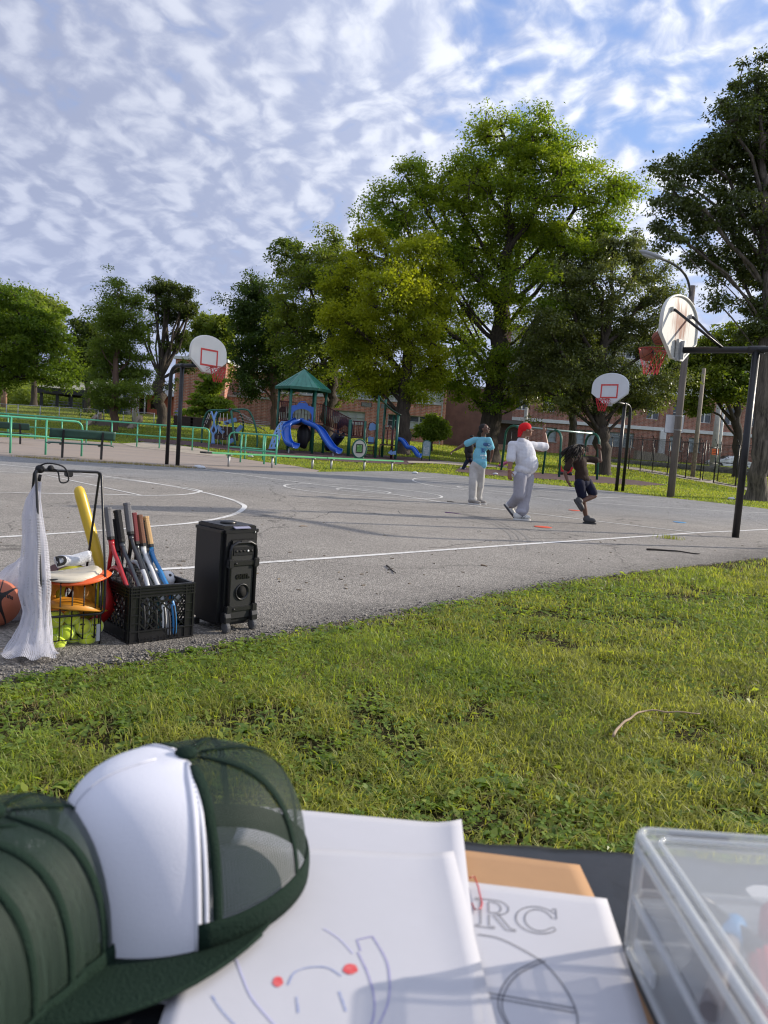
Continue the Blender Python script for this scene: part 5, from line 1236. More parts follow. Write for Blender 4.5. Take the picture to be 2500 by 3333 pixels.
def playground():
 Y = 43.0; g0 = on(985, Y); ev = thing('play_tower', 'playground tower with a green hexagonal roof and two curved blue slides', 'playground', g0)
 rad = 1.3; c_ = at(985, 1300, Y); cx, cy = c_.x, Y; ph = R(8)
 hexa = [(cx + rad * math.cos(ph + k * math.pi / 3), cy + rad * math.sin(ph + k * math.pi / 3)) for k in range(6)]
 ze = at(985, 1264, Y).z; za = at(983, 1201, Y).z; zd = at(985, 1378, Y).z; zg = g0.z - .1
 for x, y in hexa: vtube((x, y, zg), (x, y, ze - .002), .075, ev, 'post', pg_green, 10)
 er = rad * 1.18; E_ = [(cx + er * math.cos(ph + k * math.pi / 3), cy + er * math.sin(ph + k * math.pi / 3)) for k in range(6)]
 for k in range(6):
  a, b = E_[k], E_[(k + 1) % 6]; q = MB(); q.add([(a[0], a[1], ze), (b[0], b[1], ze), (cx, cy, za)], [(0, 1, 2)])
  o = q.build('roof_panel', pg_roof, ev, True, solid=.02)
  q = MB(); q.bar((a[0], a[1], ze - .07), (b[0], b[1], ze - .07), .05, .14); q.build('fascia', pg_green, ev, True)
  q = MB()
  for t in (.2, .4, .6, .8):
   m_ = Vector((a[0] + (b[0] - a[0]) * t, a[1] + (b[1] - a[1]) * t, ze + .02)); tt = 1 - abs(t - .5) * 2; top = m_.lerp(Vector((cx, cy, za + .02)), .15 + .75 * tt * .9); q.bar(m_, top, .015, .02)
  q.build('roof_seam', pg_roof, ev, True)
 q = MB(); q.prism([(x - cx, y - cy) for x, y in [(cx + rad * .97 * math.cos(ph + k * math.pi / 3), cy + rad * .97 * math.sin(ph + k * math.pi / 3)) for k in range(6)]], zd - .1, zd, None, (cx, cy, 0)); q.build('deck', deck_m, ev, True)
 def bars(a, b, z0, z1, n, name='barrier', r=.022):
  a, b = Vector((a[0], a[1], 0)), Vector((b[0], b[1], 0)); za0 = z0 if np.isscalar(z0) else z0[0]; zb0 = z0 if np.isscalar(z0) else z0[1]; za1 = z1 if np.isscalar(z1) else z1[0]; zb1 = z1 if np.isscalar(z1) else z1[1]
  q = MB(); A = lambda t, z: a.lerp(b, t) + Vector((0, 0, z))
  q.tube([A(0, za1), A(1, zb1)], r, 6); q.tube([A(0, za0), A(1, zb0)], r, 6); fr = q.build('guard_rail', maroon, ev, True)
  base = Vector(ev['_o'])
  for k in range(n):
   t = (k + .5) / n; q = MB(); q.tube([A(t, za0 + (zb0 - za0) * t) - base, A(t, za1 + (zb1 - za1) * t) - base], r * .8, 5); q.build('baluster', maroon, fr)
 bars(hexa[2], hexa[3], zd + .1, zd + 1.15, 7); bars(hexa[1], hexa[2], zd + .1, zd + 1.15, 7); bars(hexa[3], hexa[4], zd + .1, zd + 1.1, 6); bars(hexa[5], hexa[0], zd + .1, zd + 1.1, 5)
 # hood over the slides
 f0, f1 = Vector((*hexa[4], 0)), Vector((*hexa[5], 0)); w_ = (f1 - f0).length; d = (f1 - f0).normalized(); H = 1.0
 outl = [(-w_ / 2 + .05, 0), (-w_ / 2 + .05, H * .86), (-.30, H * .93), (-.24, H * 1.04), (.24, H * 1.04), (.30, H * .93), (w_ / 2 - .05, H * .86), (w_ / 2 - .05, 0)]
 inn = [(w_ / 2 - .13, 0)] + [((w_ / 2 - .13) * math.cos(t), H * .35 + H * .38 * math.sin(t)) for t in np.linspace(0, math.pi, 13)] + [(-w_ / 2 + .13, 0)]
 Mh = Matrix((d, Vector((0, 0, 1)), d.cross(Vector((0, 0, 1))))).transposed(); mid = (f0 + f1) / 2
 q = MB(); q.prism(outl + inn, -.06, .06, Mh, (mid.x, mid.y, zd + .02)); q.build('slide_hood', pg_blue, ev, True)
 q = MB(); q.tube([mid + d * (-.2) + Vector((0, 0, zd + 1.06)), mid + d * (-.1) + Vector((0, 0, zd + 1.14)), mid + d * .1 + Vector((0, 0, zd + 1.14)), mid + d * .2 + Vector((0, 0, zd + 1.06))], .03, 6); q.build('handle', pg_blue, ev, True)
 zf = Y - rad * .9
 trough([(mid.x - .12, mid.y + .1, zd + .02), (mid.x - .30, mid.y - .35, zd - .08), at(938, 1392, zf - .6), at(931, 1422, zf - 1.1), at(938, 1449, zf - 1.6), at(962, 1459, zf - 2.1)], .42, .24, ev, 'slide', pg_blue)
 trough([(mid.x + .12, mid.y + .1, zd + .02), (mid.x + .32, mid.y - .35, zd - .08), at(1035, 1402, zf - .5), at(1058, 1436, zf - .9), at(1080, 1465, zf - 1.3), at(1102, 1476, zf - 1.7)], .42, .24, ev, 'slide', pg_blue)
 for px, py in ((940, 1462), (1085, 1474)): p = at(px, py, zf - 1.5); vtube((p.x, p.y, tz(p.x, p.y) - .1), (p.x, p.y, p.z + .05), .04, ev, 'slide_leg', galv)
 # climbing wall with square holes
 tl, tr, bl, br = at(916, 1370, Y - .9), at(940, 1371, Y - 1.1), at(874, 1461, Y - 2.6), at(903, 1460, Y - 2.9)
 holes = [(u - .07, u + .07, v - .035, v + .035) for v in np.arange(.08, .97, .105) for u in ((.25, .72) if int(round(v / .105)) % 2 else (.42, .86))]
 q = wall_with_holes(0, 1, 0, 1, 0, .05, holes);
 def mp(p):
  u, dy, v = p; a = bl.lerp(br, u); b = tl.lerp(tr, u); c2 = a.lerp(b, v); return (c2.x, c2.y + dy - .25 * math.sin(math.pi * v), c2.z + .18 * math.sin(math.pi * v))
 q.v = [mp(p) for p in q.v]; q.build('climbing_wall', pg_lblue, ev, True)
 # dark rock-like climber under the deck
 q = MB(); p = at(988, 1418, Y - .3)
 q.ball(p, (.36, .3, .72), 14, 10); q.v = [(x + .12 * mnoise.noise(Vector((x * 4, y * 4, z * 3))), y, z + .05 * mnoise.noise(Vector((x * 5, 3, z * 5)))) for x, y, z in q.v]; q.build('rock_climber', dark_plastic, ev, True)
 # bridge with balusters to the low deck
 e0 = Vector((*hexa[0], 0)); e1 = at(1138, 1420, Y + .2); zb0, zb1 = zd - .05, at(1138, 1420, Y).z
 for dy in (-.45, .45):
  bars((e0.x, e0.y + dy), (e1.x, e1.y + dy), (zb0 + .1, zb1 + .1), (zb0 + 1.1, zb1 + .98), 14)
 q = MB(); n = 12
 for k in range(n):
  t = (k + .5) / n; x = e0.x + (e1.x - e0.x) * t; z = zb0 + (zb1 - zb0) * t - .12 * math.sin(math.pi * t); q.box((x, Y + .05, z), ((e1.x - e0.x) / n * .92, .95, .07))
 q.build('bridge_deck', deck_m, ev, True)
 for px, pt in ((1141, 1366), (1141, 1372), (1190, 1371), (1190, 1378)):
  dy = -.5 if pt in (1366, 1371) else .5; t = at(px, pt, Y + dy); vtube((t.x, t.y, zg), t, .095 if dy < 0 and px < 1150 else .07, ev, 'post', pg_green, 10)
 q = MB(); a = at(1165, 1422, Y); q.box((a.x, Y, zb1 - .04), (1.0, 1.0, .09)); q.build('deck', deck_m, ev, True)
 bars((at(1146, 1400, Y - .5).x, Y - .5), (at(1187, 1400, Y - .5).x, Y - .5), zb1 + .05, zb1 + .85, 3); bars((at(1146, 1400, Y + .5).x, Y + .5), (at(1187, 1400, Y + .5).x, Y + .5), zb1 + .05, zb1 + .85, 4)
 trough([at(1112, 1424, Y + 1.0), at(1102, 1440, Y + 1.3), at(1085, 1460, Y + 1.6), at(1068, 1468, Y + 1.9)], .5, .5, ev, 'slide', pg_navy)
 # arched navy tunnel panel
 q = MB(); p = at(1122, 1400, Y + .9); pr = [(-.45, 0), (-.45, .7)] + [(.45 * -math.cos(t), .7 + .4 * math.sin(t)) for t in np.linspace(0, math.pi, 9)] + [(.45, .7), (.45, 0), (.3, 0), (.3, .5), (0, .75), (-.3, .5), (-.3, 0)]
 q.prism(pr, -.04, .04, Matrix(((1, 0, 0), (0, 0, -1), (0, 1, 0))), (p.x, p.y, p.z - .45)); q.build('arch_panel', pg_navy, ev, True)
 # ladder with blue panels
 for px in (1196, 1222):
  vtube(at(px, 1392, Y - .2), at(px - 8, 1487, Y - .5), .025, ev, 'ladder_rail', maroon);
 P = smooth_pts([at(1199, 1395, Y - .25), at(1203, 1378, Y - .25), at(1214, 1374, Y - .25), at(1224, 1382, Y - .25), at(1224, 1398, Y - .25)], 5); q = MB(); q.tube(P, .025, 6); q.build('ladder_hoop', maroon, ev, True)
 for k, (pl, top) in enumerate((([(1200, 1396), (1204, 1379), (1214, 1376), (1226, 1384), (1226, 1399), (1204, 1402)], 0), ([(1197, 1423), (1202, 1420), (1224, 1425), (1223, 1444), (1198, 1446)], 0))):
  V = [at(x, y, Y - .3) for x, y in pl]; V2 = [v + Vector((0, .05, 0)) for v in V]; n = len(V); q = MB(); q.add(V + V2, [tuple(range(n)), tuple(range(2 * n - 1, n - 1, -1))] + [(j, j + n, (j + 1) % n + n, (j + 1) % n) for j in range(n)]); q.build('blue_panel', pg_lblue, ev, True)
 for k in range(4): a = at(1194 - k * 1.5, 1440 + k * 13, Y - .3 - .06 * k); q = MB(); q.box((a.x + .2, a.y, a.z), (.5, .22, .05)); q.build('ladder_step', deck_m, ev, True)
 # low covered deck with the slanted canopy
 Pp = {}
 for px, pt, pb, dy in ((1235, 1289, 1487, -.5), (1297, 1350, 1494, -.5), (1256, 1300, 1480, .7), (1283, 1352, 1488, .7)):
  t = at(px, pt, Y + dy); vtube((t.x, t.y, zg), t, .08, ev, 'post', pg_green, 10)
 A = [at(1232, 1286, Y - .6), at(1306, 1351, Y - .6), at(1296, 1352, Y + .85), at(1250, 1296, Y + .85)]; A[2].z = A[1].z; A[3].z = A[0].z; A[2].x = A[1].x; A[3].x = A[0].x
 q = MB();
 def cn(u, v): a = A[0].lerp(A[1], u); b = A[3].lerp(A[2], u); p = a.lerp(b, v); return (p.x, p.y, p.z - .14 * math.sin(math.pi * u))
 q.grid(cn, 10, 4); q.build('canopy', mat('canopy_green', (.010, .055, .042), .5, var=.2), ev, True, solid=.05)
 zl = at(1265, 1446, Y).z; x0, x1 = at(1238, 1446, Y).x, at(1300, 1446, Y).x
 q = MB(); q.box(((x0 + x1) / 2, Y + .1, zl - .04), (x1 - x0, 1.2, .08)); q.build('deck', deck_m, ev, True)
 for dy in (-.5, .7):
  for k in range(3):
   xa = x0 + .1 + k * (x1 - x0 - .2) / 3; xb = xa + (x1 - x0 - .2) / 3 - .05; q = MB(); q.tube(smooth_pts([(xa, Y + dy, zl), (xa, Y + dy, zl + .85), (xa + .08, Y + dy, zl + 1.02), ((xa + xb) / 2, Y + dy, zl + .9), (xb, Y + dy, zl + .75), (xb, Y + dy, zl)], 4), .022, 6); q.build('guard_loop', maroon, ev, True)
 vtube(at(1238, 1447, Y - .5), at(1234, 1488, Y - .5), .03, ev, 'post', maroon); vtube((at(1283, 1350, Y).x, Y - .1, zg), (at(1283, 1350, Y).x, Y - .1, at(1283, 1400, Y).z), .06, ev, 'post', maroon)
 s0 = at(1297, 1440, Y - .2); pts = []
 for k in range(13): t = k / 12; p = at(1297 + 72 * t, 1436 + 55 * t, Y - .2 - .4 * t); pts.append((p.x, p.y, p.z + .07 * math.sin(t * 5.2 * math.pi / 2 * 1.6)))
 trough(pts, .36, .2, ev, 'wavy_slide', pg_blue)
 V = [at(x, y, Y - .7) for x, y in [(1262, 1474), (1274, 1464), (1276, 1470), (1289, 1467), (1289, 1480), (1278, 1479), (1274, 1481)]]; n = len(V); V2 = [v + Vector((0, .05, 0)) for v in V]; q = MB(); q.add(V + V2, [tuple(range(n)), tuple(range(2 * n - 1, n - 1, -1))] + [(j, j + n, (j + 1) % n + n, (j + 1) % n) for j in range(n)]); q.build('blue_panel', pg_lblue, ev, True)
 # round sign
 p = at(1170, 1461, Y - 2.2); r_ = .40; s_ = thing('round_sign', 'oval white play sign with a green ring and a framed green picture', 'sign', (p.x, p.y, tz(p.x, p.y)))
 Mx = Matrix(((1, 0, 0), (0, 0, -1), (0, 1, 0))); h0 = p.z - tz(p.x, p.y); ov = lambda k: [(k * r_ * .92 * math.cos(t), k * r_ * 1.2 * math.sin(t)) for t in np.linspace(0, 2 * math.pi, 33)[:-1]]
 MB().prism(ov(1), -.03, .03, Mx, (0, 0, h0)).build('disc', mat('sign_cream', (.60, .60, .52), .5), s_)
 q = MB(); q.tube([(x, 0, y + h0) for x, y in ov(1)], .045, 8, True); q.build('ring', pg_green, s_)
 fr_ = MB().box((0, -.05, h0 + .02), (.36, .03, .46)).build('picture_frame', black_steel, s_); MB().box((0, -.07, h0 + .02), (.28, .012, .38)).build('picture', mat('picture_green', (.10, .30, .06), .5, col2=(.45, .55, .35), vscale=14, thr=(.55, .62)), fr_)
 for s in (-1, 1): q = MB(); q.tube([(s * .2, 0, -.1), (s * .22, 0, h0 - r_ * .95)], .035, 6); q.build('leg', pg_green, s_)
 # info sign
 p = on(1385, Y + .5); s_ = thing('rules_sign', 'narrow arched notice board with a dark green frame beside the wavy slide', 'sign', p)
 ar = [(-.2, .3), (.2, .3), (.2, 1.0)] + [(.2 * math.cos(t), 1.0 + .14 * math.sin(t)) for t in np.linspace(0, math.pi, 9)][1:-1] + [(-.2, 1.0)]
 MB().prism(ar, -.02, .02, Mx).build('panel', mat('info_panel', (.16, .24, .28), .5, col2=(.30, .38, .40), vscale=9), s_)
 q = MB(); q.tube([(-.22, 0, -.1)] + [(-.22, 0, 1.0)] + [(-.22 * math.cos(t), 0, 1.0 + .16 * math.sin(t)) for t in np.linspace(0, math.pi, 9)][1:-1] + [(.22, 0, 1.0), (.22, 0, -.1)], .03, 6); q.build('frame', pg_green, s_)
 V, F = text_mesh('5-12', .17); q = MB(); q.add([(x, -.024, z + .72) for x, z, _ in V], F); q.build('print', white_trim, s_)
 for k in range(3): MB().box((0, -.023, .58 - k * .07), (.26 - .05 * k, .004, .02)).build('print', white_trim, s_)
 # ------------------------------------------------ rope climber
 Y2 = 41.0; cv = thing('rope_climber', 'rope climbing frame of curved dark green posts with blue panels left of the tower', 'playground', on(755, Y2))
 A2 = lambda px, py, dy=0: at(px, py, Y2 + dy)
 def curve(pts, r, name, m): q = MB(); q.tube(smooth_pts(pts, 5), r, 8); return q.build(name, m, cv, True)
 curve([A2(656, 1442, .2), A2(658, 1400, .2), A2(664, 1365, .1), A2(680, 1338), A2(720, 1335), A2(750, 1334)], .05, 'arch_post', pg_green)
 curve([A2(750, 1334), A2(800, 1333, .2), A2(818, 1350, .2), A2(832, 1390, .2), A2(838, 1430, .2), A2(836, 1456, .2)], .05, 'arch_post', pg_green)
 curve([A2(766, 1450, -.8), A2(760, 1400, -.7), A2(752, 1334, 0)], .06, 'arch_post', pg_green)
 curve([A2(780, 1452, 1.6), A2(791, 1400, 1.6), A2(790, 1365, 1.3), A2(778, 1340, 1.0)], .045, 'arch_post', pg_green)
 curve([A2(722, 1450, 1.8), A2(708, 1420, 1.8), A2(706, 1380, 1.6), A2(710, 1342, 1.0)], .045, 'arch_post', pg_green)
 curve([A2(710, 1342, 1.0), A2(745, 1336, 1.0), A2(778, 1340, 1.0)], .045, 'top_beam', pg_green)
 q = MB(); q.ball(A2(750, 1334), .11, 10, 8); q.build('joint', maroon, cv, True)
 for dx in (0,):
  curve([A2(688, 1340, -.2), A2(692, 1352, -.3), A2(697, 1370, -.4), A2(694, 1385, -.4), A2(687, 1402, -.5), A2(693, 1417, -.5), A2(690, 1445, -.6)], .055, 'blue_climber', pg_lblue); curve([A2(706, 1341, -.2), A2(701, 1352, -.3), A2(697, 1370, -.4), A2(699, 1385, -.4), A2(704, 1402, -.5), A2(695, 1417, -.5), A2(697, 1445, -.6)], .055, 'blue_climber', pg_lblue)
 rope = mat('rope_cream', (.42, .40, .36), .9); bead = mat('rope_bead', (.03, .03, .035), .6)
 for (a, b, bs) in (((718, 1345), (707, 1450), (.3, .65)), ((728, 1345), (724, 1452), (.5, .78)), ((740, 1346), (739, 1456), (.28, .66)), ((685, 1345), (672, 1380), (.6,)), ((680, 1345), (662, 1392), (.7,))):
  p0, p1 = A2(*a, -.3), A2(*b, -.7); o_ = vtube(p0, p1, .018, cv, 'rope', rope, 5); base = Vector(cv['_o'])
  for t in bs: q = MB(); p = p0.lerp(p1, t) - base; q.lathe([(.02, -.05), (.10, -.02), (.10, .02), (.02, .05)], 10, None, p); q.build('bead', bead, o_)
 for (a, b, dy) in (((730, 1378), (770, 1365), .6), ((770, 1405), (788, 1385), 1.4), ((706, 1385), (728, 1410), 1.5), ((745, 1440), (760, 1430), .4)):
  p0, p1 = A2(*a, dy), A2(*b, dy); q = MB(); q.bar(p0, p1, .05, .22); q.build('blue_panel', pg_lblue, cv, True, bevel=.02)
 q = MB(); q.box(A2(733, 1410, 2.2), (1.3, .9, .75)); q.build('play_box', deck_m, cv, True)
 for k in range(7): q = MB(); a = A2(790 + 6 * k, 1345 + 5 * k, .4); b = A2(806 + 11 * k, 1372 + 6 * k, 1.2); q.tube([a, b], .014, 5); q.build('net_rope', rope, cv, True)
 for k in range(4): q = MB(); a = A2(778, 1345 + 10 * k, .8); b = A2(880, 1375 + 4 * k, 1.6); q.tube([a, a.lerp(b, .5) - Vector((0, 0, .12)), b], .014, 5); q.build('net_rope', rope, cv, True)
 # dark planter boxes on the lawn
 for px, lab in ((600, 'dark timber planter box on the lawn left of the rope climber'), (655, 'dark timber planter box half hidden by the rope climber')):
  p = on(px, 56); o = thing('planter_box', lab, 'planter', p); q = MB(); q.box((0, 0, .35), (1.35, .7, .7)); q.build('box', deck_m, o)
  for k in range(3): MB().box((0, -.36, .12 + .23 * k), (1.4, .03, .2)).build('plank', mat('planter_plank', (.05, .035, .03), .9, var=.2), o)
  q = MB(); q.box((0, 0, .72), (1.42, .78, .05)); q.build('rim', mat('planter_rim', (.14, .10, .08), .9), o)
 # ------------------------------------------------ swing frame
 sv = thing('swing_set', 'green swing set of three rounded arches under one long beam', 'swing', on(1766, 41.5)); B = []
 for fb, bb in (((1690, 39.6), (1631, 41.8)), ((1820, 40.2), (1766, 42.4)), ((1943, 40.8), (1892, 43.0))):
  f_, k_ = on(*fb), on(*bb); zt = 2.45 + (f_.z + k_.z) / 2; m_ = (f_ + k_) / 2; e = (k_ - f_); e.z = 0; L_ = e.length; e.normalize(); rr = .48
  P = [f_ - Vector((0, 0, .1)), Vector((f_.x, f_.y, zt - rr)) + e * .18]
  for t in np.linspace(.1, .9, 7): a = math.pi * t; P.append(Vector((m_.x, m_.y, zt - rr)) - e * (L_ / 2 - .18) * math.cos(a) + Vector((0, 0, rr * math.sin(a))))
  P += [Vector((k_.x, k_.y, zt - rr)) - e * .18, k_ - Vector((0, 0, .1))]; q = MB(); q.tube(P, .062, 10); q.build('arch', pg_green, sv, True); B.append(Vector((m_.x, m_.y, zt)))
 q = MB(); q.tube([B[0] - (B[1] - B[0]) * .02, B[1], B[2]], .055, 10); q.build('beam', mat('swing_beam', (.30, .40, .36), .3, .3), sv, True)
playground()

# ================================================================== people
def capsule(mb, p0, r0, p1, r1, seg=14):
 p0, p1 = Vector(p0), Vector(p1); ax = (p1 - p0); L = ax.length; ax = ax.normalized() if L > 1e-6 else Vector((0, 0, 1)); a = ax.orthogonal().normalized(); b = ax.cross(a); m = Matrix((a, b, ax)).transposed()
 pr = [(1e-4, -r0)] + [(r0 * math.sin(t), -r0 * math.cos(t)) for t in (.4, .8, 1.2, 1.57)] + [(r1 * math.sin(t), L - r1 * math.cos(t)) for t in (1.57, 1.95, 2.35, 2.75)] + [(1e-4, L + r1)]
 mb.lathe(pr, seg, m, p0)
def ell(mb, c, r, fwd=None, up=None):
 f = Vector(fwd or (1, 0, 0)).normalized(); u = Vector(up or (0, 0, 1)); s = u.cross(f).normalized(); u = f.cross(s); mb.ball(c, r, 18, 12, Matrix((f, s, u)).transposed())
def remesh(mb, voxel, name, smooth=4, fold=0.0, fscale=9.0, seed=0, stretch=(1, 1, .45)):
 o = bpy.data.objects.new('t', mb.mesh('t')); COL.objects.link(o)
 a = o.modifiers.new('r', 'REMESH'); a.mode = 'VOXEL'; a.voxel_size = voxel; a.use_smooth_shade = True
 if smooth: s = o.modifiers.new('s', 'SMOOTH'); s.iterations = smooth; s.factor = .5
 dg = bpy.context.evaluated_depsgraph_get(); me = bpy.data.meshes.new_from_object(o.evaluated_get(dg)); me.name = name
 bpy.data.objects.remove(o)
 n = len(me.vertices); co = np.empty(n * 3, np.float32); me.vertices.foreach_get('co', co); co = co.reshape(-1, 3)
 if fold > 0:
  no = np.empty(n * 3, np.float32); me.vertices.foreach_get('normal', no); no = no.reshape(-1, 3); sx, sy, sz = stretch
  d = np.array([mnoise.noise(Vector((x * fscale * sx + seed, y * fscale * sy, z * fscale * sz))) + .5 * mnoise.noise(Vector((x * fscale * 2.2 * sx, y * fscale * 2.2 * sy + seed, z * fscale * 2.6 * sz))) for x, y, z in co], np.float32)
  d = d * .8; co = co + no * (d[:, None] * fold); me.vertices.foreach_set('co', co.ravel().astype(np.float32))
 me.polygons.foreach_set('use_smooth', np.ones(len(me.polygons), bool)); me.update(); return me
def hand(mb, wrist, direc, palm_n, size=.095, curl=.35, spread=.18, thumb_side=1):
 """palm, four unequal bent fingers and a thumb"""
 w_ = Vector(wrist); d = Vector(direc).normalized(); n = Vector(palm_n); n = (n - d * n.dot(d)).normalized(); s = d.cross(n) * thumb_side; k = size / .095
 for q in (-.028, -.009, .010, .028): capsule(mb, w_ + s * q * .6 * k, .015 * k, w_ + d * .085 * k + s * q * k, .013 * k, 8)
 for q, L in ((-.031, .058), (-.010, .072), (.011, .078), (.031, .068)):
  p = w_ + d * .088 * k + s * q * k; v = (d + s * q * spread * 14 * .4).normalized()
  for j, f in enumerate((.45, .32, .23)):
   v2 = (v * math.cos(curl * (j + .4)) + n * math.sin(curl * (j + .4))).normalized(); e = p + v2 * L * f * k; capsule(mb, p, (.0098 - .0008 * j) * k, e, (.0092 - .0008 * j) * k, 8); p = e
 p = w_ + d * .025 * k + s * .030 * k; v = (d * .7 + s * .75 + n * .25).normalized(); e = p + v * .042 * k; capsule(mb, p, .0125 * k, e, .0105 * k, 8); v = (d * .9 + s * .35 + n * .3).normalized(); capsule(mb, e, .0105 * k, e + v * .035 * k, .009 * k, 8)
def head(mb, c, f, up, r=.098):
 """skull, jaw, nose, lips, brow and ears; f = where the face looks"""
 f = Vector(f).normalized(); u = Vector(up); u = (u - f * u.dot(f)).normalized(); s = u.cross(f); k = r / .098; c = Vector(c); P = lambda a, b, d: c + (f * a + s * b + u * d) * k
 ell(mb, P(-.008, 0, .022), (.098 * k, .077 * k, .088 * k), f, u); ell(mb, P(.026, 0, -.045), (.062 * k, .055 * k, .068 * k), f, u); ell(mb, P(.052, 0, -.088), (.030 * k, .030 * k, .022 * k), f, u)
 capsule(mb, P(.086, 0, .005), .010 * k, P(.108, 0, -.028), .0145 * k, 8); ell(mb, P(.098, .012, -.030), (.011 * k, .009 * k, .009 * k), f, u); ell(mb, P(.098, -.012, -.030), (.011 * k, .009 * k, .009 * k), f, u)
 ell(mb, P(.084, 0, -.054), (.012 * k, .024 * k, .007 * k), f, u); ell(mb, P(.081, 0, -.066), (.012 * k, .021 * k, .008 * k), f, u)
 for q in (-1, 1):
  ell(mb, P(.076, q * .030, .018), (.014 * k, .022 * k, .008 * k), f, u); ell(mb, P(.055, q * .045, -.028), (.03 * k, .018 * k, .022 * k), f, u)
  ell(mb, P(-.004, q * .079, -.012), (.018 * k, .009 * k, .030 * k), f, u)
 return P, k
def eyes(P, k, f, parent, base):
 ew = mat('eye_white', (.6, .58, .55), .3); ei = mat('eye_dark', (.012, .008, .006), .2)
 for q in (-1, 1):
  e = MB().ball(P(.076, q * .029, .001) - base, .0115 * k, 10, 8).build('eye', ew, parent); MB().ball(P(.0845, q * .029, .001) - base, .0062 * k, 8, 6).build('iris', ei, e)
skin_d = mat('skin_dark', (.115, .055, .034), .5, var=.1, vscale=10); skin_m = mat('skin_brown', (.24, .115, .07), .5, var=.08, vscale=10)
def shoe(mb, heel, toe, up=(0, 0, 1), w_=.045, h=.075):
 heel, toe = Vector(heel), Vector(toe); f = (toe - heel).normalized(); u = Vector(up).normalized(); L = (toe - heel).length; ell(mb, heel + f * .05 + u * h * .55, (.065, w_ * .92, h * .62), f, u); ell(mb, heel + f * L * .62 + u * h * .38, (L * .40, w_, h * .45), f, u); ell(mb, heel + f * L * .30 + u * h * .62, (L * .27, w_ * .85, h * .6), f, u)
def sole(mb, heel, toe, up=(0, 0, 1), w_=.047, th=.024):
 heel, toe = Vector(heel), Vector(toe); f = (toe - heel).normalized(); u = Vector(up); u = (u - f * u.dot(f)).normalized(); s = u.cross(f); L = (toe - heel).length; n = 22
 P = [];
 for k in range(n):
  t = 2 * math.pi * k / n; x = math.cos(t); y = math.sin(t); ww = w_ * (1.0 if x > 0 else .82) * (1 - .12 * (abs(x) < .35)); P.append(heel + f * (L / 2 + x * (L / 2 + .012)) + s * y * ww)
 mb.add(P + [p + u * th for p in P], [tuple(range(n - 1, -1, -1)), tuple(range(n, 2 * n))] + [(k, (k + 1) % n, n + (k + 1) % n, n + k) for k in range(n)], False)
def local(ev, o): return o
def finish(ev, me, name, m, **k):
 o = link(name, me, m, ev, **k); o.location = -Vector(ev['_o']); return o
def cloth(name, c, rough=.85, var=.08, vs=20, bump=.25, bs=220): return mat(name, c, rough, var=var, vscale=vs, bump=bump, bscale=bs, spec=.2)
def leg_cloth(mb, hip, knee, ank, rh, rk, ra): capsule(mb, hip, rh, knee, rk); capsule(mb, knee, rk, ank, ra)

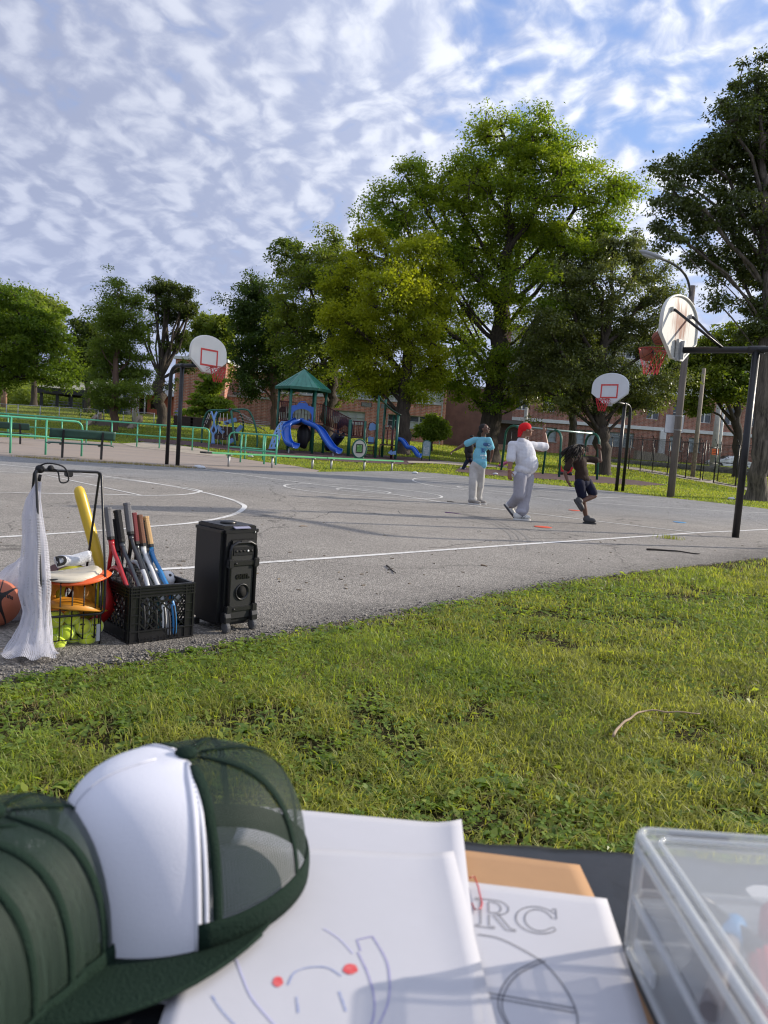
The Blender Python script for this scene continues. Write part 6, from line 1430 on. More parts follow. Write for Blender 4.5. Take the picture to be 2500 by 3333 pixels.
# ---- the man in white
def man():
 Y = 12.45; J = lambda px, py, d=0: at(px, py, Y + d)
 foot = (*gp(1695, 1699),); ev = thing('person', 'man in a white t-shirt, pale grey sweatpants and backwards red cap, one arm raised', 'person', (foot[0], foot[1], .014))
 hd = J(1712, 1400, .02); f = Vector((.95, .12, .22)); nk = J(1697, 1428, .02)
 shR, shL = J(1738, 1450, .16), J(1667, 1449, -.02); elR, wrR = J(1778, 1455, .30), J(1772, 1412, .34); elL, wrL = J(1662, 1500, -.10), J(1658, 1532, -.14)
 ch, wa, pe = J(1702, 1462, .06), J(1712, 1510, .08), J(1703, 1545, .05)
 hipR, hipL = J(1718, 1555, .08), J(1693, 1553, -.02); kR = J(1708, 1620, .10); aR = J(1696, 1676, .06); kL = J(1690, 1610, -.02); aL = J(1660, 1650, .30)
 mb = MB(); P, k = head(mb, hd, f, (-.12, 0, 1)); capsule(mb, nk, .058, hd + Vector((-.03, 0, -.04)), .055); capsule(mb, nk, .055, ch, .075)
 for s, e, w_ in ((shR, elR, wrR), (shL, elL, wrL)): capsule(mb, s, .060, e, .045); capsule(mb, e, .046, w_, .030)
 hand(mb, wrR, (wrR - elR) + Vector((.0, 0, .06)), (.9, .2, 0), .092, .30, .25, -1); hand(mb, wrL, (wrL - elL) + Vector((.03, 0, -.02)), (.5, .5, 0), .092, .42, .2, 1)
 capsule(mb, ch, .09, pe, .10); capsule(mb, kR, .05, aR, .042); capsule(mb, kL, .05, aL, .042)
 b = finish(ev, remesh(mb, .0062, 'body', 3), 'body', skin_m); eyes(P, k, f, ev, Vector(ev['_o']))
 # t-shirt
 side = (shR - shL).normalized(); fw = Vector((side.y * -1, side.x, 0)) * -1; fw = Vector((-side.y, side.x, 0));
 if fw.x < 0: fw = -fw
 mb = MB(); ell(mb, ch + Vector((0, 0, .0)), (.125, .185, .17), fw); ell(mb, (ch + wa) / 2 + fw * .02, (.145, .185, .22), fw); ell(mb, wa + fw * .045, (.158, .182, .19), fw); ell(mb, J(1705, 1528, .05) + fw * .025, (.145, .18, .10), fw); ell(mb, J(1688, 1545, .0), (.06, .14, .06), fw)
 capsule(mb, shL, .068, shR, .068); capsule(mb, nk - Vector((0, 0, .03)), .07, ch, .12)
 for s, e in ((shR, elR), (shL, elL)): capsule(mb, s, .062, s.lerp(e, .86), .077)
 finish(ev, remesh(mb, .008, 'tshirt', 4, .009, 9, 3, (1, 1, .5)), 'tshirt', cloth('tee_white', (.60, .61, .65)))
 # sweatpants
 mb = MB(); ell(mb, pe, (.135, .168, .13), fw); leg_cloth(mb, hipR, kR, aR + Vector((.01, 0, .05)), .112, .100, .082); leg_cloth(mb, hipL, kL, aL + Vector((.03, -.02, .05)), .11, .098, .08)
 ell(mb, aR + Vector((.0, -.01, .06)), (.095, .09, .06)); ell(mb, aL + Vector((.02, -.02, .06)), (.085, .08, .06)); ell(mb, J(1706, 1650, .08), (.09, .088, .14));
 finish(ev, remesh(mb, .010, 'sweatpants', 4, .012, 7, 9, (1, 1, .35)), 'sweatpants', cloth('sweat_grey', (.34, .34, .385)))
 # shoes
 shoe_m = mat('shoe_white', (.58, .58, .55), .6, var=.12, vscale=30); sole_m = mat('shoe_sole', (.62, .61, .58), .7); dk = mat('shoe_dark', (.05, .05, .06), .6)
 h0, t0 = J(1672, 1697, .03), J(1727, 1705, .10); h0.z = .016; t0.z = .016; t0 = h0 + (t0 - h0).normalized() * .285
 mb = MB(); shoe(mb, h0 + Vector((0, 0, .02)), t0 + Vector((0, 0, .02)), (0, 0, 1), .050, .09); o = finish(ev, remesh(mb, .006, 'shoe', 2), 'shoe', shoe_m)
 q = MB(); sole(q, h0, t0); q.build('sole', sole_m, o);
 q = MB(); mm = h0.lerp(t0, .5) + Vector((.01, -.052, .052)); q.tube([mm + Vector((-.03, 0, -.02)), mm + Vector((-.02, 0, .022)), mm + Vector((.012, 0, -.02)), mm + Vector((.03, 0, .02))], .005, 5); q.build('stripe', dk, o)
 h1, t1 = J(1640, 1640, .30), J(1672, 1682, .26); t1.z = max(t1.z, .03); d = (t1 - h1).normalized(); t1 = h1 + d * .27; up = Vector((.75, 0, .55)); up = (up - d * up.dot(d)).normalized(); dz = .02 - min(t1.z, 9)
 mv = Vector((0, 0, min(0, dz))); h1 += mv; t1 += mv
 mb = MB(); shoe(mb, h1 + up * .02, t1 + up * .02, up, .048, .085); o = finish(ev, remesh(mb, .006, 'shoe', 2), 'shoe', shoe_m); q = MB(); sole(q, h1, t1, up); q.build('sole', dk, o)
 # cap worn backwards
 mb = MB(); c_ = P(-.012, 0, .040); u = Vector((-.12, 0, 1)).normalized(); ell(mb, c_, (.108, .089, .085), f, u); capsule(mb, P(-.085, 0, .0), .05, P(-.105, 0, -.062), .042); o = finish(ev, remesh(mb, .007, 'cap', 4), 'cap', cloth('cap_red', (.60, .015, .02)))
 q = MB(); s = u.cross(f.normalized());
 def brim(a, t): ang = (a - .5) * 2.0; return P(-.088 - .062 * t * math.cos(ang), .074 * math.sin(ang) * (1 + .1 * t), -.020 - .065 * t)
 q.grid(brim, 10, 4); q.build('brim', cloth('cap_red', (.6, .015, .02)), o, solid=.006)
 q = MB();
 for s_ in (-1, 1): q.tube([P(.09, s_ * .05, .005), P(.03, s_ * .082, .008), P(-.0, s_ * .084, .008)], .003, 5); q.tube([P(.095, s_ * .03 + .018 * math.cos(t), .0 + .014 * math.sin(t)) for t in np.linspace(0, 2 * math.pi, 11)[:-1]], .003, 4, True)
 o = q.build('glasses', black_steel, ev); o.location = -Vector(ev['_o'])
 q = MB(); q.tube([wrL + Vector((.032 * math.cos(t), .032 * math.sin(t), .02)) for t in np.linspace(0, 2 * math.pi, 13)[:-1]], .006, 5, True); o = q.build('bracelet', mat('gold', (.6, .42, .12), .35, .8), ev); o.location = -Vector(ev['_o'])
man()
# ---- the boy in the blue shirt
def boy():
 Y = 15.4; J = lambda px, py, d=0: at(px, py, Y + d); foot = gp(1550, 1646); ev = thing('person', 'boy in a light blue printed t-shirt and baggy cream sweatpants, arm swung out', 'person', (foot[0], foot[1], .014))
 hd = J(1577, 1397, 0); f = Vector((.80, -.45, .36)); nk = J(1574, 1421, .03); shL, shR = J(1592, 1432, -.12), J(1547, 1431, .10); elR, wrR = J(1508, 1449, .16), J(1482, 1464, .18); elL, wrL = J(1602, 1466, -.12), J(1598, 1490, -.06)
 ch, wa, pe = J(1571, 1448, .0), J(1562, 1485, .02), J(1554, 1512, .02); hipR, hipL = J(1543, 1520, .04), J(1566, 1522, -.02); kR, kL = J(1540, 1578, .0), J(1562, 1580, .12); aR, aL = J(1537, 1632, .0), J(1555, 1628, .25)
 mb = MB(); P, k = head(mb, hd, f, (-.15, .1, 1), .094); capsule(mb, nk, .048, hd + Vector((-.01, 0, -.05)), .047); capsule(mb, nk, .048, ch, .06)
 for s, e, w_ in ((shR, elR, wrR), (shL, elL, wrL)): capsule(mb, s, .048, e, .036); capsule(mb, e, .037, w_, .026)
 hand(mb, wrR, (wrR - elR), (.2, -.2, -.9), .085, .75, .1, 1); hand(mb, wrL, (wrL - elL), (-.7, .5, 0), .085, .5, .15, 1); capsule(mb, ch, .06, pe, .07); capsule(mb, kR, .04, aR, .035); capsule(mb, kL, .04, aL, .035)
 finish(ev, remesh(mb, .0062, 'body', 3), 'body', skin_d); eyes(P, k, f, ev, Vector(ev['_o']))
 side = (shL - shR).normalized(); fw = Vector((side.y, -side.x, 0));
 mb = MB(); ell(mb, ch, (.10, .15, .15), fw); ell(mb, wa + fw * .01, (.11, .148, .20), fw); ell(mb, J(1562, 1503, .0), (.12, .16, .11), fw); ell(mb, J(1572, 1512, -.05), (.07, .09, .09), fw); capsule(mb, shR, .055, shL, .055); capsule(mb, nk - Vector((0, 0, .03)), .055, ch, .09)
 for s, e in ((shR, elR), (shL, elL)): capsule(mb, s, .058, s.lerp(e, .70), .068)
 tee = finish(ev, remesh(mb, .009, 'tshirt', 5, .008, 8, 13, (1, 1, .55)), 'tshirt', cloth('tee_blue', (.18, .46, .57)))
 # printed motif: flat patches just proud of the chest
 pr = mat('print_navy', (.05, .12, .26), .8); pw = mat('print_white', (.62, .70, .74), .8); pb = mat('print_blue', (.08, .26, .42), .8)
 dg = bpy.context.evaluated_depsgraph_get(); dg.update()
 def patch(cpx, m, name='print'):
  pts = []
  for px, py in cpx:
   o_, d_ = CO, ray(px, py); o2 = Vector(o_) - tee.matrix_basis.translation - Vector(ev.location); h, loc, no, _ = tee.ray_cast(o2, Vector(d_))
   pts.append((loc + no * .004) if h else None)
  pts = [p for p in pts if p is not None]
  if len(pts) > 2: q = MB(); c_ = sum(pts, Vector()) / len(pts); q.add(pts + [c_], [(i, (i + 1) % len(pts), len(pts)) for i in range(len(pts))]); q.build(name, m, tee)
 def blob(cx, cy, rx, ry, m, n=12): patch([(cx + rx * math.cos(t), cy + ry * math.sin(t)) for t in np.linspace(0, 2 * math.pi, n + 1)[:-1]], m)
 blob(1585, 1447, 13, 6, pr); blob(1592, 1452, 8, 5, pw); blob(1578, 1444, 6, 4, pb); patch([(1565, 1456), (1580, 1458), (1579, 1476), (1566, 1475)], pb); patch([(1568, 1459), (1577, 1460), (1576, 1472), (1569, 1472)], pr)
 for j in range(4): patch([(1564 + 5 * j, 1480), (1568 + 5 * j, 1480), (1567.5 + 5 * j, 1485), (1563.5 + 5 * j, 1485)], pw);
 for j in range(2): patch([(1569 + 5 * j, 1489), (1573 + 5 * j, 1489), (1572.5 + 5 * j, 1493), (1568.5 + 5 * j, 1493)], pw)
 mb = MB(); ell(mb, pe, (.11, .145, .10), fw); leg_cloth(mb, hipR, kR, aR + Vector((0, 0, .06)), .092, .086, .075); leg_cloth(mb, hipL, kL, aL + Vector((0, 0, .06)), .092, .086, .072); ell(mb, aR + Vector((.01, 0, .05)), (.085, .08, .06)); ell(mb, aL + Vector((.01, 0, .05)), (.08, .075, .06))
 finish(ev, remesh(mb, .009, 'sweatpants', 4, .011, 7, 29, (1, 1, .3)), 'sweatpants', cloth('sweat_cream', (.44, .43, .41), var=.2, vs=5))
 sm = mat('shoe_grey', (.28, .26, .24), .6, var=.25, vscale=30); so = mat('shoe_sole', (.62, .61, .58), .7)
 for a, dx in ((aR, .18), (aL, .18)):
  h = Vector((a.x - .07, a.y + .02, .016)); t = h + Vector((.235, -.06, 0)); mb = MB(); shoe(mb, h + Vector((0, 0, .02)), t + Vector((0, 0, .02)), (0, 0, 1), .044, .085); o = finish(ev, remesh(mb, .006, 'shoe', 2), 'shoe', sm); q = MB(); sole(q, h, t); q.build('sole', so, o)
 mb = MB(); u = (Vector((-.15, .1, 1)) - f.normalized() * .1).normalized(); ell(mb, P(-.022, 0, .040), (.092, .080, .078), f, u); ell(mb, P(-.05, 0, -.01), (.06, .074, .055), f, u); finish(ev, remesh(mb, .007, 'hair', 2, .004, 60, 1, (1, 1, 1)), 'hair', mat('hair_black', (.010, .008, .007), .8, bump=1, bscale=150))
 q = MB(); q.tube([wrR + Vector((.004 * math.cos(t), .03 * math.cos(t), .03 * math.sin(t))) + (elR - wrR).normalized() * .03 for t in np.linspace(0, 2 * math.pi, 13)[:-1]], .006, 5, True); o = q.build('wristband', black_steel, ev); o.location = -Vector(ev['_o'])
boy()
# ---- the running child with dreadlocks
def child():
 Y = 12.75; J = lambda px, py, d=0: at(px, py, Y + d); foot = gp(1912, 1708); ev = thing('person', 'child with flying dreadlocks in a brown t-shirt and navy shorts, running on one leg', 'person', (foot[0], foot[1], .014))
 hd = J(1884, 1466, .02); f = Vector((.80, .30, .62)); nk = J(1882, 1486, .02); shR, shL = J(1914, 1494, .12), J(1858, 1500, -.06); elR, wrR = J(1954, 1500, .16), J(1952, 1466, .16); elL, wrL = J(1839, 1540, -.08), J(1848, 1568, -.10)
 ch, wa, pe = J(1888, 1512, .03), J(1893, 1545, .03), J(1897, 1566, .03); hR, hL = J(1912, 1572, .08), J(1886, 1574, -.04); kS, aS = J(1899, 1638, .02), J(1909, 1690, .04); kB, aB = J(1934, 1613, .02), J(1884, 1637, -.10)
 mb = MB(); P, k = head(mb, hd, f, (-.6, 0, .8), .088); capsule(mb, nk, .04, hd + Vector((-.02, 0, -.04)), .04); capsule(mb, nk, .042, ch, .055)
 for s, e, w_ in ((shR, elR, wrR), (shL, elL, wrL)): capsule(mb, s, .041, e, .031); capsule(mb, e, .032, w_, .022)
 hand(mb, wrR, (wrR - elR) + Vector((-.02, 0, .02)), (-.6, -.5, 0), .075, .65, .15, 1); hand(mb, wrL, Vector((.4, -.1, -.6)), (.8, .2, .3), .075, .85, .1, 1)
 capsule(mb, ch, .06, pe, .07); capsule(mb, hL, .07, kS, .048); capsule(mb, kS, .047, kS.lerp(aS, .35), .046); capsule(mb, kS.lerp(aS, .35), .046, aS, .029); capsule(mb, hR, .075, kB, .050); capsule(mb, kB, .049, kB.lerp(aB, .35), .046); capsule(mb, kB.lerp(aB, .35), .046, aB, .030)
 finish(ev, remesh(mb, .006, 'body', 3), 'body', skin_d); eyes(P, k, f, ev, Vector(ev['_o']))
 side = (shR - shL).normalized(); fw = Vector((-side.y, side.x, 0)); mb = MB(); ell(mb, ch, (.09, .13, .13), fw); ell(mb, wa, (.098, .122, .17), fw); ell(mb, J(1896, 1558, .03), (.112, .132, .085), fw); capsule(mb, shR, .05, shL, .05); capsule(mb, nk - Vector((0, 0, .03)), .05, ch, .09)
 for s, e in ((shR, elR), (shL, elL)): capsule(mb, s, .052, s.lerp(e, .62), .058)
 finish(ev, remesh(mb, .0085, 'tshirt', 5, .006, 11, 17, (1, 1, .6)), 'tshirt', cloth('tee_brown', (.034, .021, .016)))
 mb = MB(); ell(mb, pe - Vector((0, 0, .03)), (.105, .125, .11), fw); capsule(mb, hL, .088, hL.lerp(kS, .62), .078); capsule(mb, hR, .088, hR.lerp(kB, .78), .08); finish(ev, remesh(mb, .0085, 'shorts', 4, .008, 8, 5), 'shorts', cloth('shorts_navy', (.010, .012, .030)))
 sm = mat('shoe_charcoal', (.045, .045, .048), .6, var=.2, vscale=30); so = mat('sole_charcoal', (.03, .03, .031), .7)
 h = Vector((aS.x - .05, aS.y - .02, .016)); t = h + Vector((.19, -.05, 0)); mb = MB(); shoe(mb, h + Vector((0, 0, .02)), t + Vector((0, 0, .02)), (0, 0, 1), .042, .10); o = finish(ev, remesh(mb, .006, 'shoe', 2), 'shoe', sm); q = MB(); sole(q, h, t); q.build('sole', so, o)
 h, t = J(1868, 1628, -.12), J(1890, 1662, -.16); d = (t - h).normalized(); up = Vector((.8, .1, .45)); up = (up - d * up.dot(d)).normalized(); t = h + d * .215; mb = MB(); shoe(mb, h + up * .015, t + up * .015, up, .042, .09); o = finish(ev, remesh(mb, .006, 'shoe', 2), 'shoe', sm); q = MB(); sole(q, h, t, up); q.build('sole', so, o)
 # dreadlocks: separate ropes swinging back and down
 hm = mat('dreadlock', (.014, .009, .007), .75, var=.5, vscale=40, bump=1, bscale=160); rr = random.Random(4); fu = f.normalized(); u = Vector((-.6, 0, .8)); u = (u - fu * u.dot(fu)).normalized(); mb = MB(); ell(mb, P(-.020, 0, .036), (.092, .080, .076), fu, u); ell(mb, P(-.06, 0, -.01), (.06, .075, .06), fu, u)
 cap_ = finish(ev, remesh(mb, .007, 'hair', 2), 'hair', hm)
 for k_ in range(84):
  a = rr.uniform(-1.9, 1.9); e = rr.uniform(-.25, 1.1); dr = (-fu * math.cos(a) * math.cos(e) + u.cross(fu) * math.sin(a) * math.cos(e) + u * math.sin(e)).normalized(); p = P(-.018, 0, .03) + dr * .082
  v = dr * .55 + Vector((rr.uniform(-.2, .2), rr.uniform(-.2, .2), .0)); pts = [p]; L = rr.uniform(.15, .27)
  for j in range(6): v = (v * .72 + Vector((-.28 + (.55 if rr.random() < .06 else 0), rr.uniform(-.1, .1), -.55)) * .42).normalized(); p = p + v * L / 6; pts.append(p)
  mb = MB(); mb.tube(pts, [.0095, .0105, .0105, .010, .0095, .008, .004], 6); o = mb.build('dreadlock', hm, cap_)
 for k_ in range(5):
  p = P(-.0, .02 * (k_ - 2), .085); pts = [p, p + Vector((.05, -.02, .03)), p + Vector((.12, -.03, .01 - .01 * k_)), p + Vector((.18 + .01 * k_, -.03, -.02 - .012 * k_))]; mb = MB(); mb.tube(smooth_pts(pts, 4), .007, 6); mb.build('dreadlock', hm, cap_)
child()
# ---- two people far behind
def far_people():
 Y = 38.0; J = lambda px, py, d=0: at(px, py, Y + d); g_ = on(1520, Y); ev = thing('person', 'walking person in a dark jacket and jeans half hidden behind the boy in blue', 'person', g_)
 hd = J(1537, 1424); nk = J(1535, 1438); sh1, sh2 = J(1521, 1446), J(1545, 1447, .25); pe = J(1527, 1492); mb = MB(); head(mb, hd, (1, -.1, 0), (0, 0, 1), .10); capsule(mb, nk, .055, hd - Vector((0, 0, .06)), .05); capsule(mb, nk, .08, pe, .12)
 aL, aR = J(1504, 1531), J(1548, 1536, .2); capsule(mb, pe, .10, aL, .05); capsule(mb, pe, .10, aR, .05); w1 = J(1522, 1488, -.15); hand(mb, w1, (.2, 0, -1), (1, 0, 0)); finish(ev, remesh(mb, .012, 'body', 2), 'body', skin_m)
 mb = MB(); ell(mb, J(1530, 1462), (.19, .22, .32)); ell(mb, J(1527, 1482), (.20, .22, .20)); capsule(mb, sh1, .10, J(1516, 1470, -.12), .08); capsule(mb, J(1516, 1470, -.12), .08, w1, .06); capsule(mb, sh1, .11, sh2, .11); finish(ev, remesh(mb, .016, 'jacket', 3, .01), 'jacket', cloth('jacket_dark', (.028, .024, .026)))
 mb = MB(); kn = J(1514, 1512); ell(mb, pe, (.15, .17, .14)); leg_cloth(mb, pe - Vector((.03, 0, .05)), kn, aL, .11, .095, .08); leg_cloth(mb, pe + Vector((.06, 0, -.05)), J(1542, 1512, .1), aR, .11, .095, .08); finish(ev, remesh(mb, .016, 'jeans', 3, .008), 'jeans', cloth('jeans', (.016, .022, .045)))
 for a in (aL, aR): h = Vector((a.x - .1, a.y, tz(a.x, a.y) + .0)); q = MB(); shoe(q, h + Vector((0, 0, .03)), h + Vector((.27, 0, .03)), (0, 0, 1), .05, .10); finish(ev, remesh(q, .01, 'shoe', 2), 'shoe', mat('shoe_white', (.58, .58, .55)))
 mb = MB(); ell(mb, hd + Vector((-.01, 0, .045)), (.10, .085, .085)); finish(ev, remesh(mb, .012, 'hair', 1), 'hair', mat('hair_black', (.01, .008, .007)))
 # seated girl on a bench beyond the swings
 Y2 = 46.0; J = lambda px, py, d=0: at(px, py, Y2 + d); g_ = on(1690, Y2); bn = thing('park_bench', 'dark bench beyond the swings with a girl sitting on it', 'bench', g_)
 sz = J(1690, 1497).z
 for px in (1662, 1735): p = J(px, 1490, .1); q = MB(); q.bar((p.x, p.y - .25, g_.z - .1), (p.x, p.y - .22, sz), .06, .06); q.bar((p.x, p.y + .25, g_.z - .1), (p.x, p.y + .32, sz + .42), .06, .06); q.bar((p.x, p.y - .25, sz - .05), (p.x, p.y + .27, sz - .05), .05, .05); q.build('leg', black_steel, bn, True)
 a, b = J(1655, 1494, .1), J(1745, 1500, .1)
 for k in range(4): q = MB(); q.box(((a.x + b.x) / 2, Y2 - .2 + .13 * k, sz), (b.x - a.x, .11, .035)); q.build('slat', bench_green, bn, True)
 for k in range(3): q = MB(); q.box(((a.x + b.x) / 2, Y2 + .36 + .03 * k, sz + .14 + .13 * k), (b.x - a.x, .035, .11)); q.build('slat', bench_green, bn, True)
 ev = thing('person', 'long haired girl in pink leggings sitting on the bench, legs stretched out', 'person', (J(1695, 1490).x, Y2, sz))
 pe = Vector((J(1698, 1490).x, Y2, sz + .13)); ch = pe + Vector((-.05, .02, .30)); nk = pe + Vector((-.06, .02, .47)); hd = pe + Vector((-.06, .0, .62)); mb = MB(); head(mb, hd, (-.9, -.3, -.2), (0, 0, 1), .092); capsule(mb, nk, .045, hd - Vector((0, 0, .05)), .045); capsule(mb, nk, .07, pe, .10)
 aL = J(1622, 1513, -.45); aL.z = tz(aL.x, aL.y) + .1; aR = aL + Vector((.25, .2, 0)); kn = pe.lerp(aL, .47) + Vector((0, 0, .08)); kR = pe.lerp(aR, .47) + Vector((0, .1, .1)); capsule(mb, pe, .08, kn, .06); capsule(mb, kn, .05, aL, .038); capsule(mb, pe, .08, kR, .06); capsule(mb, kR, .05, aR, .038)
 el = ch + Vector((-.22, -.16, -.12)); wr = el + Vector((-.14, .04, .15)); capsule(mb, nk + Vector((-.02, -.15, -.06)), .045, el, .034); capsule(mb, el, .034, wr, .025); hand(mb, wr, (-.6, .2, .5), (0, 1, 0), .08)
 finish(ev, remesh(mb, .011, 'body', 2), 'body', skin_m); mb = MB(); leg_cloth(mb, pe + Vector((0, -.06, 0)), kn, aL + Vector((.05, 0, .05)), .095, .072, .05); leg_cloth(mb, pe + Vector((0, .08, 0)), kR, aR + Vector((.05, 0, .05)), .095, .072, .05); ell(mb, pe, (.13, .17, .11)); finish(ev, remesh(mb, .014, 'leggings', 2), 'leggings', cloth('pink', (.55, .15, .27)))
 mb = MB(); ell(mb, ch, (.12, .17, .20)); capsule(mb, nk + Vector((-.02, -.14, -.06)), .06, el.lerp(nk, .4), .055); finish(ev, remesh(mb, .014, 'top', 2), 'top', cloth('top_grey', (.35, .33, .33)))
 mb = MB(); ell(mb, hd + Vector((.03, 0, .02)), (.11, .10, .12)); capsule(mb, hd + Vector((.08, -.03, 0)), .085, ch + Vector((.12, -.02, .02)), .06); finish(ev, remesh(mb, .014, 'hair', 2, .01, 20), 'hair', mat('hair_black', (.01, .008, .007)))
 for a in (aL, aR): q = MB(); shoe(q, a + Vector((.05, 0, -.09)), a + Vector((-.17, -.04, -.05)), (.3, 0, 1), .045, .09); finish(ev, remesh(q, .01, 'shoe', 2), 'shoe', mat('shoe_charcoal', (.035, .035, .038)))
 # red seat of a stroller-like toy left by the swings
 p = on(1838, 44.5); t = thing('toy_cart', 'small red toy cart parked on the grass beyond the swings', 'toy', p); MB().prism([(-.3, .12), (.3, .12), (.42, .5), (.2, .52), (.1, .3), (-.2, .3), (-.3, .6), (-.4, .6)], -.2, .2, Matrix(((1, 0, 0), (0, 0, -1), (0, 1, 0)))).build('body', mat('toy_red', (.6, .02, .03), .4), t, bevel=.03)
 for x in (-.25, .28):
  for y in (-.2, .2): q = MB(); q.lathe([(.02, -.03), (.11, -.03), (.11, .03), (.02, .03)], 12, Matrix.Rotation(R(90), 3, 'X'), (x, y, .11)); q.build('wheel', black_steel, t)
 q = MB(); q.tube([(-.38, -.18, .55), (-.45, -.18, .85), (-.45, .18, .85), (-.38, .18, .55)], .015, 6); q.build('handle', black_steel, t)
far_people()

# ================================================================== gear at the edge of the court
black_plastic = mat('black_plastic', (.010, .010, .011), .33, var=.3, vscale=12, spec=.55); black_matte = mat('black_matte', (.010, .010, .011), .6, bump=.2, bscale=300)
GZ = .014
# ---- milk crate
def crate():
 c0 = Vector((-1.205, 3.70, GZ)); ang = R(43); ev = thing('milk_crate', 'black plastic milk crate with lattice sides holding the tennis rackets', 'crate', c0, ang)
 W_, D_, H_ = .345, .36, .285; t = .012
 def side(origin, rot, w_, name='side_panel'):
  M_ = Matrix.Rotation(rot, 3, 'Z'); o = Vector(origin); T = lambda x, y, z: M_ @ Vector((x, y, z)) + o
  fr = MB()
  def bx(x0, x1, z0, z1, d0=0, d1=t, mb=fr): c_ = T((x0 + x1) / 2, (d0 + d1) / 2, (z0 + z1) / 2); mb.box(c_, (x1 - x0, d1 - d0, z1 - z0), M_)
  bx(.0005, w_ - .0005, 0, .062); bx(.001, w_ - .001, H_ - .055, H_); bx(.0015, .045, .0625, H_ - .0555); bx(w_ - .045, w_ - .0015, .0625, H_ - .0555)
  for z in (.006, .060, H_ - .052, H_ - .036, H_ - .020, H_ - .006): bx(-.002, w_ + .002, z - .003, z + .003, -.007, -.0002)
  for x in (.004, .047, w_ - .047, w_ - .004): bx(x - .003, x + .003, .0, H_, -.0065, -.0003)
  for x in (.014, .028, w_ - .028, w_ - .014):
   for z in (H_ - .028,): bx(x - .0015, x + .0015, z - .022, z + .022, -.005, -.0004)
  for z in (.10, .14, .18): bx(.0045, .045, z - .002, z + .002, -.005, -.0005); bx(w_ - .045, w_ - .0045, z - .002, z + .002, -.005, -.0005)
  p_ = fr.build(name, black_plastic, ev)
  # handle bar and diamond lattice
  hb = MB(); bx(w_ * .36, w_ * .64, H_ - .085, H_ - .078, 0, t, hb); bx(w_ * .355, w_ * .362, H_ - .085, H_ - .056, 0, t, hb); bx(w_ * .638, w_ * .645, H_ - .085, H_ - .056, 0, t, hb); hb.build('handle', black_plastic, p_)
  x0, x1, z0, z1 = .045, w_ - .045, .062, H_ - .055; s = .043
  for sgn in (1, -1):
   k = -10
   while k < 20:
    pts = []; c_ = x0 + k * s
    lo, hi = z0, z1; za = lo; xa = c_ + sgn * (za - lo); zb = hi; xb = c_ + sgn * (zb - lo)
    a, b = np.array([xa, za]), np.array([xb, zb]); d = b - a; t0, t1 = 0., 1.
    for lim, sg in ((x0, 1), (x1, -1)):
     da = sg * (a[0] - lim); db = sg * (b[0] - lim)
     if da < 0 and db < 0: t0 = 2
     elif da < 0: t0 = max(t0, da / (da - db))
     elif db < 0: t1 = min(t1, da / (da - db))
    if t1 - t0 > .05:
     p0, p1 = a + d * t0, a + d * t1; q = MB(); q.bar(T(p0[0], t / 2 + sgn * .0015, p0[1]), T(p1[0], t / 2 + sgn * .0015, p1[1]), .007, .0045, M_ @ Vector((0, 1, 0))); q.build('lattice_bar', black_plastic, p_)
    k += 1
 side((0, 0, 0), 0, W_); side((W_, 0, 0), R(90), D_); side((W_, D_, 0), R(180), W_); side((0, D_, 0), R(270), D_)
 q = MB(); q.box((W_ / 2, D_ / 2, .006), (W_ - .03, D_ - .03, .006)); q.build('base', black_plastic, ev)
 for k in range(7): q = MB(); q.box((.05 + k * .035, -.009, .014), (.004, .004, .024)); q.build('rib', black_plastic, ev)
 return c0, Vector((math.cos(ang), math.sin(ang), 0)), Vector((-math.sin(ang), math.cos(ang), 0)), W_, D_, H_
c0, cu, cv_, CW, CD, CH = crate()
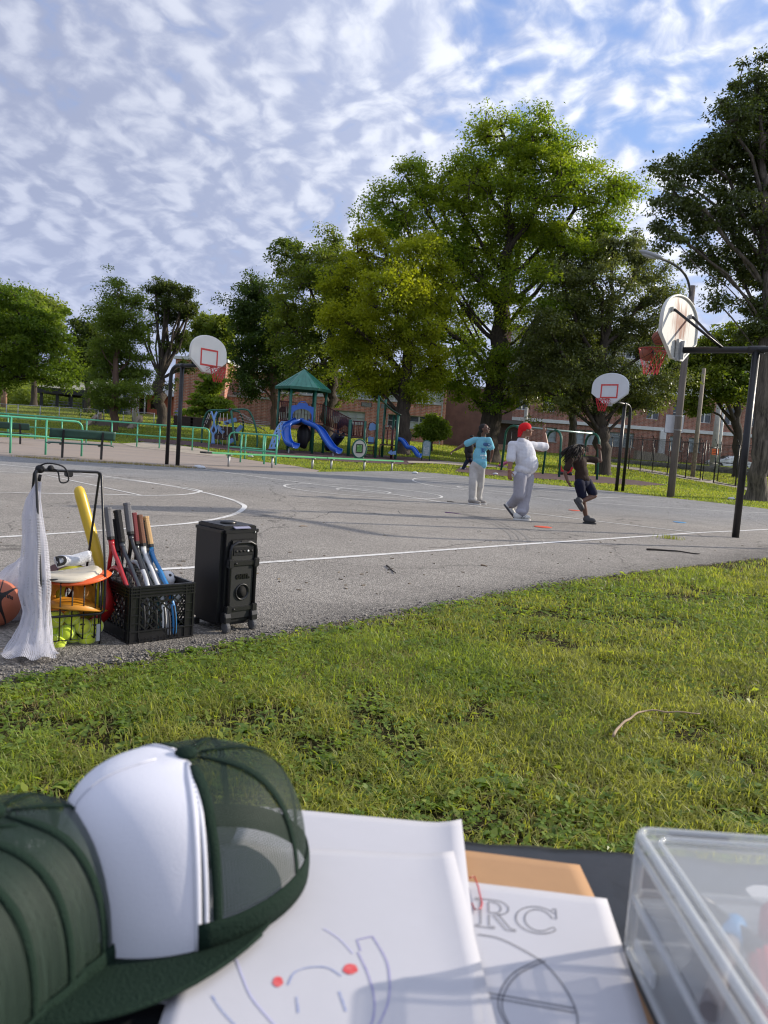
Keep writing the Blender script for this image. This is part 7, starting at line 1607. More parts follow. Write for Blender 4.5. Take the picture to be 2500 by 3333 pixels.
# ---- rackets
def racket(label, butt, tip, wide, frame_m, grip_m, neck_m=None, n=9, string_m=None):
 butt, tip, wide = Vector(butt), Vector(tip), Vector(wide); ax = (tip - butt); L = .685; ax.normalize(); w_ = (wide - ax * wide.dot(ax)).normalized(); nn = ax.cross(w_); M_ = Matrix((w_, nn, ax)).transposed()
 ev = thing('tennis_racket', label, 'racket', butt, group='tennis rackets standing in the milk crate'); ev.rotation_euler = M_.to_euler(); ev['_o'] = (0, 0, 0)
 oct_ = lambda r, fl: [(r * math.cos(t) * 1.05, r * fl * math.sin(t)) for t in np.linspace(R(22.5), R(382.5), 9)[:-1]]
 g = MB(); g.prism(oct_(.0225, .9), .0, .012); g.prism(oct_(.0205, .88), .0125, .15); o = g.build('grip', grip_m, ev, bevel=.001)
 g = MB()
 for k in range(11): g.tube([((.0212 * math.cos(t)), .0192 * math.sin(t), .015 + k * .012 + .012 * t / 6.283) for t in np.linspace(0, 6.283, 13)], .0011, 4)
 g.build('wrap', grip_m, o)
 g = MB(); g.prism(oct_(.0205, .9), .1505, .165); g.build('collar', black_matte, ev)
 g = MB(); g.tube([(0, 0, .165), (0, 0, .205)], [.0165, .015], 10, flat=.8); a, b = .134, .185; cz = L - b - .008
 for s in (-1, 1): g.tube(smooth_pts([(s * .006, 0, .19), (s * .022, 0, .235), (s * .062, 0, .295), (s * .100, 0, cz - b * .66)], 5), .0115, 8, flat=.8)
 g.build('throat', neck_m or frame_m, ev)
 ring = [(a * math.sin(t), 0, cz - b * math.cos(t)) for t in np.linspace(0, 2 * math.pi, 41)[:-1]]
 g = MB(); g.tube(ring, .0125, 8, True, flat=.9); h_ = g.build('head_frame', frame_m, ev)
 g = MB(); g.tube([(x * 1.06, 0, cz + (z - cz) * 1.05) for x, _, z in ring[10:31]], .006, 6); g.build('bumper', black_matte, h_)
 g = MB()
 for k in range(-8, 9): x = k * .0142; zz = b * .97 * math.sqrt(max(0, 1 - (x / (a * .97)) ** 2)); g.tube([(x, .0008, cz - zz), (x, .0008, cz + zz)], .0009, 4, caps=False)
 for k in range(-9, 10): z = k * .0165; xx = a * .97 * math.sqrt(max(0, 1 - (z / (b * .97)) ** 2)); g.tube([(-xx, -.0008, cz + z), (xx, -.0008, cz + z)], .0009, 4, caps=False)
 g.build('strings', string_m or mat('strings', (.55, .53, .48), .5), ev)
 return ev
def rk(label, px, py, j, lean, frame, grip, neck=None, s=None, dv=.0):
 u_off = .03 + j * .030; base = c0 + cu * u_off + cv_ * (.16 + dv); Yb = base.y; b = at(px, py, Yb + .06)
 tip = base + Vector((0, 0, .02)) - cv_ * lean; tip.z = .035; d = (tip - b).normalized(); return racket(label, b, b + d * .685, cv_, frame, grip, neck, s)
mt = lambda n, c, r=.28: mat(n, c, r, coat=.4)
g_grey = mat('grip_grey', (.17, .17, .18), .8, bump=.3, bscale=200); g_black = mat('grip_black', (.018, .018, .020), .8, bump=.3, bscale=200); g_brown = mat('grip_brown', (.17, .075, .042), .75, bump=.3, bscale=200); g_tan = mat('grip_tan', (.52, .34, .16), .75, bump=.2, bscale=200); g_red = mat('grip_dark_red', (.16, .02, .025), .7)
RK = [('tennis racket with grey grip and glossy red frame, first on the left', 349, 1652, 0, .02, mt('frame_red', (.36, .012, .018)), g_grey, None, 0),
      ('tennis racket with thin black grip half hidden behind the red one', 372, 1690, .8, .03, mt('frame_black', (.016, .017, .020)), g_black, None, .03),
      ('tennis racket with thick black grip and dark steel blue frame', 381, 1661, 1.9, .05, mt('frame_slate', (.030, .036, .046)), g_black, None, 0),
      ('tennis racket with the tallest grey grip and a silver white frame', 413, 1637, 3.2, .04, mt('frame_silver', (.50, .52, .54)), g_grey, mt('frame_black', (.016, .017, .02)), 0),
      ('tennis racket with dark red grip and black frame', 432, 1670, 4.0, .05, mt('frame_black2', (.02, .021, .024)), g_red, None, .01),
      ('tennis racket with teal strings and dark frame behind the silver one', 440, 1690, 4.6, .05, mt('frame_teal', (.03, .10, .11)), g_black, None, .02),
      ('tennis racket with brown leather grip and white frame', 451, 1677, 5.4, .05, mt('frame_white', (.62, .63, .64)), g_brown, None, 0),
      ('tennis racket with silver rimmed frame between the brown and tan grips', 462, 1695, 6.2, .06, mt('frame_grey', (.22, .23, .25)), g_black, None, .015),
      ('tennis racket with tan grip and bright blue frame, last on the right', 472, 1682, 7.2, .06, mt('frame_blue', (.025, .19, .46)), g_tan, None, 0)]
teal_s = mat('strings_teal', (.10, .35, .34), .5)
for i, (lab, px, py, j, lean, fr, gr, nk, dv) in enumerate(RK): rk(lab, px, py, j, lean, fr, gr, nk, teal_s if 'teal' in lab else None, dv)
# wiffle ball and small things lying in the crate
p = c0 + cu * .29 + cv_ * .20; wb = thing('perforated_ball', 'white plastic ball with round holes at the right rear of the crate', 'ball', (p.x, p.y, CH + .0)); MB().ball((0, 0, 0), .045, 24, 16).build('shell', mat('wiffle_white', (.66, .67, .68), .45), wb)
for k in range(8): t = k * math.pi / 4; d = Vector((math.cos(t) * .8, math.sin(t) * .8, .6 if k % 2 else .25)).normalized(); q = MB(); q.lathe([(.0001, .0446), (.008, .0444), (.008, .0458), (.0001, .046)], 12, d.to_track_quat('Z', 'Y').to_matrix()); q.build('hole', black_matte, wb)
for k, (du, dv_, z, col, rot) in enumerate(((.20, .17, .08, (.5, .5, .5), .3), (.235, .13, .10, (.62, .62, .62), .5), (.245, .22, .09, (.03, .03, .035), -.3), (.255, .13, .15, (.55, .04, .03), .35))):
 p = c0 + cu * du + cv_ * dv_; t = thing('can', ('silver ball can lying low in the crate', 'pale ball can leaning in the right of the crate', 'dark ball can lying in the crate corner', 'red topped ball can near the crate rim')[k], 'can', (p.x, p.y, z)); t.rotation_euler = (.5 + rot * .5, rot, .7)
 MB().lathe([(.036, -.09), (.037, -.088), (.037, .088), (.036, .09)], 20).build('body', mat('can_%d' % k, col, .3, .3 if k < 2 else 0), t); MB().lathe([(.038, .0905), (.038, .10), (.0, .101)], 20).build('lid', white_trim, t); MB().lathe([(.0374, -.03), (.0374, .04)], 20, close=False).build('label', mat('can_label', (.1, .12, .3), .4), t)
# ---- yellow bat
b0 = at(258, 1597, 3.98); b1 = Vector((*(c0 + cu * .045 + cv_ * .30).xy, .12)); bat = thing('plastic_bat', 'yellow plastic bat leaning out of the crate behind the ball basket', 'bat', b1); ax = (b0 - b1); Lb = ax.length; Mx = ax.to_track_quat('Z', 'Y').to_matrix()
yel = mat('bat_yellow', (.66, .45, .035), .35, var=.06, vscale=5)
MB().lathe([(.0001, Lb + .025), (.016, Lb + .02), (.026, Lb + .004), (.029, Lb - .03), (.029, Lb * .55), (.026, Lb * .40), (.019, Lb * .25), (.0165, .12), (.016, .0)], 24, Mx).build('barrel', yel, bat)
MB().lathe([(.016, -.0), (.0165, -.08), (.026, -.095), (.026, -.105), (.0, -.108)], 20, Mx).build('handle', yel, bat)
# ---- wire ball basket
HB = Vector((-1.525, 3.69, GZ)); hang = R(38); hop = thing('ball_basket', 'black wire ball basket with tall folding handles full of tennis balls', 'basket', HB, hang); S = .135
wire = mat('black_wire', (.012, .012, .013), .35)
def w_in(p): return hop.matrix_basis @ Vector(p)
def wt(pts, r, name, par, closed=False): q = MB(); q.tube(pts, r, 7, closed); return q.build(name, wire, par)
for z, r in ((.035, .004), (.33, .0045)): wt([(-S, -S, z), (S, -S, z), (S, S, z), (-S, S, z)], r, 'ring', hop, True)
wt([(-S, -S, .18), (S, -S, .18), (S, S, .18), (-S, S, .18)], .003, 'ring', hop, True)
for k in range(5):
 x = -S + (k + .5) * 2 * S / 5
 for s in (-1, 1): wt([(x, s * S, .035), (x, s * S, .33)], .0034, 'upright', hop); wt([(s * S, x, .035), (s * S, x, .33)], .0034, 'upright', hop)
for sx in (-1, 1):
 for sy in (-1, 1): wt([(sx * S, sy * S, .0), (sx * S, sy * S, .335)], .0045, 'corner', hop)
for k in range(5): x = -S + (k + .5) * 2 * S / 5; wt([(x, -S, .035), (x, S, .035)], .003, 'floor_bar', hop)
for sy, nm in ((-1, .012), (1, -.012)):
 P = [(-S - .012, sy * (S + .012), .155), (-S - .012, sy * (S + .012), .33), (-S - .016, sy * .012, .83), (S + .016, sy * .012, .83), (S + .012, sy * (S + .012), .33), (S + .012, sy * (S + .012), .155)]
 q = MB()
 def rnd(P, rr=.018):
  o = [Vector(P[0])]
  for a, b, c_ in zip(P[:-2], P[1:-1], P[2:]): a, b, c_ = map(Vector, (a, b, c_)); o += [b + (a - b).normalized() * rr, b + ((a - b).normalized() + (c_ - b).normalized()) * rr * .3, b + (c_ - b).normalized() * rr]
  return o + [Vector(P[-1])]
 q.tube(rnd(P + [P[0]])[:-1] + [P[0]], .0062, 8); q.build('handle', wire, hop)
for sx in (-1, 1): q = MB(); q.box((sx * (S - .01), -S - .004, .06), (.018, .006, .085)); q.build('corner_clip', mat('clip_grey', (.38, .40, .42), .4), hop, bevel=.002)
q = MB(); q.box((.0, 0, .815), (.03, .05, .025)); q.build('latch', black_matte, hop, bevel=.004)
q = MB(); q.tube(smooth_pts([(-S - .01, 0, .84), (-S + .03, -.03, .865), (-S + .10, -.05, .85), (-S + .12, -.055, .79), (-S + .085, -.05, .78), (-S + .07, -.03, .835), (-S + .0, .01, .83)], 6), .004, 6); q.build('cord', mat('cord_black', (.012, .012, .014), .8), hop)
q = MB(); q.ball((-S + .005, 0, .835), (.022, .028, .02), 10, 8); q.ball((-S + .05, -.01, .84), (.016, .02, .016), 10, 8); q.build('knot', mat('cord_black', (.012, .012, .014)), hop)
# ---- tennis balls
def felt():
 m = mat('tennis_felt', (.52, .66, .04), .95, spec=.1); N, L, b = nodes_of(m); tc = N.new('ShaderNodeTexCoord'); n = N.new('ShaderNodeTexNoise'); n.inputs['Scale'].default_value = 260; n.inputs['Detail'].default_value = 3; L.new(tc.outputs['Object'], n.inputs['Vector'])
 bp = N.new('ShaderNodeBump'); bp.inputs['Strength'].default_value = .6; bp.inputs['Distance'].default_value = .002; L.new(n.outputs['Fac'], bp.inputs['Height']); L.new(bp.outputs[0], b.inputs['Normal'])
 b.inputs['Sheen Weight'].default_value = .5
 oi = N.new('ShaderNodeObjectInfo'); mx = N.new('ShaderNodeMix'); mx.data_type = 'RGBA'; L.new(oi.outputs['Random'], mx.inputs[0]); mx.inputs[6].default_value = (.60, .78, .05, 1); mx.inputs[7].default_value = (.74, .80, .075, 1); L.new(mx.outputs[2], b.inputs['Base Color']); return m
FELT = felt(); seam_m = mat('ball_seam', (.70, .72, .52), .8); BR = .040
ball_me = MB().ball((0, 0, 0), BR, 26, 16).mesh('tennis_ball'); sm = []
for t in np.linspace(0, 2 * math.pi, 65)[:-1]:
 a = .44; x = BR * (math.cos(t) - a * math.cos(3 * t) * .0 + .42 * math.cos(3 * t)); y = BR * (math.sin(t) - .42 * math.sin(3 * t)); z = BR * 1.05 * math.sin(2 * t); v = Vector((x, y, z)).normalized() * (BR + .0002); sm.append(v)
q = MB(); q.tube(sm, .0011, 5, True); seam_me = q.mesh('seam'); nt_ = 0
def tennis(label, c, rot, text=None, scale=1):
 e = thing('tennis_ball', label, 'tennis ball', c, group='tennis balls in the wire basket'); e.rotation_euler = rot; link('felt', ball_me, FELT, e); link('seam', seam_me, seam_m, e)
 if text:
  e.rotation_euler = (0, 0, 0); d = (Vector(CO) - Vector(c)).normalized(); s = Vector((0, 0, 1)).cross(d).normalized(); u = d.cross(s)
  for k, (tx, sz, dz) in enumerate(text):
   V, F = text_mesh(tx, sz, .0009); q = MB(); pts = []
   for x, y, _ in V: v = (d * BR + s * x + u * (y + dz)); pts.append(v.normalized() * (BR + .0006))
   q.add(pts, F); q.build('print', black_matte, e)
 return e
TB = [((181, 2014), 0, 'tennis ball at the top left of the pile, against the white netting', None), ((233, 2008), 0, 'tennis ball in the top row, second from the white netting', None), ((268, 2038), 0, 'tennis ball with a printed number two under the orange dishes', (('NEW', .012, .008), ('2', .014, -.008))), ((310, 2038), 0, 'tennis ball with printed letters nearest the crate', (('Penn', .019, .006), ('3', .013, -.012))),
      ((216, 2060), 0, 'tennis ball in the middle of the front row', None), ((188, 2090), 0, 'tennis ball in the bottom left corner of the basket', None), ((236, 2082), 1, 'tennis ball low in the middle, half behind its neighbours', None), ((283, 2080), 0, 'tennis ball in the bottom right corner of the basket', None), ((170, 2055), 1, 'tennis ball squeezed at the left behind the netting', None), ((197, 2052), 1, 'tennis ball in the gap behind the front row', None)]
rr = random.Random(2)
for (px, py), back, lab, tx in TB:
 Yf = 3.57 + (px - 195) / 123 * .13 + .03 + back * .055; tennis(lab, at(px, py, Yf), (rr.uniform(0, 6), rr.uniform(0, 6), rr.uniform(0, 6)), tx)
for k in range(6):
 x, y = (-.09 + .06 * (k % 4)), (.0 + .075 * (k // 4)); tennis('tennis ball buried deep in the pile at the back of the basket', w_in((x, y, .075)), (k, k * 2, 0))
# ---- saucer cones, paddles and towel in the basket
def saucer(label, px, py, Y, r0, r1, h, tilt, m, name='saucer_cone', cat='sports cone'):
 e = thing(name, label, cat, at(px, py, Y)); e.rotation_euler = tilt; pr = [(r1, h), (r1 - .004, h + .001), (r0 + .012, .004), (r0, .0), (r0, -.002), (r0 + .012, .001), (r1, h - .003)]
 MB().lathe([(r1, h), (r0 + .014, .006), (r0, 0)], 40, close=False).build('rim', m, e, solid=.003); return e
orange_p = mat('cone_orange', (.62, .26, .018), .45, trans=0); yellow_p = mat('cone_yellow', (.62, .56, .02), .45); red_p = mat('cone_red', (.52, .02, .02), .45); vor = mat('frisbee_orange', (.72, .11, .018), .4); cream = mat('frisbee_cream', (.62, .56, .44), .35)
saucer('orange saucer cone lying flat on the tennis balls', 237, 1982, 3.70, .148, .05, .055, (R(-10), R(6), .4), orange_p)
saucer('yellow orange saucer cone standing on edge behind the wires', 215, 1945, 3.73, .125, .04, .05, (R(62), R(-14), .3), orange_p)
saucer('yellow green saucer cone standing behind the orange one', 243, 1934, 3.77, .13, .045, .05, (R(65), R(16), .2), yellow_p)
saucer('red saucer cone at the right side of the basket', 272, 1945, 3.80, .145, .09, .04, (R(60), R(34), .2), red_p)
saucer('black and brown saucer cone peeping out behind the yellow ones', 205, 1925, 3.80, .14, .06, .05, (R(60), R(-22), .2), mat('cone_brown', (.10, .03, .02), .5))
def disc(label, px, py, Y, r, m, tilt, edge=None):
 e = thing('flying_disc', label, 'frisbee', at(px, py, Y)); e.rotation_euler = tilt; q = MB(); n = 40
 def fn(u, v): a = 2 * math.pi * u; rr_ = r * v; return (rr_ * math.cos(a), rr_ * math.sin(a) * .98, .012 * math.sin(2 * a + 1) * v * v - (.022 * max(0, (v - .86) / .14) ** 2))
 q.grid(fn, n, 10); q.build('plate', m, e, solid=.003, merge=True)
 if edge: q = MB(); q.tube([fn(k / n, .97)[:2] + (fn(k / n, .97)[2] - .004,) for k in range(n)], .006, 6, True); q.build('edge', edge, e)
 return e
disc('bright orange flying disc lying on top of the basket', 254, 1872, 3.70, .155, vor, (R(-3), R(-7), .2), vor)
d2 = disc('cream flying disc with faint print on top of the orange one', 225, 1860, 3.68, .15, cream, (R(-2), R(-6), .4), cream)
for k in range(3): V, F = text_mesh('200'[k], .03); q = MB(); q.add([(x - .02 + .03 * k, y - .03, .012) for x, y, _ in V], F); q.build('print', mat('print_olive', (.22, .2, .12), .6), d2)
tw = thing('rolled_towel', 'white rolled hand towel with a bold black letter lying on the discs', 'towel', at(236, 1822, 3.68)); a_, b_ = at(182, 1832, 3.63), at(291, 1812, 3.72); ax = (b_ - a_); n = 14; P = [(a_ + ax * k / n) - Vector(tw['_o']) + Vector((0, 0, .004 * math.sin(k * .6))) for k in range(n + 1)]
q = MB(); q.tube(P, [.033 * (1 + .04 * math.sin(k * .9)) for k in range(n + 1)], 18, flat=.82)
for k in range(3): q.tube([P[-1] + Vector((.001 * i, 0, 0)) + Vector((0, .008 * (k + 1) * math.cos(i), .008 * (k + 1) * math.sin(i))) for i in np.linspace(0, 5, 12)], .002, 5)
q.build('roll', mat('towel_white', (.72, .73, .76), .95, bump=.8, bscale=260), tw)
V, F = text_mesh('D', .062, .004); q = MB(); axn = ax.normalized(); fr_ = (Vector(CO) - Vector(tw['_o'])); fr_ = (fr_ - axn * fr_.dot(axn)).normalized(); up_ = axn.cross(fr_) * -1
if up_.z < 0: up_ = -up_
pts = []
for x, y, _ in V: t = y / .036; pts.append(P[3] + axn * (x - .015) + (fr_ * math.cos(t) + up_ * math.sin(t)) * .038)
q.add(pts, F); q.build('print', black_matte, tw)
# ---- white net bag hanging from the basket, second bag behind the ball
netw = mesh_mat('white_netting', (.66, .66, .72), .0040, .34, .8, False, coord='UV', axes=(0, 1), trans=.35)
def uvgrid(name, fn, nu, nv, m, parent, su=1.0, sv=1.0, smooth=True, closed=True):
 me = bpy.data.meshes.new(name); P = [fn(i / nu, j / nv) for i in range(nu + 1) for j in range(nv + 1)]; w_ = nv + 1
 F = [(i * w_ + j, (i + 1) * w_ + j, (i + 1) * w_ + j + 1, i * w_ + j + 1) for i in range(nu) for j in range(nv)]; me.from_pydata([tuple(p) for p in P], [], F); uv = me.uv_layers.new(name='UVMap')
 for l in me.loops: i, j = divmod(l.vertex_index, w_); uv.data[l.index].uv = (i / nu * su, j / nv * sv)
 me.polygons.foreach_set('use_smooth', np.full(len(F), smooth)); me.update(); return link(name, me, m, parent)
hb = thing('net_bag', 'white net bag hanging from the basket handle down to the asphalt', 'net bag', at(100, 2120, 3.42) * 1.0); hb.location.z = GZ; hb['_o'] = tuple(hb.location); HBo = Vector(hb['_o'])
rows = [(1568, 127, 9, 3.60), (1590, 119, 14, 3.60), (1625, 108, 24, 3.58), (1680, 107, 35, 3.56), (1760, 114, 40, 3.54), (1850, 112, 45, 3.52), (1930, 112, 50, 3.50), (1990, 118, 42, 3.48), (2040, 112, 50, 3.46), (2085, 104, 62, 3.42), (2115, 98, 80, 3.36), (2128, 92, 92, 3.33)]
def bagfn(u, v):
 k = v * (len(rows) - 1); i = min(int(k), len(rows) - 2); t = k - i; r = [rows[i][j] + (rows[i + 1][j] - rows[i][j]) * t for j in range(4)]
 c_ = at(r[1], r[0], r[3]); hw = r[2] * r[3] / FPX; a = 2 * math.pi * u; f = 1 + .26 * mnoise.noise(Vector((math.cos(a) * 3.1 + 7, math.sin(a) * 3.1, v * 2.2))) * (.5 + v) + .16 * mnoise.noise(Vector((math.cos(a) * 2, math.sin(a) * 2, v * 5)))
 z = c_.z + .012 * math.sin(7 * a) * max(0, v - .8) * 3
 return (c_.x + hw * f * math.cos(a) - HBo.x, c_.y + hw * .62 * f * math.sin(a) - HBo.y, max(z, GZ + .004) - HBo.z)
uvgrid('netting', bagfn, 72, 60, netw, hb, .36, .72)
def inner(u, v): p = Vector(bagfn(u + .08, v)); c_ = Vector(bagfn(0, v)).lerp(Vector(bagfn(.5, v)), .5); return c_ + (p - c_) * (.72 + .12 * math.sin(6.28 * u * 4 + v * 9))
uvgrid('netting', inner, 48, 40, netw, hb, .30, .72)
q = MB(); q.tube([at(127, 1566, 3.60) - HBo, at(131, 1545, 3.60) - HBo], .008, 8); q.build('drawstring', mat('cord_black', (.012, .012, .014)), hb)
b2 = thing('net_bag', 'stuffed white net bag lying behind the basketball at the left edge', 'net bag', (*at(95, 1990, 4.05).xy, GZ)); B2 = Vector(b2['_o'])
def bag2(u, v):
 a = 2 * math.pi * u; b = (v - .5) * math.pi; c_ = at(85, 1940, 4.05); f = 1 + .15 * mnoise.noise(Vector((math.cos(a) * 2.5 * math.cos(b), math.sin(a) * 2.5 * math.cos(b), math.sin(b) * 2))) + .05 * math.sin(9 * a)
 return (c_.x + .15 * f * math.cos(a) * math.cos(b) - B2.x, c_.y + .13 * f * math.sin(a) * math.cos(b) - B2.y, max(.15 + .17 * f * math.sin(b) , .004))
uvgrid('netting', bag2, 48, 24, netw, b2, .8, .4)
q = MB(); q.ball((-.02, .02, .12), (.11, .09, .11), 16, 10); q.build('filling', mat('towel_white', (.72, .73, .76)), b2)
bl = basketball('worn orange basketball with black seams lying at the left edge beside the net bag', Vector((at(-14, 1967, 3.86).x, 3.86, .12 + GZ)), BALL2, (R(70), R(15), R(25)))
V, F = text_mesh('tenns', .045, .002); q = MB(); d = (Vector(CO) - bl.location).normalized(); s = Vector((0, 0, 1)).cross(d).normalized(); u_ = d.cross(s); s2 = (s * .96 - u_ * .25).normalized(); u2 = d.cross(s2); inv = bl.rotation_euler.to_matrix().inverted(); pts = []
for x, y, _ in V: v = (d * .12 + s2 * (x + .045) + u2 * (y + .055)).normalized() * .1206; pts.append(inv @ v)
q.add(pts, F); q.build('print', black_matte, bl)
# ---- portable speaker
def speaker():
 c0 = Vector((-.838, 4.035, GZ)); W_, D_, H_ = .24, .275, .575; ang = R(47)
 ev = thing('portable_speaker', 'tall black wheeled loudspeaker standing on the asphalt beside the milk crate', 'speaker', c0, ang)  # local x along the back panel, y into the body
 body = MB().box((W_ / 2, D_ / 2, .03 + (H_ - .03) / 2), (W_, D_, H_ - .03)); body.build('cabinet', mat('speaker_black', (.008, .008, .010), .42, spec=.5), ev, bevel=.022)
 q = MB().box((W_ / 2, D_ / 2, H_ - .03), (W_ + .006, D_ + .006, .052)); q.build('top_cap', mat('speaker_cap', (.014, .014, .016), .3, spec=.6), ev, bevel=.018)
 q = MB(); q.lathe([(.045, 0), (.045, .014), (.036, .018), (.0, .018)], 24, None, (W_ * .48, D_ * .45, H_ - .004)); q.build('dial', black_plastic, ev)
 q = MB(); q.box((W_ / 2, D_ * .5, H_ - .0035), (W_ * .6, D_ * .6, .003)); q.build('control_panel', mat('panel_dark', (.02, .02, .024), .25), ev, bevel=.001)
 q = MB().box((W_ * .52, .012, H_ - .0095), (.105, .035, .006), Matrix.Rotation(R(18), 3, 'X')); q.build('label_strip', mat('label_lilac', (.26, .26, .36), .35), ev, bevel=.002)
 q = MB().box((W_ * .86, -.0045, H_ - .035), (.004, .004, .010)); q.build('led', white_trim, ev)
 q = MB().box((W_ * .53, -.004, .285), (W_ * .66, .016, .44)); q.build('back_panel', mat('speaker_panel', (.012, .013, .014), .5), ev, bevel=.008)
 # telescopic handle round the top of the panel
 q = MB(); P = [(.045, -.012, .10), (.045, -.012, H_ - .135), (.052, -.013, H_ - .105), (.085, -.014, H_ - .088), (W_ - .07, -.014, H_ - .088), (W_ - .035, -.013, H_ - .105), (W_ - .028, -.012, H_ - .135), (W_ - .028, -.012, .10)]; q.tube(P, .0125, 10, flat=.7); q.build('trolley_handle', mat('handle_black', (.016, .016, .018), .35), ev)
 q = MB().box((W_ * .52, -.02, H_ - .082), (.05, .012, .012)); q.build('handle_button', black_matte, ev, bevel=.003)
 q = MB().box((W_ * .53, -.013, H_ - .135), (.13, .006, .045)); s_ = q.build('socket_panel', mat('panel_dark', (.02, .02, .024)), ev);
 for k in range(5): MB().lathe([(.006, 0), (.006, .003), (.0, .003)], 10, Matrix.Rotation(R(90), 3, 'X'), (W_ * .33 + k * .025, -.0165, H_ - .135)).build('socket', black_matte if k != 3 else white_trim, s_)
 for z, hh in ((.375, .05), (.125, .045)):
  q = MB().box((W_ * .52, -.014, z), (W_ * .62, .014, hh * .62)); q.build('bracket', mat('speaker_cap', (.014, .014, .016)), ev, bevel=.004)
  for x in (.045, W_ - .028): q = MB().box((x, -.014, z), (.036, .030, hh)); q.build('clamp', mat('handle_black', (.016, .016, .018)), ev, bevel=.005)
  q = MB(); q.lathe([(.006, 0), (.006, .004), (0, .004)], 10, Matrix.Rotation(R(90), 3, 'X'), (.075, -.0255, z)); q.build('screw', black_matte, ev)
 V, F = text_mesh('onn.', .052, .002, .002); q = MB(); q.add([(x + W_ * .55, -.0135 - zz, y + .305) for x, y, zz in V], F); q.build('logo', mat('logo_black', (.004, .004, .005), .3), ev)
 q = MB(); q.lathe([(.043, -.006), (.047, .002), (.043, .008), (.037, .004), (.033, -.03)], 32, Matrix.Rotation(R(90), 3, 'X'), (W_ * .55, -.012, .215), close=False); q.build('bass_port', mat('port_black', (.016, .017, .018), .35), ev)
 q = MB(); q.lathe([(.034, 0), (.0, .001)], 24, Matrix.Rotation(R(90), 3, 'X'), (W_ * .55, -.0125, .215)); q.build('port_mouth', mat('void_black', (.002, .002, .002), .9), ev)
 for x in (.035, W_ - .03):
  w_ = MB(); w_.lathe([(.012, -.012), (.027, -.012), (.029, -.008), (.029, .008), (.027, .012), (.012, .012)], 24, Matrix.Rotation(R(90), 3, 'Y'), (x, -.018, .029)); o = w_.build('wheel', mat('wheel_grey', (.09, .09, .095), .7), ev)
  for k in range(12): t = k * math.pi / 6; MB().box((x, -.018 + .029 * math.cos(t), .029 + .029 * math.sin(t)), (.02, .004, .004), Matrix.Rotation(t, 3, 'X')).build('tread', mat('wheel_grey', (.09, .09, .095)), o)
  q = MB(); q.prism([(-.024, .0), (.024, .0), (.024, .03), (.016, .055), (-.016, .055), (-.024, .03)], -.02, .02, Matrix(((0, 0, 1), (1, 0, 0), (0, 1, 0))), (x, -.012, .055)); q.build('wheel_fork', mat('handle_black', (.016, .016, .018)), ev, bevel=.004)
 for x in (.02, W_ - .02): q = MB().box((x, D_ - .03, .016), (.03, .03, .03)); q.build('foot', black_matte, ev)
speaker()
# ---- floor spots, sticks and litter on the court
def spot(px, py, m, label, d=.27):
 x, y = gp(px, py); e = thing('floor_marker', label, 'floor marker', (x, y, GZ + .004)); q = MB(); q.lathe([(d / 2, .0), (d / 2 - .004, .003), (d / 2 - .03, .004), (.0, .008)], 28); q.build('disc', m, e)
so_ = mat('marker_orange', (.70, .085, .03), .55); spot(1767, 1719, so_, 'round orange rubber floor marker nearest the camera, before the man'); spot(1870, 1664, so_, 'round orange rubber floor marker beyond the running child', .25); spot(2212, 1703, mat('marker_blue', (.05, .28, .58), .55), 'round blue rubber floor marker under the near hoop', .24)
def stick(pts, r, label, m, zoff=.012, name='stick'):
 P = [Vector((*gp(*p), GZ + zoff)) for p in pts]; base = P[0].copy(); e = thing(name, label, 'stick', base); P2 = smooth_pts([p - base for p in P], 4); n = len(P2); q = MB(); q.tube([(p[0], p[1], p[2] + .003 * math.sin(i * 1.1)) for i, p in enumerate(P2)], [r * (1 - .6 * i / n) for i in range(n)], 6); q.build('stem', m, e); return e
dkst = mat('stick_dark', (.028, .022, .018), .9, bump=.5, bscale=60); tanst = mat('stick_tan', (.26, .18, .11), .9, bump=.5, bscale=60)
stick([(2105, 1795), (2160, 1797), (2220, 1803), (2277, 1810)], .014, 'long dark stick lying on the asphalt near the right lawn', dkst)
stick([(1448, 1671), (1500, 1676)], .008, 'thin purple strip lying on the court by the boy', mat('strip_purple', (.16, .05, .20), .6), .004, 'strip')
stick([(1258, 1848), (1275, 1862), (1288, 1874)], .007, 'small crooked twig on the asphalt in front of the white line', dkst, .006, 'twig'); stick([(1262, 1862), (1280, 1856)], .004, 'thin twig crossing the crooked one on the asphalt', dkst, .005, 'twig')
stick([(975, 1718), (1000, 1717)], .006, 'short pale twig on the asphalt right of the speaker', tanst, .006, 'twig'); stick([(1565, 1846), (1585, 1849)], .008, 'pale twig fragment on the asphalt in the centre', tanst, .006, 'twig')
stick([(1455, 1635), (1478, 1637)], .01, 'dark leaf curl on the court near the boy', dkst, .008, 'twig')
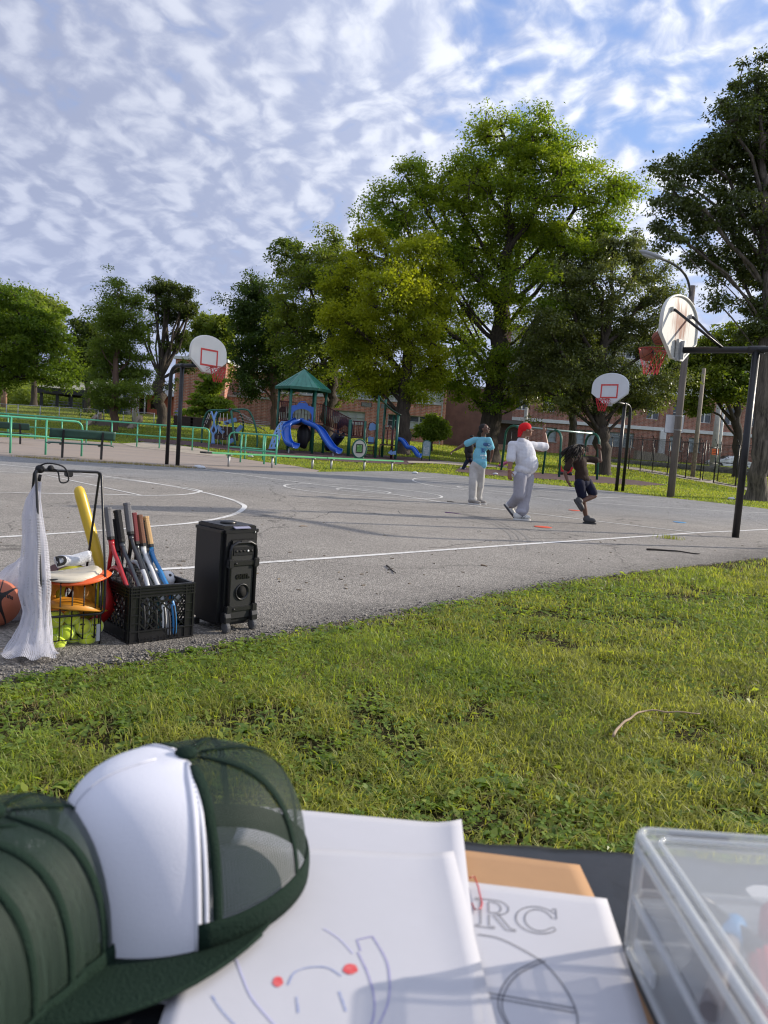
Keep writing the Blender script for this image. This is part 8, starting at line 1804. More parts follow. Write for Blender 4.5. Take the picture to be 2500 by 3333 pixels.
def debris():
 r = np.random.default_rng(9); mb = MB()
 for k in range(170):
  px, py = r.uniform(0, 2500), r.uniform(1560, 1950); x, y = gp(px, py)
  s = r.uniform(.005, .018); a = r.uniform(0, 6.28); mb.box((x, y, GZ + .004), (s * 2.2, s * .7, .005), Matrix.Rotation(a, 3, 'Z'))
 o = mb.build('litter', mat('leaf_litter', (.06, .042, .028), .9, col2=(.30, .24, .16), vscale=3)); o['kind'] = 'stuff'
 mb = MB()
 for px, py, c_ in ((645, 1525, 0), (655, 1527, 0), (815, 1493, 0), (1350, 1543, 0), (1612, 1549, 0), (2380, 1627, 0)):
  x, y = gp(px, py); p = thing('litter_scrap', ('pale crumpled scrap beside the left hoop posts', 'second pale scrap beside the left hoop posts', 'white scrap lying beyond the long green bench', 'small white scrap at the far court edge', 'white scrap below the swing frame', 'white scrap at the foot of the big right tree')[(645, 655, 815, 1350, 1612, 2380).index(px)], 'litter', (x, y, tz(x, y) + .02)); q = MB(); q.ball((0, 0, .03), (.14, .08, .05), 10, 6); q.v = [(a + .03 * mnoise.noise(Vector((a * 20, b * 20, 1))), b, c2 + .02 * mnoise.noise(Vector((a * 25, b * 25, 4)))) for a, b, c2 in q.v]; q.build('scrap', mat('scrap_white', (.62, .64, .66), .6), p)
debris()

# ================================================================== the table in front of the camera
ZT = .70
def table():
 ev = thing('folding_table', 'folding table under a black plastic cover in the foreground', 'table', (.05, .42, 0))
 q = MB().box((0, 0, ZT - .028), (1.5, .60, .04)); q.build('table_top', mat('table_grey', (.5, .5, .5), .6), ev, bevel=.008)
 for x in (-.62, .62):
  q = MB(); q.tube([(x, -.24, 0), (x, -.24, ZT - .05), (x, .24, ZT - .05), (x, .24, 0)], .014, 8); q.build('leg', galv, ev)
 m = mat('black_sheet', (.016, .017, .020), .34, spec=.6, bump=.6, bscale=9)
 cl = thing('table_cover', 'wrinkled black plastic sheet spread over the table', 'table cover', (.05, .42, ZT))
 def fn(u, v):
  x = (u - .5) * 1.62; L = .92; s = v * L - .02; y0 = .318
  if s < .62: y = -.302 + s; z = .0
  else: d = s - .62; y = y0 + .010 * min(1, d / .02) + .02 * mnoise.noise(Vector((x * 7, d * 3, 2))); z = -d
  z += .0045 * (mnoise.noise(Vector((x * 14, y * 10, 1))) + .6 * mnoise.noise(Vector((x * 31, y * 22, 7)))) * (1 if s < .62 else .3) - .0045
  return (x, y, z - .001)
 q = MB(); q.grid(fn, 150, 80); q.build('sheet', m, cl)
table()
paper_m = mat('paper_white', (.52, .52, .56), .75, var=.02, vscale=18, spec=.3, bump=.05, bscale=14)
def sheet(label, quad, z, name='paper_sheet', m=paper_m, cat='paper', th=.0002, wav=.0003, seed=0, curl=0.0):
 c_ = sum((Vector((x, y, 0)) for x, y in quad), Vector()) / 4; c_.z = z; e = thing(name, label, cat, c_); Q = [Vector((x - c_.x, y - c_.y, 0)) for x, y in quad]
 q = MB(); q.grid(lambda u, v: tuple((Q[0].lerp(Q[1], u)).lerp(Q[3].lerp(Q[2], u), v) + Vector((0, 0, wav * mnoise.noise(Vector((u * 3, v * 4, seed))) + curl * (max(0, u - .84) / .16) ** 2 * (1 - .5 * v))) ), 18, 22); q.build('sheet', m, e, solid=th); return e
T = lambda px, py: tuple(tp(px, py, ZT).xy)
def pquad(tr, br, wd, side=-1):
 tr, br = Vector(tr), Vector(br); d = (br - tr).normalized(); s = Vector((d.y, -d.x)) * -1
 if s.x > 0: s = -s
 br = tr + d * .279; return [tuple(tr + s * wd), tuple(tr), tuple(br), tuple(br + s * wd)]
card = sheet('brown cardboard sheet lying on the black cover under the papers', [(-.02, .712), (.101 + .105, .688), (.2085, .42), (-.02, .42)], ZT + .0018, 'cardboard_sheet', mat('cardboard', (.42, .24, .12), .85, var=.06, vscale=14), 'cardboard', .003, .0002)
rc = sheet('white colouring page with large outlined letters RC and half a globe', pquad((.216, .634), (.201, .470), .216), ZT + .0042, wav=.0003)
s1 = sheet('white paper sheet reaching to the far table edge, rear of the stack', pquad((.100, .744), (.090, .49), .216), ZT + .0054, wav=.0003, seed=2, curl=.006)
s2 = sheet('white paper with a child drawing in blue, purple and red crayon', pquad((.087, .683), (.098, .46), .216), ZT + .0066, wav=.0003, seed=4, curl=.004)
def draw(sh, pts, wd, m, curve=True, name='drawn_line', dz=.0006):
 z = sh['_o'][2] + dz; P = [tuple(tp(x, y, z).xy) for x, y in pts]
 if curve and len(P) > 2: P = [tuple(p) for p in smooth_pts(P, 6)]
 o0 = sh['_o']; P = [(x - o0[0], y - o0[1]) for x, y in P]; return ribbon(name, P, wd, dz, m, sh)
pur = mat('crayon_purple', (.22, .20, .50), .9, col2=(.42, .41, .58), vscale=260); blu = mat('crayon_blue', (.17, .24, .52), .9, col2=(.42, .46, .60), vscale=260); redc = mat('crayon_red', (.62, .02, .03), .9, col2=(.70, .20, .20), vscale=200); pale = mat('crayon_pale', (.50, .50, .70), .9); grey_l = mat('print_grey', (.16, .16, .18), .8)
draw(s2, [(938, 3205), (955, 3169), (985, 3153), (1025, 3146), (1070, 3150), (1112, 3176)], .0010, blu); draw(s2, [(966, 3243), (969, 3270), (972, 3296)], .0010, blu); draw(s2, [(1104, 3226), (1116, 3258), (1127, 3291)], .0010, blu)
draw(s2, [(1175, 3094), (1162, 3058), (1213, 3047)],   .0010, pur, False); draw(s2, [(1213, 3047), (1257, 3122), (1269, 3190), (1262, 3267), (1230, 3340)],   .0010, pur); draw(s2, [(1165, 3098), (1199, 3171), (1218, 3248), (1215, 3315), (1190, 3360)],   .0010, pur)
draw(s2, [(770, 3120), (789, 3176), (822, 3249), (900, 3340)], .0012, pale); draw(s2, [(690, 3239), (720, 3285), (763, 3333), (800, 3370)], .0009, blu); draw(s2, [(1054, 3021), (1105, 3055), (1150, 3103)], .0010, pale)
for (cx, cy, rx, ry) in ((1141, 3151, 24, 17), (905, 3192, 17, 17)):
 z = s2['_o'][2] + .0012; o0 = s2['_o']; q = MB(); P = [tp(cx + rx * math.cos(t) * (1 + .08 * math.sin(5 * t)), cy + ry * math.sin(t), z) for t in np.linspace(0, 2 * math.pi, 25)[:-1]]; q.add([(p.x - o0[0], p.y - o0[1], .0006) for p in P], [tuple(range(23, -1, -1))]); q.build('drawn_dot', redc, s2)
draw(s1, [(1010, 2784), (1025, 2780), (1093, 2775), (1170, 2783), (1218, 2797)], .0012, grey_l); draw(s1, [(1340, 2802), (1345, 2794), (1375, 2798)], .001, grey_l)
Zq = lambda x, y: (900 + x * .9644, 2650 + y * .9644)
def letter(quad, strokes):
 a, b, c_, d = [np.array(p, float) for p in quad]
 for st in strokes: draw(rc, [Zq(*((a * (1 - u) + b * u) * v + (d * (1 - u) + c_ * u) * (1 - v))) for u, v in st], .0009, grey_l, False, 'printed_line')
cur = lambda cx, cy, rx, ry, t0, t1, n=12: [(cx + rx * math.cos(t), cy + ry * math.sin(t)) for t in np.linspace(R(t0), R(t1), n)]
letter([(672, 282), (800, 297), (808, 395), (672, 376)], [[(0, 1), (.52, 1)] + cur(.52, .75, .34, .25, 90, -90) + [(.60, .49), (.86, .08), (1, .05), (1, 0), (.76, 0), (.46, .46), (.34, .46), (.34, .08), (.48, .05), (.48, 0), (0, 0), (0, .05), (.13, .08), (.13, .92), (0, .95), (0, 1)], [(.34, .55), (.34, .92), (.48, .92)] + cur(.48, .735, .18, .185, 90, -90) + [(.34, .55)]])
letter([(805, 303), (950, 320), (957, 410), (805, 393)], [cur(.52, .5, .50, .5, 38, 322, 22) + [(.88, .30)] + cur(.54, .5, .32, .40, -42, -318, 18) + [(.86, .62), (.95, .62), (.95, 1), (.90, 1), (.86, .93)]])
draw(rc, [Zq(*p) for p in [(680, 405), (740, 415), (800, 440), (900, 500), (970, 580), (1010, 660), (1016, 720), (1010, 800)]], .0010, grey_l, True, 'printed_line')
for o_ in (0, 13): draw(rc, [Zq(x + o_, y + o_ * .5) for x, y in [(895, 488), (840, 512), (795, 540), (760, 588), (748, 640), (765, 690), (800, 740)]], .0010, grey_l, True, 'printed_line')
for o_ in (0, 14): draw(rc, [Zq(700, 600 + o_), Zq(1010, 655 + o_)], .0010, grey_l, False, 'printed_line')
clip = thing('paper_clip', 'red paper clip holding the edge of the colouring page', 'paper clip', tuple(tp(1550, 2910, ZT + .0075))); o0 = Vector(clip['_o'])
q = MB(); q.tube([p - o0 for p in [tp(x, y, ZT + .0078) for x, y in [(1528, 2857), (1544, 2853), (1556, 2885), (1569, 2940), (1565, 2957), (1546, 2961), (1536, 2940)]]], .0007, 6); q.build('wire', mat('clip_red', (.55, .02, .03), .35), clip)
# ---- trucker caps
cap_green = mat('cap_green', (.007, .021, .013), .85, bump=.4, bscale=500, spec=.2); foam = mat('cap_foam_white', (.68, .69, .76), .9, bump=.15, bscale=900, spec=.15)
cap_mesh = mesh_mat('cap_mesh_green', (.009, .028, .017), .0026, .36, .7, False, coord='UV', axes=(0, 1))
def make_cap(label, loc, rot, sc=1.0, vr=0.0):
 ev = thing('trucker_cap', label, 'cap', loc, group='green and white trucker caps nested on the table'); ev.rotation_euler = rot; ev.scale = (sc, sc, sc)
 a, b, H = .102, .085, .110
 def dome(phi, t, off=0.0):
  th = t * math.pi / 2; cf = max(0, math.cos(phi)); e1 = .62 - .20 * cf; e2 = .80 - .10 * cf; rr = math.cos(th) ** e1 if t < 1 else 0; zz = (math.sin(th) ** e2 if t > 0 else 0) * H * (1.0 + .03 * cf)
  if t < .16: rr *= 1 - .0 * t
  x, y, z = (a + off) * rr * math.cos(phi), (b + off) * rr * math.sin(phi), zz + off * math.sin(th)
  return (x + .012 * math.sin(th) * 0, y, z)
 P0 = R(76)
 uvgrid('front_panel', lambda u, v: dome(-P0 + 2 * P0 * u, v), 40, 24, foam, ev, .25, .18)
 uvgrid('mesh_back', lambda u, v: dome(P0 + (2 * math.pi - 2 * P0) * u, .09 + .91 * v), 56, 24, cap_mesh, ev, .36, .17)
 def strip(phi, m, wd, off, name, t0=0.0, t1=1.0):
  q = MB(); n = 26
  def fn(u, v): t = t0 + (t1 - t0) * u; r = max(.30, math.cos(t * math.pi / 2) ** .8); return dome(phi + (v - .5) * wd / r / .095, t, off)
  q.grid(fn, n, 2); q.build(name, m, ev, solid=.0007)
 for s in (-1, 1):
  strip(s * P0, foam, .0045, .0006, 'piping', 0, .98); strip(s * (P0 + .06), foam, .003, .0006, 'piping', 0, .97); strip(s * (P0 + .14), cap_green, .0065, .0008, 'binding', 0, .95); strip(s * R(130), cap_green, .006, .0010, 'binding', .05, .98)
 strip(math.pi, cap_green, .006, .0010, 'binding', .05, .98); strip(0, foam, .002, .0008, 'centre_seam', .02, .98)
 q = MB(); q.grid(lambda u, v: dome(P0 + (2 * math.pi - 2 * P0) * u, v * .085, .0010 + .0010 * math.sin(v * math.pi)), 40, 3); q.build('rim_band', cap_green, ev, solid=.0015)
 q = MB(); q.ball((0, 0, H + .003), (.009, .009, .005), 12, 8); q.build('button', cap_green, ev)
 q = MB()
 def br(u, v):
  ph = R(-84) + R(168) * u; ex = .078 * math.cos(ph * .93) ** .75 * v; x0, y0 = a * math.cos(ph + vr), b * math.sin(ph + vr); return (x0 + ex * math.cos(vr), y0 * (1 + .06 * v * math.cos(ph)) + ex * math.sin(vr), .002 + .012 * math.cos(ph) ** 2 * v)
 q.grid(br, 40, 10); q.build('visor', cap_green, ev, solid=.003)
 q = MB(); q.tube([br(k / 30, .985) for k in range(31)], .0022, 6); q.build('visor_edge', cap_green, ev)
 return ev
FA = R(217)
A0 = Vector((-.139, .597, ZT + .0115))
make_cap('trucker cap with big white front panel and green mesh back, apart from the nest', A0, (R(0), R(3), FA), 1.0, R(30))
cB = Vector((-.256, .508, ZT + .002))
CL = ['trucker cap whose green mesh back sits right against the white front panel', 'second trucker cap of the nested pile, its mesh just inside the first', 'third trucker cap of the nested pile at the left edge', 'fourth trucker cap of the nested pile at the left edge', 'trucker cap whose white panel shows in the bottom left corner']
for k in range(5): make_cap(CL[k], cB + Vector((-.011, -.033, .0008)) * k, (R(0), R(-1 - 1.0 * k), FA + .03 * k), .95 + .006 * k)
# ---- clear acrylic box
def clear_mat(name, tint, frost, rough=.06):
 m = bpy.data.materials.new(name); m.use_nodes = True; nt = m.node_tree; N = nt.nodes; L = nt.links; b = N['Principled BSDF']; b.inputs['Base Color'].default_value = (.82, .85, .86, 1); b.inputs['Roughness'].default_value = rough; b.inputs['Specular IOR Level'].default_value = .7
 tr = N.new('ShaderNodeBsdfTransparent'); tr.inputs[0].default_value = tint + (1,); lw = N.new('ShaderNodeLayerWeight'); lw.inputs[0].default_value = .35; ad = N.new('ShaderNodeMath'); ad.operation = 'MULTIPLY_ADD'; ad.use_clamp = True; L.new(lw.outputs['Fresnel'], ad.inputs[0]); ad.inputs[1].default_value = .30; ad.inputs[2].default_value = frost
 ms = N.new('ShaderNodeMixShader'); L.new(ad.outputs[0], ms.inputs[0]); L.new(tr.outputs[0], ms.inputs[1]); L.new(b.outputs[0], ms.inputs[2]); L.new(ms.outputs[0], N['Material Output'].inputs[0]); MATS[name] = m; return m
clear = clear_mat('clear_plastic', (.97, .97, .97), .012); clear_lid = clear_mat('clear_lid', (.97, .97, .97), .07, .08); clear_edge = clear_mat('clear_edge', (.94, .94, .94), .34, .12)
def acrylic():
 x0, x1, y1, y0, z0, z1 = .212, .56, .573, .22, ZT + .002, ZT + .099; o = Vector((x0, y0, z0)); ev = thing('clear_box', 'clear plastic storage box with a hinged lid at the right end of the table', 'box', o); W_, D_, H_ = x1 - x0, y1 - y0, z1 - z0; t = .0022
 def panel(name, c_, s, m): MB().box(c_, s).build(name, m, ev, bevel=.0006)
 zm = .046
 panel('floor', (W_ / 2, D_ / 2, t / 2), (W_ - .002, D_ - .002, t), clear); panel('side_wall', (t / 2, D_ / 2, H_ * .5), (t, D_ - .006, H_ - .012), clear); panel('side_wall', (W_ - t / 2, D_ / 2, H_ * .5), (t, D_ - .006, H_ - .012), clear)
 panel('back_wall', (W_ / 2, D_ - t / 2, H_ * .5), (W_ - .006, t, H_ - .012), clear); panel('front_wall', (W_ / 2, t / 2, H_ * .5), (W_ - .006, t, H_ - .012), clear); panel('tray_floor', (W_ / 2, D_ / 2, zm), (W_ - .012, D_ - .012, .002), clear)
 panel('lid', (W_ / 2, D_ / 2, H_ - .002), (W_ - .004, D_ - .004, .0035), clear_lid)
 def rim(z, r, ins, name='edge'):
  c_ = .010; P = []
  for (cx, cy, a0) in ((W_ - ins - c_, D_ - ins - c_, 0), (ins + c_, D_ - ins - c_, 90), (ins + c_, ins + c_, 180), (W_ - ins - c_, ins + c_, 270)):
   for k in range(5): a = R(a0 + 22.5 * k); P.append((cx + c_ * math.cos(a), cy + c_ * math.sin(a), z))
  q = MB(); q.tube(P, r, 8, True); q.build(name, clear_edge, ev)
 rim(H_ - .001, .0032, .001); rim(H_ - .001, .0022, .012, 'lid_ridge'); rim(H_ - .012, .0026, -.0005); rim(zm, .0028, .001); rim(zm - .008, .0018, .004); rim(.003, .003, .001)
 for cx, cy in ((.0035, D_ - .0035), (.0035, .0035), (W_ - .0035, D_ - .0035), (W_ - .0035, .0035)): q = MB(); q.tube([(cx, cy, .004), (cx, cy, H_ - .004)], .0042, 10); q.build('corner_post', clear_edge, ev)
 q = MB().box((.05, D_ + .002, H_ - .004), (.045, .008, .006)); q.build('hinge', mat('hinge_grey', (.16, .17, .18), .4), ev, bevel=.001)
 q = MB().box((-.002, D_ - .05, .022), (.003, .04, .012)); q.build('clasp', clear_edge, ev, bevel=.001)
 # contents
 r = random.Random(6); cols = [((.55, .03, .04), 'red'), ((.03, .04, .13), 'blue'), ((.55, .50, .52), 'grey'), ((.35, .05, .30), 'violet'), ((.60, .55, .12), 'yellow'), ((.05, .05, .06), 'black'), ((.10, .30, .12), 'green')]
 used = []
 for k in range(21):
  c_, nm = cols[k % 7]; lv = k % 2; L = r.uniform(.07, .12); p = Vector((r.uniform(.025, .14), r.uniform(.14, D_ - .075), (.010 if lv == 0 else zm + .011) + .006 * (k // 14))) + o; a = r.uniform(1.0, 2.1)
  mk = thing('crayon_marker', '%s marker pen in the %s of the clear box, %s' % (nm, 'bottom tray' if lv == 0 else 'upper tray', ('under the other pens', 'lying above the first pens', 'on top of the pile')[k // 14 if k < 14 else 1 + (k > 17)]), 'marker', p, a, 'loose marker pens inside the clear box')
  q = MB(); q.lathe([(.0065, -L / 2), (.0065, L / 2 * .5)], 10, Matrix.Rotation(R(90), 3, 'Y')); q.build('barrel', mat('marker_grey_barrel', (.22, .20, .20), .4) if k % 3 == 0 else mat('marker_' + nm, c_, .4), mk); q = MB(); q.lathe([(.0074, L / 2 * .5 + .0005), (.0074, L / 2), (.004, L / 2 + .004)], 10, Matrix.Rotation(R(90), 3, 'Y')); q.build('cap', mat('marker_' + nm, c_, .4), mk)
 for k, (nm, lab, c_, sz, ps, rz) in enumerate((('booklet', 'pale booklet with a red spine standing in the clear box', (.62, .60, .62), (.16, .012, .05), (.135, .26, .028), 1.3), ('eraser_block', 'red block lying in the upper tray of the clear box', (.55, .06, .07), (.09, .06, .03), (.06, .20, zm + .017), 1.2), ('pouch', 'dark brown pouch in the lower tray of the clear box', (.07, .05, .055), (.16, .10, .034), (.075, .24, .022), 1.4), ('tape_roll', 'dark red tape roll in the upper tray of the clear box', (.42, .06, .08), (.06, .06, .024), (.10, .285, zm + .014), .2))):
  tt = thing(nm, lab, nm.replace('_', ' '), o + Vector(ps), rz)
  if nm == 'tape_roll': MB().lathe([(.014, -.01), (.03, -.01), (.03, .01), (.014, .01), (.014, -.01)], 24, close=False).build('roll', mat(nm, c_, .5), tt)
  else: MB().box((0, 0, 0), sz).build('body', mat(nm, c_, .5), tt, bevel=.004)
  if nm == 'booklet': MB().box((0, 0, sz[2] / 2 + .0015), (sz[0], sz[1] * 1.1, .003)).build('spine', mat('spine_red', (.6, .05, .06), .5), tt)
acrylic()

# ================================================================== turf
def pip(poly):
 P = np.array(poly)
 def f(x, y):
  c = np.zeros(len(x), bool); j = len(P) - 1
  for i in range(len(P)):
   xi, yi, xj, yj = *P[i], *P[j]; k = ((yi > y) != (yj > y)) & (x < (xj - xi) * (y - yi) / (yj - yi + 1e-12) + xi); c ^= k; j = i
  return c
 return f
IN_COURT = pip(COURT_POLY)
def vnoise(x, y, s, seed):
 # smooth value noise on a lattice
 r = np.random.default_rng(seed); T = r.random((64, 64)); u, v = x * s + 1000, y * s + 1000; i, j = np.floor(u).astype(int), np.floor(v).astype(int); fu, fv = u - i, v - j; fu = fu * fu * (3 - 2 * fu); fv = fv * fv * (3 - 2 * fv)
 g = lambda a, b: T[a % 64, b % 64]
 return (g(i, j) * (1 - fu) + g(i + 1, j) * fu) * (1 - fv) + (g(i, j + 1) * (1 - fu) + g(i + 1, j + 1) * fu) * fv
def edge_dist(x, y):
 E = np.array(NEAR_EDGE); d = np.full(len(x), 9.)
 for (x0, y0), (x1, y1) in zip(E[:-1], E[1:]):
  L2 = (x1 - x0) ** 2 + (y1 - y0) ** 2; t = np.clip(((x - x0) * (x1 - x0) + (y - y0) * (y1 - y0)) / L2, 0, 1); d = np.minimum(d, np.hypot(x - x0 - t * (x1 - x0), y - y0 - t * (y1 - y0)))
 return d
GR = leaf_mat('grass_blade', (.155, .185, .042), (.38, .39, .10), .52, .5, 2.2, .35)
GR2 = leaf_mat('grass_green', (.125, .185, .034), (.31, .37, .07), .52, .45, 3.0, .35)
DRY = leaf_mat('grass_dry', (.22, .17, .07), (.42, .35, .17), .30, .7, 3, .2)
CLV = leaf_mat('clover_leaf', (.095, .17, .024), (.24, .33, .048), .46, .42, 5, .4)
def blades(name, x, y, z, h, wd, lean, r, m, stuff=True):
 n = len(x); a = r.uniform(0, 2 * math.pi, n); dx, dy = np.cos(a), np.sin(a); sx, sy = -dy, dx; h = h[:, None]; w_ = wd[:, None]; l = (lean * h[:, 0])[:, None]
 B = np.stack([x, y, z], 1); D = np.stack([dx, dy, np.zeros(n)], 1); S_ = np.stack([sx, sy, np.zeros(n)], 1); U = np.array([[0, 0, 1.]])
 p0a, p0b = B - S_ * w_ * .5, B + S_ * w_ * .5; m1 = B + U * h * .55 + D * l * .28; p1a, p1b = m1 - S_ * w_ * .42, m1 + S_ * w_ * .42; zt = np.sqrt(np.maximum(.12, 1 - (lean[:, None] * .9) ** 2)); tip = B + U * h * zt + D * l
 V = np.stack([p0a, p0b, p1b, p1a, tip], 1).reshape(-1, 3); k = np.arange(n)[:, None] * 5
 tri = np.concatenate([k + 0, k + 1, k + 2, k + 0, k + 2, k + 3, k + 3, k + 2, k + 4], 1).ravel()
 o = link(name, npmesh(name, V, tri, 3), m)
 if stuff: o['kind'] = 'stuff'
 return o
def near_turf():
 r = np.random.default_rng(21)
 def samp(n, ylo, yhi, pw):
  y = ylo + (yhi - ylo) * r.random(n) ** pw; hw = .60 * y + .45; x = (r.random(n) * 2 - 1) * hw; k = ~IN_COURT(x, y); return x[k], y[k]
 X, Y = [], []
 for n, a, b, pw in ((230000, 1.45, 4.2, 1.0), (150000, 3.6, 8.2, 1.0), (120000, 7, 17, 1.0)):
  x, y = samp(n, a, b, pw); X.append(x); Y.append(y)
 x, y = np.concatenate(X), np.concatenate(Y); de = edge_dist(x, y); n1 = vnoise(x, y, 2.3, 1); n2 = vnoise(x, y, 6.5, 2); n3 = vnoise(x, y, .8, 3)
 bare = (n1 * .6 + n2 * .4); keep = r.random(len(x)) < np.clip((bare - .24) * 4.2, .08, 1) * np.clip(de * 5 + .12, 0, 1); x, y, de, n1, n2, n3 = [q[keep] for q in (x, y, de, n1, n2, n3)]
 h = (.026 + .040 * r.random(len(x)) ** 1.3 + .024 * n2) * np.clip(.55 + de * 1.2, .5, 1) * (1 + .05 * np.clip(y - 4, 0, 8)); wd = (.0030 + .0028 * r.random(len(x))) * (1 + .13 * np.clip(y - 3, 0, 10)); lean = np.clip(r.normal(.88, .34, len(x)), .1, 1.3)
 t = r.random(len(x)); g = (n3 * .6 + n1 * .4) + (t - .5) * .5; sel = np.where(g > .56, 1, 0); sel = np.where((t < .08 + .22 * (n2 < .35) + .35 * np.clip((n3 - .55) * 4, 0, 1)), 2, sel)
 for k, m in ((0, GR), (1, GR2), (2, DRY)):
  q = sel == k; f = .7 if k == 2 else 1; blades('grass', x[q], y[q], np.full(q.sum(), -.004), h[q] * f, wd[q] * (.8 if k == 2 else 1), np.clip(lean[q] * (1.5 if k == 2 else 1), 0, 1.3), r, m)
 # clover and small round leaves
 cx, cy = samp(52000, 1.5, 6.5, 1.1); c1 = vnoise(cx, cy, 1.6, 8) * .6 + vnoise(cx, cy, 4.5, 9) * .4; k = r.random(len(cx)) < np.clip((c1 - .40) * 2.4, .04, .7); cx, cy = cx[k], cy[k]; n = len(cx); V = [];
 hz = .012 + .028 * r.random(n); a0 = r.uniform(0, 6.28, n); s = (.0065 + .006 * r.random(n)) * (1 + .10 * np.clip(cy - 3, 0, 5))
 for j in range(3):
  a = a0 + j * 2.094; d = np.stack([np.cos(a), np.sin(a), r.normal(.05, .25, n)], 1); sd = np.stack([-np.sin(a), np.cos(a), r.normal(0, .3, n)], 1); c_ = np.stack([cx, cy, hz], 1)
  V.append(np.stack([c_, c_ + d * s[:, None] * .9 + sd * s[:, None] * .75, c_ + d * s[:, None] * 1.7, c_ + d * s[:, None] * .9 - sd * s[:, None] * .75], 1))
 V = np.concatenate(V).reshape(-1, 3); o = link('clover', npmesh('clover', V, np.arange(len(V)), 4), CLV); o['kind'] = 'stuff'
 # single broad leaves lying among the blades
 bx, by = samp(30000, 1.5, 8, 1.0); n = len(bx); a = r.uniform(0, 6.28, n); L_ = (.014 + .036 * r.random(n) ** 2) * (1 + .06 * np.clip(by - 3, 0, 6)); d = np.stack([np.cos(a), np.sin(a), r.uniform(-.1, .8, n)], 1); sd = np.stack([-np.sin(a), np.cos(a), r.normal(0, .35, n)], 1); c_ = np.stack([bx, by, .006 + .02 * r.random(n)], 1); up = np.array([0, 0, 1.])
 l = L_[:, None]; V = np.stack([c_, c_ + d * l * .45 + sd * l * .22, c_ + d * l - up * l * .25, c_ + d * l * .45 - sd * l * .22], 1).reshape(-1, 3); o = link('ground_leaves', npmesh('ground_leaves', V, np.arange(len(V)), 4), GR2); o['kind'] = 'stuff'
 # broad-leaved weeds: rosettes of long ribbed leaves
 spots = [(610, 2290, 1.5), (520, 2230, 1.0), (1080, 2180, 1.0), (1040, 2070, .9), (800, 2110, .8), (640, 2130, .9), (860, 2060, .8), (1510, 2230, 1.0), (1590, 2060, .8), (1760, 2050, .8), (1420, 2140, .8), (2000, 2480, 1.1), (2130, 2520, 1.2), (2280, 2580, 1.4), (2410, 2590, 1.2), (2180, 2610, 1.0), (1620, 2580, 1.2), (1680, 2560, 1.0), (1450, 2560, .9), (1250, 2510, .9), (230, 2200, 1.0), (300, 2240, .9), (180, 2260, .8), (2050, 2300, .8), (1850, 2400, .9), (1740, 2350, .8), (1330, 2350, .8), (1000, 2400, .9), (860, 2350, .8), (420, 2380, .9), (160, 2400, .9), (2300, 2300, .8), (2420, 2160, .8), (2100, 2120, .7), (1900, 2230, .7), (1050, 2500, 1.0)]
 V = []; F = []; nv = 0
 spots += [(r.uniform(0, 2500), r.uniform(1950, 2760), r.uniform(.5, 1.0)) for _ in range(110)]
 for px, py, sc in spots:
  x0, y0 = gp(px, py)
  if IN_COURT(np.array([x0]), np.array([y0]))[0]: continue
  for k in range(r.integers(10, 17)):
   a = r.uniform(0, 6.28); L = sc * r.uniform(.045, .09); w_ = L * r.uniform(.16, .30); up = r.uniform(.35, 1.0); d = np.array([math.cos(a), math.sin(a), 0]); s_ = np.array([-math.sin(a), math.cos(a), 0]); m_ = 7
   for i in range(m_ + 1):
    t = i / m_; c_ = np.array([x0, y0, .004]) + d * L * t * (1 - .15 * up) + np.array([0, 0, 1]) * L * up * (t - .75 * t * t); ww = w_ * (.18 + 1.25 * math.sin(math.pi * min(1, t * .92 + .05)) ** .8) * (0.02 if i == m_ else 1) * (1 + .12 * (-1) ** i)
    V += [c_ - s_ * ww * .5 + [0, 0, ww * .18], c_, c_ + s_ * ww * .5 + [0, 0, ww * .18]]
   for i in range(m_): b = nv + i * 3; F += [b, b + 1, b + 4, b + 3, b + 1, b + 2, b + 5, b + 4]
   nv += (m_ + 1) * 3
 o = link('weeds', npmesh('weeds', np.array(V), np.array(F), 4), leaf_mat('weed_leaf', (.075, .15, .018), (.21, .30, .045), .44, .34, 8, .5)); o['kind'] = 'stuff'
 # crumbled asphalt and grit along the broken edge
 E = np.array(NE); n = 9000; i = r.integers(0, len(E) - 1, n); t = r.random(n)[:, None]; P = E[i] * (1 - t) + E[i + 1] * t; P = P + r.normal(0, .07, (n, 2)); s = .003 + .009 * r.random(n) ** 2; P[:, 0] += .02; P[:, 1] -= .02; k = (P[:, 1] < 7) & (P[:, 1] > 1.6); P, s = P[k], s[k]; n = len(P)
 base = np.array([(1, 0, -.4), (-.5, .87, -.4), (-.5, -.87, -.4), (.1, .1, .8)]); rot = r.uniform(0, 6.28, n); c_, s_ = np.cos(rot), np.sin(rot); j = base[None] * (1 + .4 * r.normal(size=(n, 4, 3))); V = np.empty((n, 4, 3)); V[..., 0] = P[:, :1] + s[:, None] * (j[..., 0] * c_[:, None] - j[..., 1] * s_[:, None]); V[..., 1] = P[:, 1:] + s[:, None] * (j[..., 0] * s_[:, None] + j[..., 1] * c_[:, None])
 zin = np.where(IN_COURT(P[:, 0], P[:, 1]), .016, .002); V[..., 2] = zin[:, None] + s[:, None] * (j[..., 2] * .7 + .3)
 kk = np.arange(n)[:, None] * 4; F = np.concatenate([kk + 0, kk + 2, kk + 1, kk + 0, kk + 1, kk + 3, kk + 1, kk + 2, kk + 3, kk + 2, kk + 0, kk + 3], 1).ravel(); o = link('gravel', npmesh('gravel', V.reshape(-1, 3), F, 3), mat('grit', (.10, .092, .085), .9, col2=(.30, .28, .25), vscale=60)); o['kind'] = 'stuff'
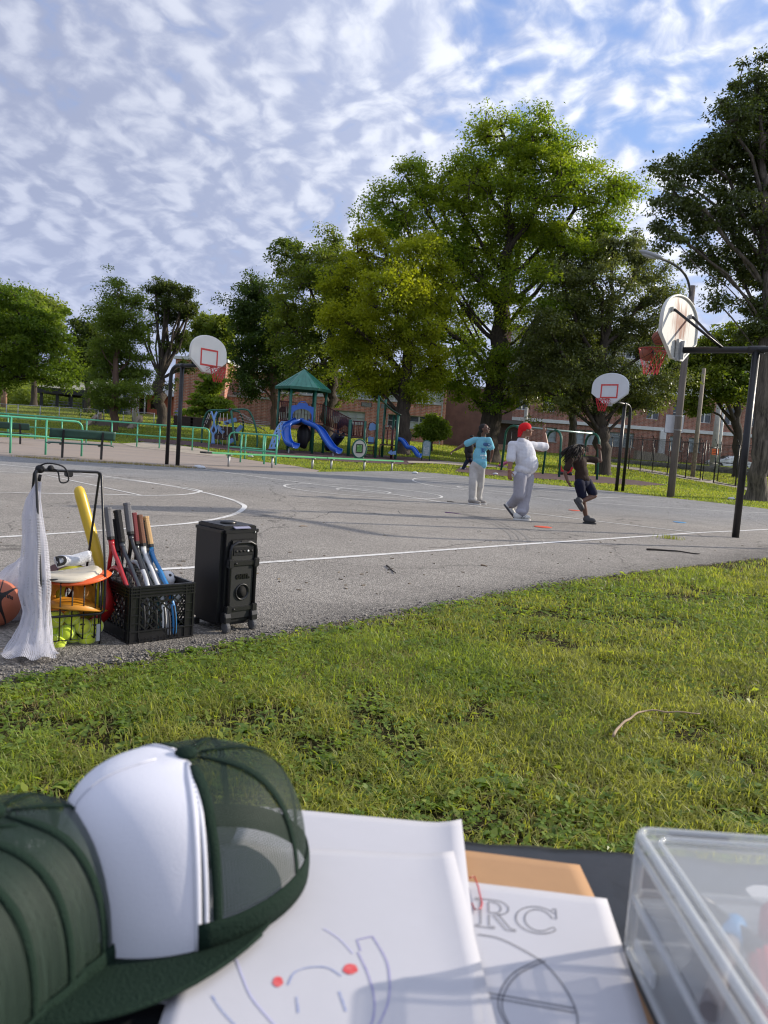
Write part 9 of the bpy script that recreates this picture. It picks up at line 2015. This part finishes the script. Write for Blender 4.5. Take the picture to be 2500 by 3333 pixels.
 # dead straws and leaf bits
 dx_, dy_ = samp(5200, 1.6, 7, 1); h = .02 + .04 * r.random(len(dx_)); blades('straw', dx_, dy_, np.full(len(dx_), .006), h, np.full(len(dx_), .0028), np.clip(r.normal(1.15, .15, len(dx_)), .9, 1.3), r, DRY)
near_turf()
def far_turf():
 r = np.random.default_rng(33); n = 380000; y = 18 + 66 * r.random(n) ** 1.45; x = (r.random(n) * 2 - 1) * (.56 * y + 3); k = ~IN_COURT(x, y)
 for poly in (pav, slab, rub1, rub2, pth, pth2): k &= ~pip(poly)(x, y)
 x, y = x[k], y[k]; z = terrain(x, y); n1 = vnoise(x, y, .5, 5) * .6 + vnoise(x, y, 2, 6) * .4; f = y / 30; k = r.random(len(x)) < np.clip(n1 * 1.9, .35, 1); x, y, z, f, n1 = x[k], y[k], z[k], f[k], n1[k]
 h = (.035 + .05 * r.random(len(x))) * np.clip(f, .8, 1.8); wd = .022 * np.clip(f, .7, 2.4) * (.6 + .8 * r.random(len(x)))
 sel = (n1 + .3 * (r.random(len(x)) - .5)) > .52
 for q, m in ((sel, GR), (~sel, GR2)): blades('grass', x[q], y[q], z[q] - .01, h[q], wd[q], np.clip(r.normal(.45, .3, q.sum()), .05, 1), r, m)
 # ragged tufts in the cracks of the paving and along its edges
 E = [gp(*p) for p in [(60, 1488), (200, 1500), (330, 1508), (420, 1512), (520, 1519), (640, 1526)]]; P = []
 for a, b in zip(E[:-1], E[1:]): t = r.random(260)[:, None]; P.append(np.array(a) * (1 - t) + np.array(b) * t + r.normal(0, .12, (260, 2)))
 P = np.concatenate(P); x, y = P[:, 0], P[:, 1]; blades('grass', x, y, np.full(len(x), .01), .03 + .07 * r.random(len(x)), np.full(len(x), .012), np.clip(r.normal(.7, .3, len(x)), .1, 1.2), r, DRY)
 x0, y0 = gp(2180, 1757); m_ = 120; x, y = x0 + r.normal(0, .10, m_), y0 + r.normal(0, .06, m_); blades('grass', x, y, np.full(m_, .012), .03 + .06 * r.random(m_), np.full(m_, .006), np.clip(r.normal(.6, .3, m_), .1, 1.1), r, GR)
far_turf()
stick([(1992, 2437), (2010, 2405), (2035, 2385), (2062, 2365), (2095, 2350), (2150, 2352), (2200, 2355), (2275, 2358)], .006, 'pale broken branch lying bent across the near grass', mat('branch_pale', (.34, .25, .17), .9, bump=.5, bscale=80), .035, 'branch')
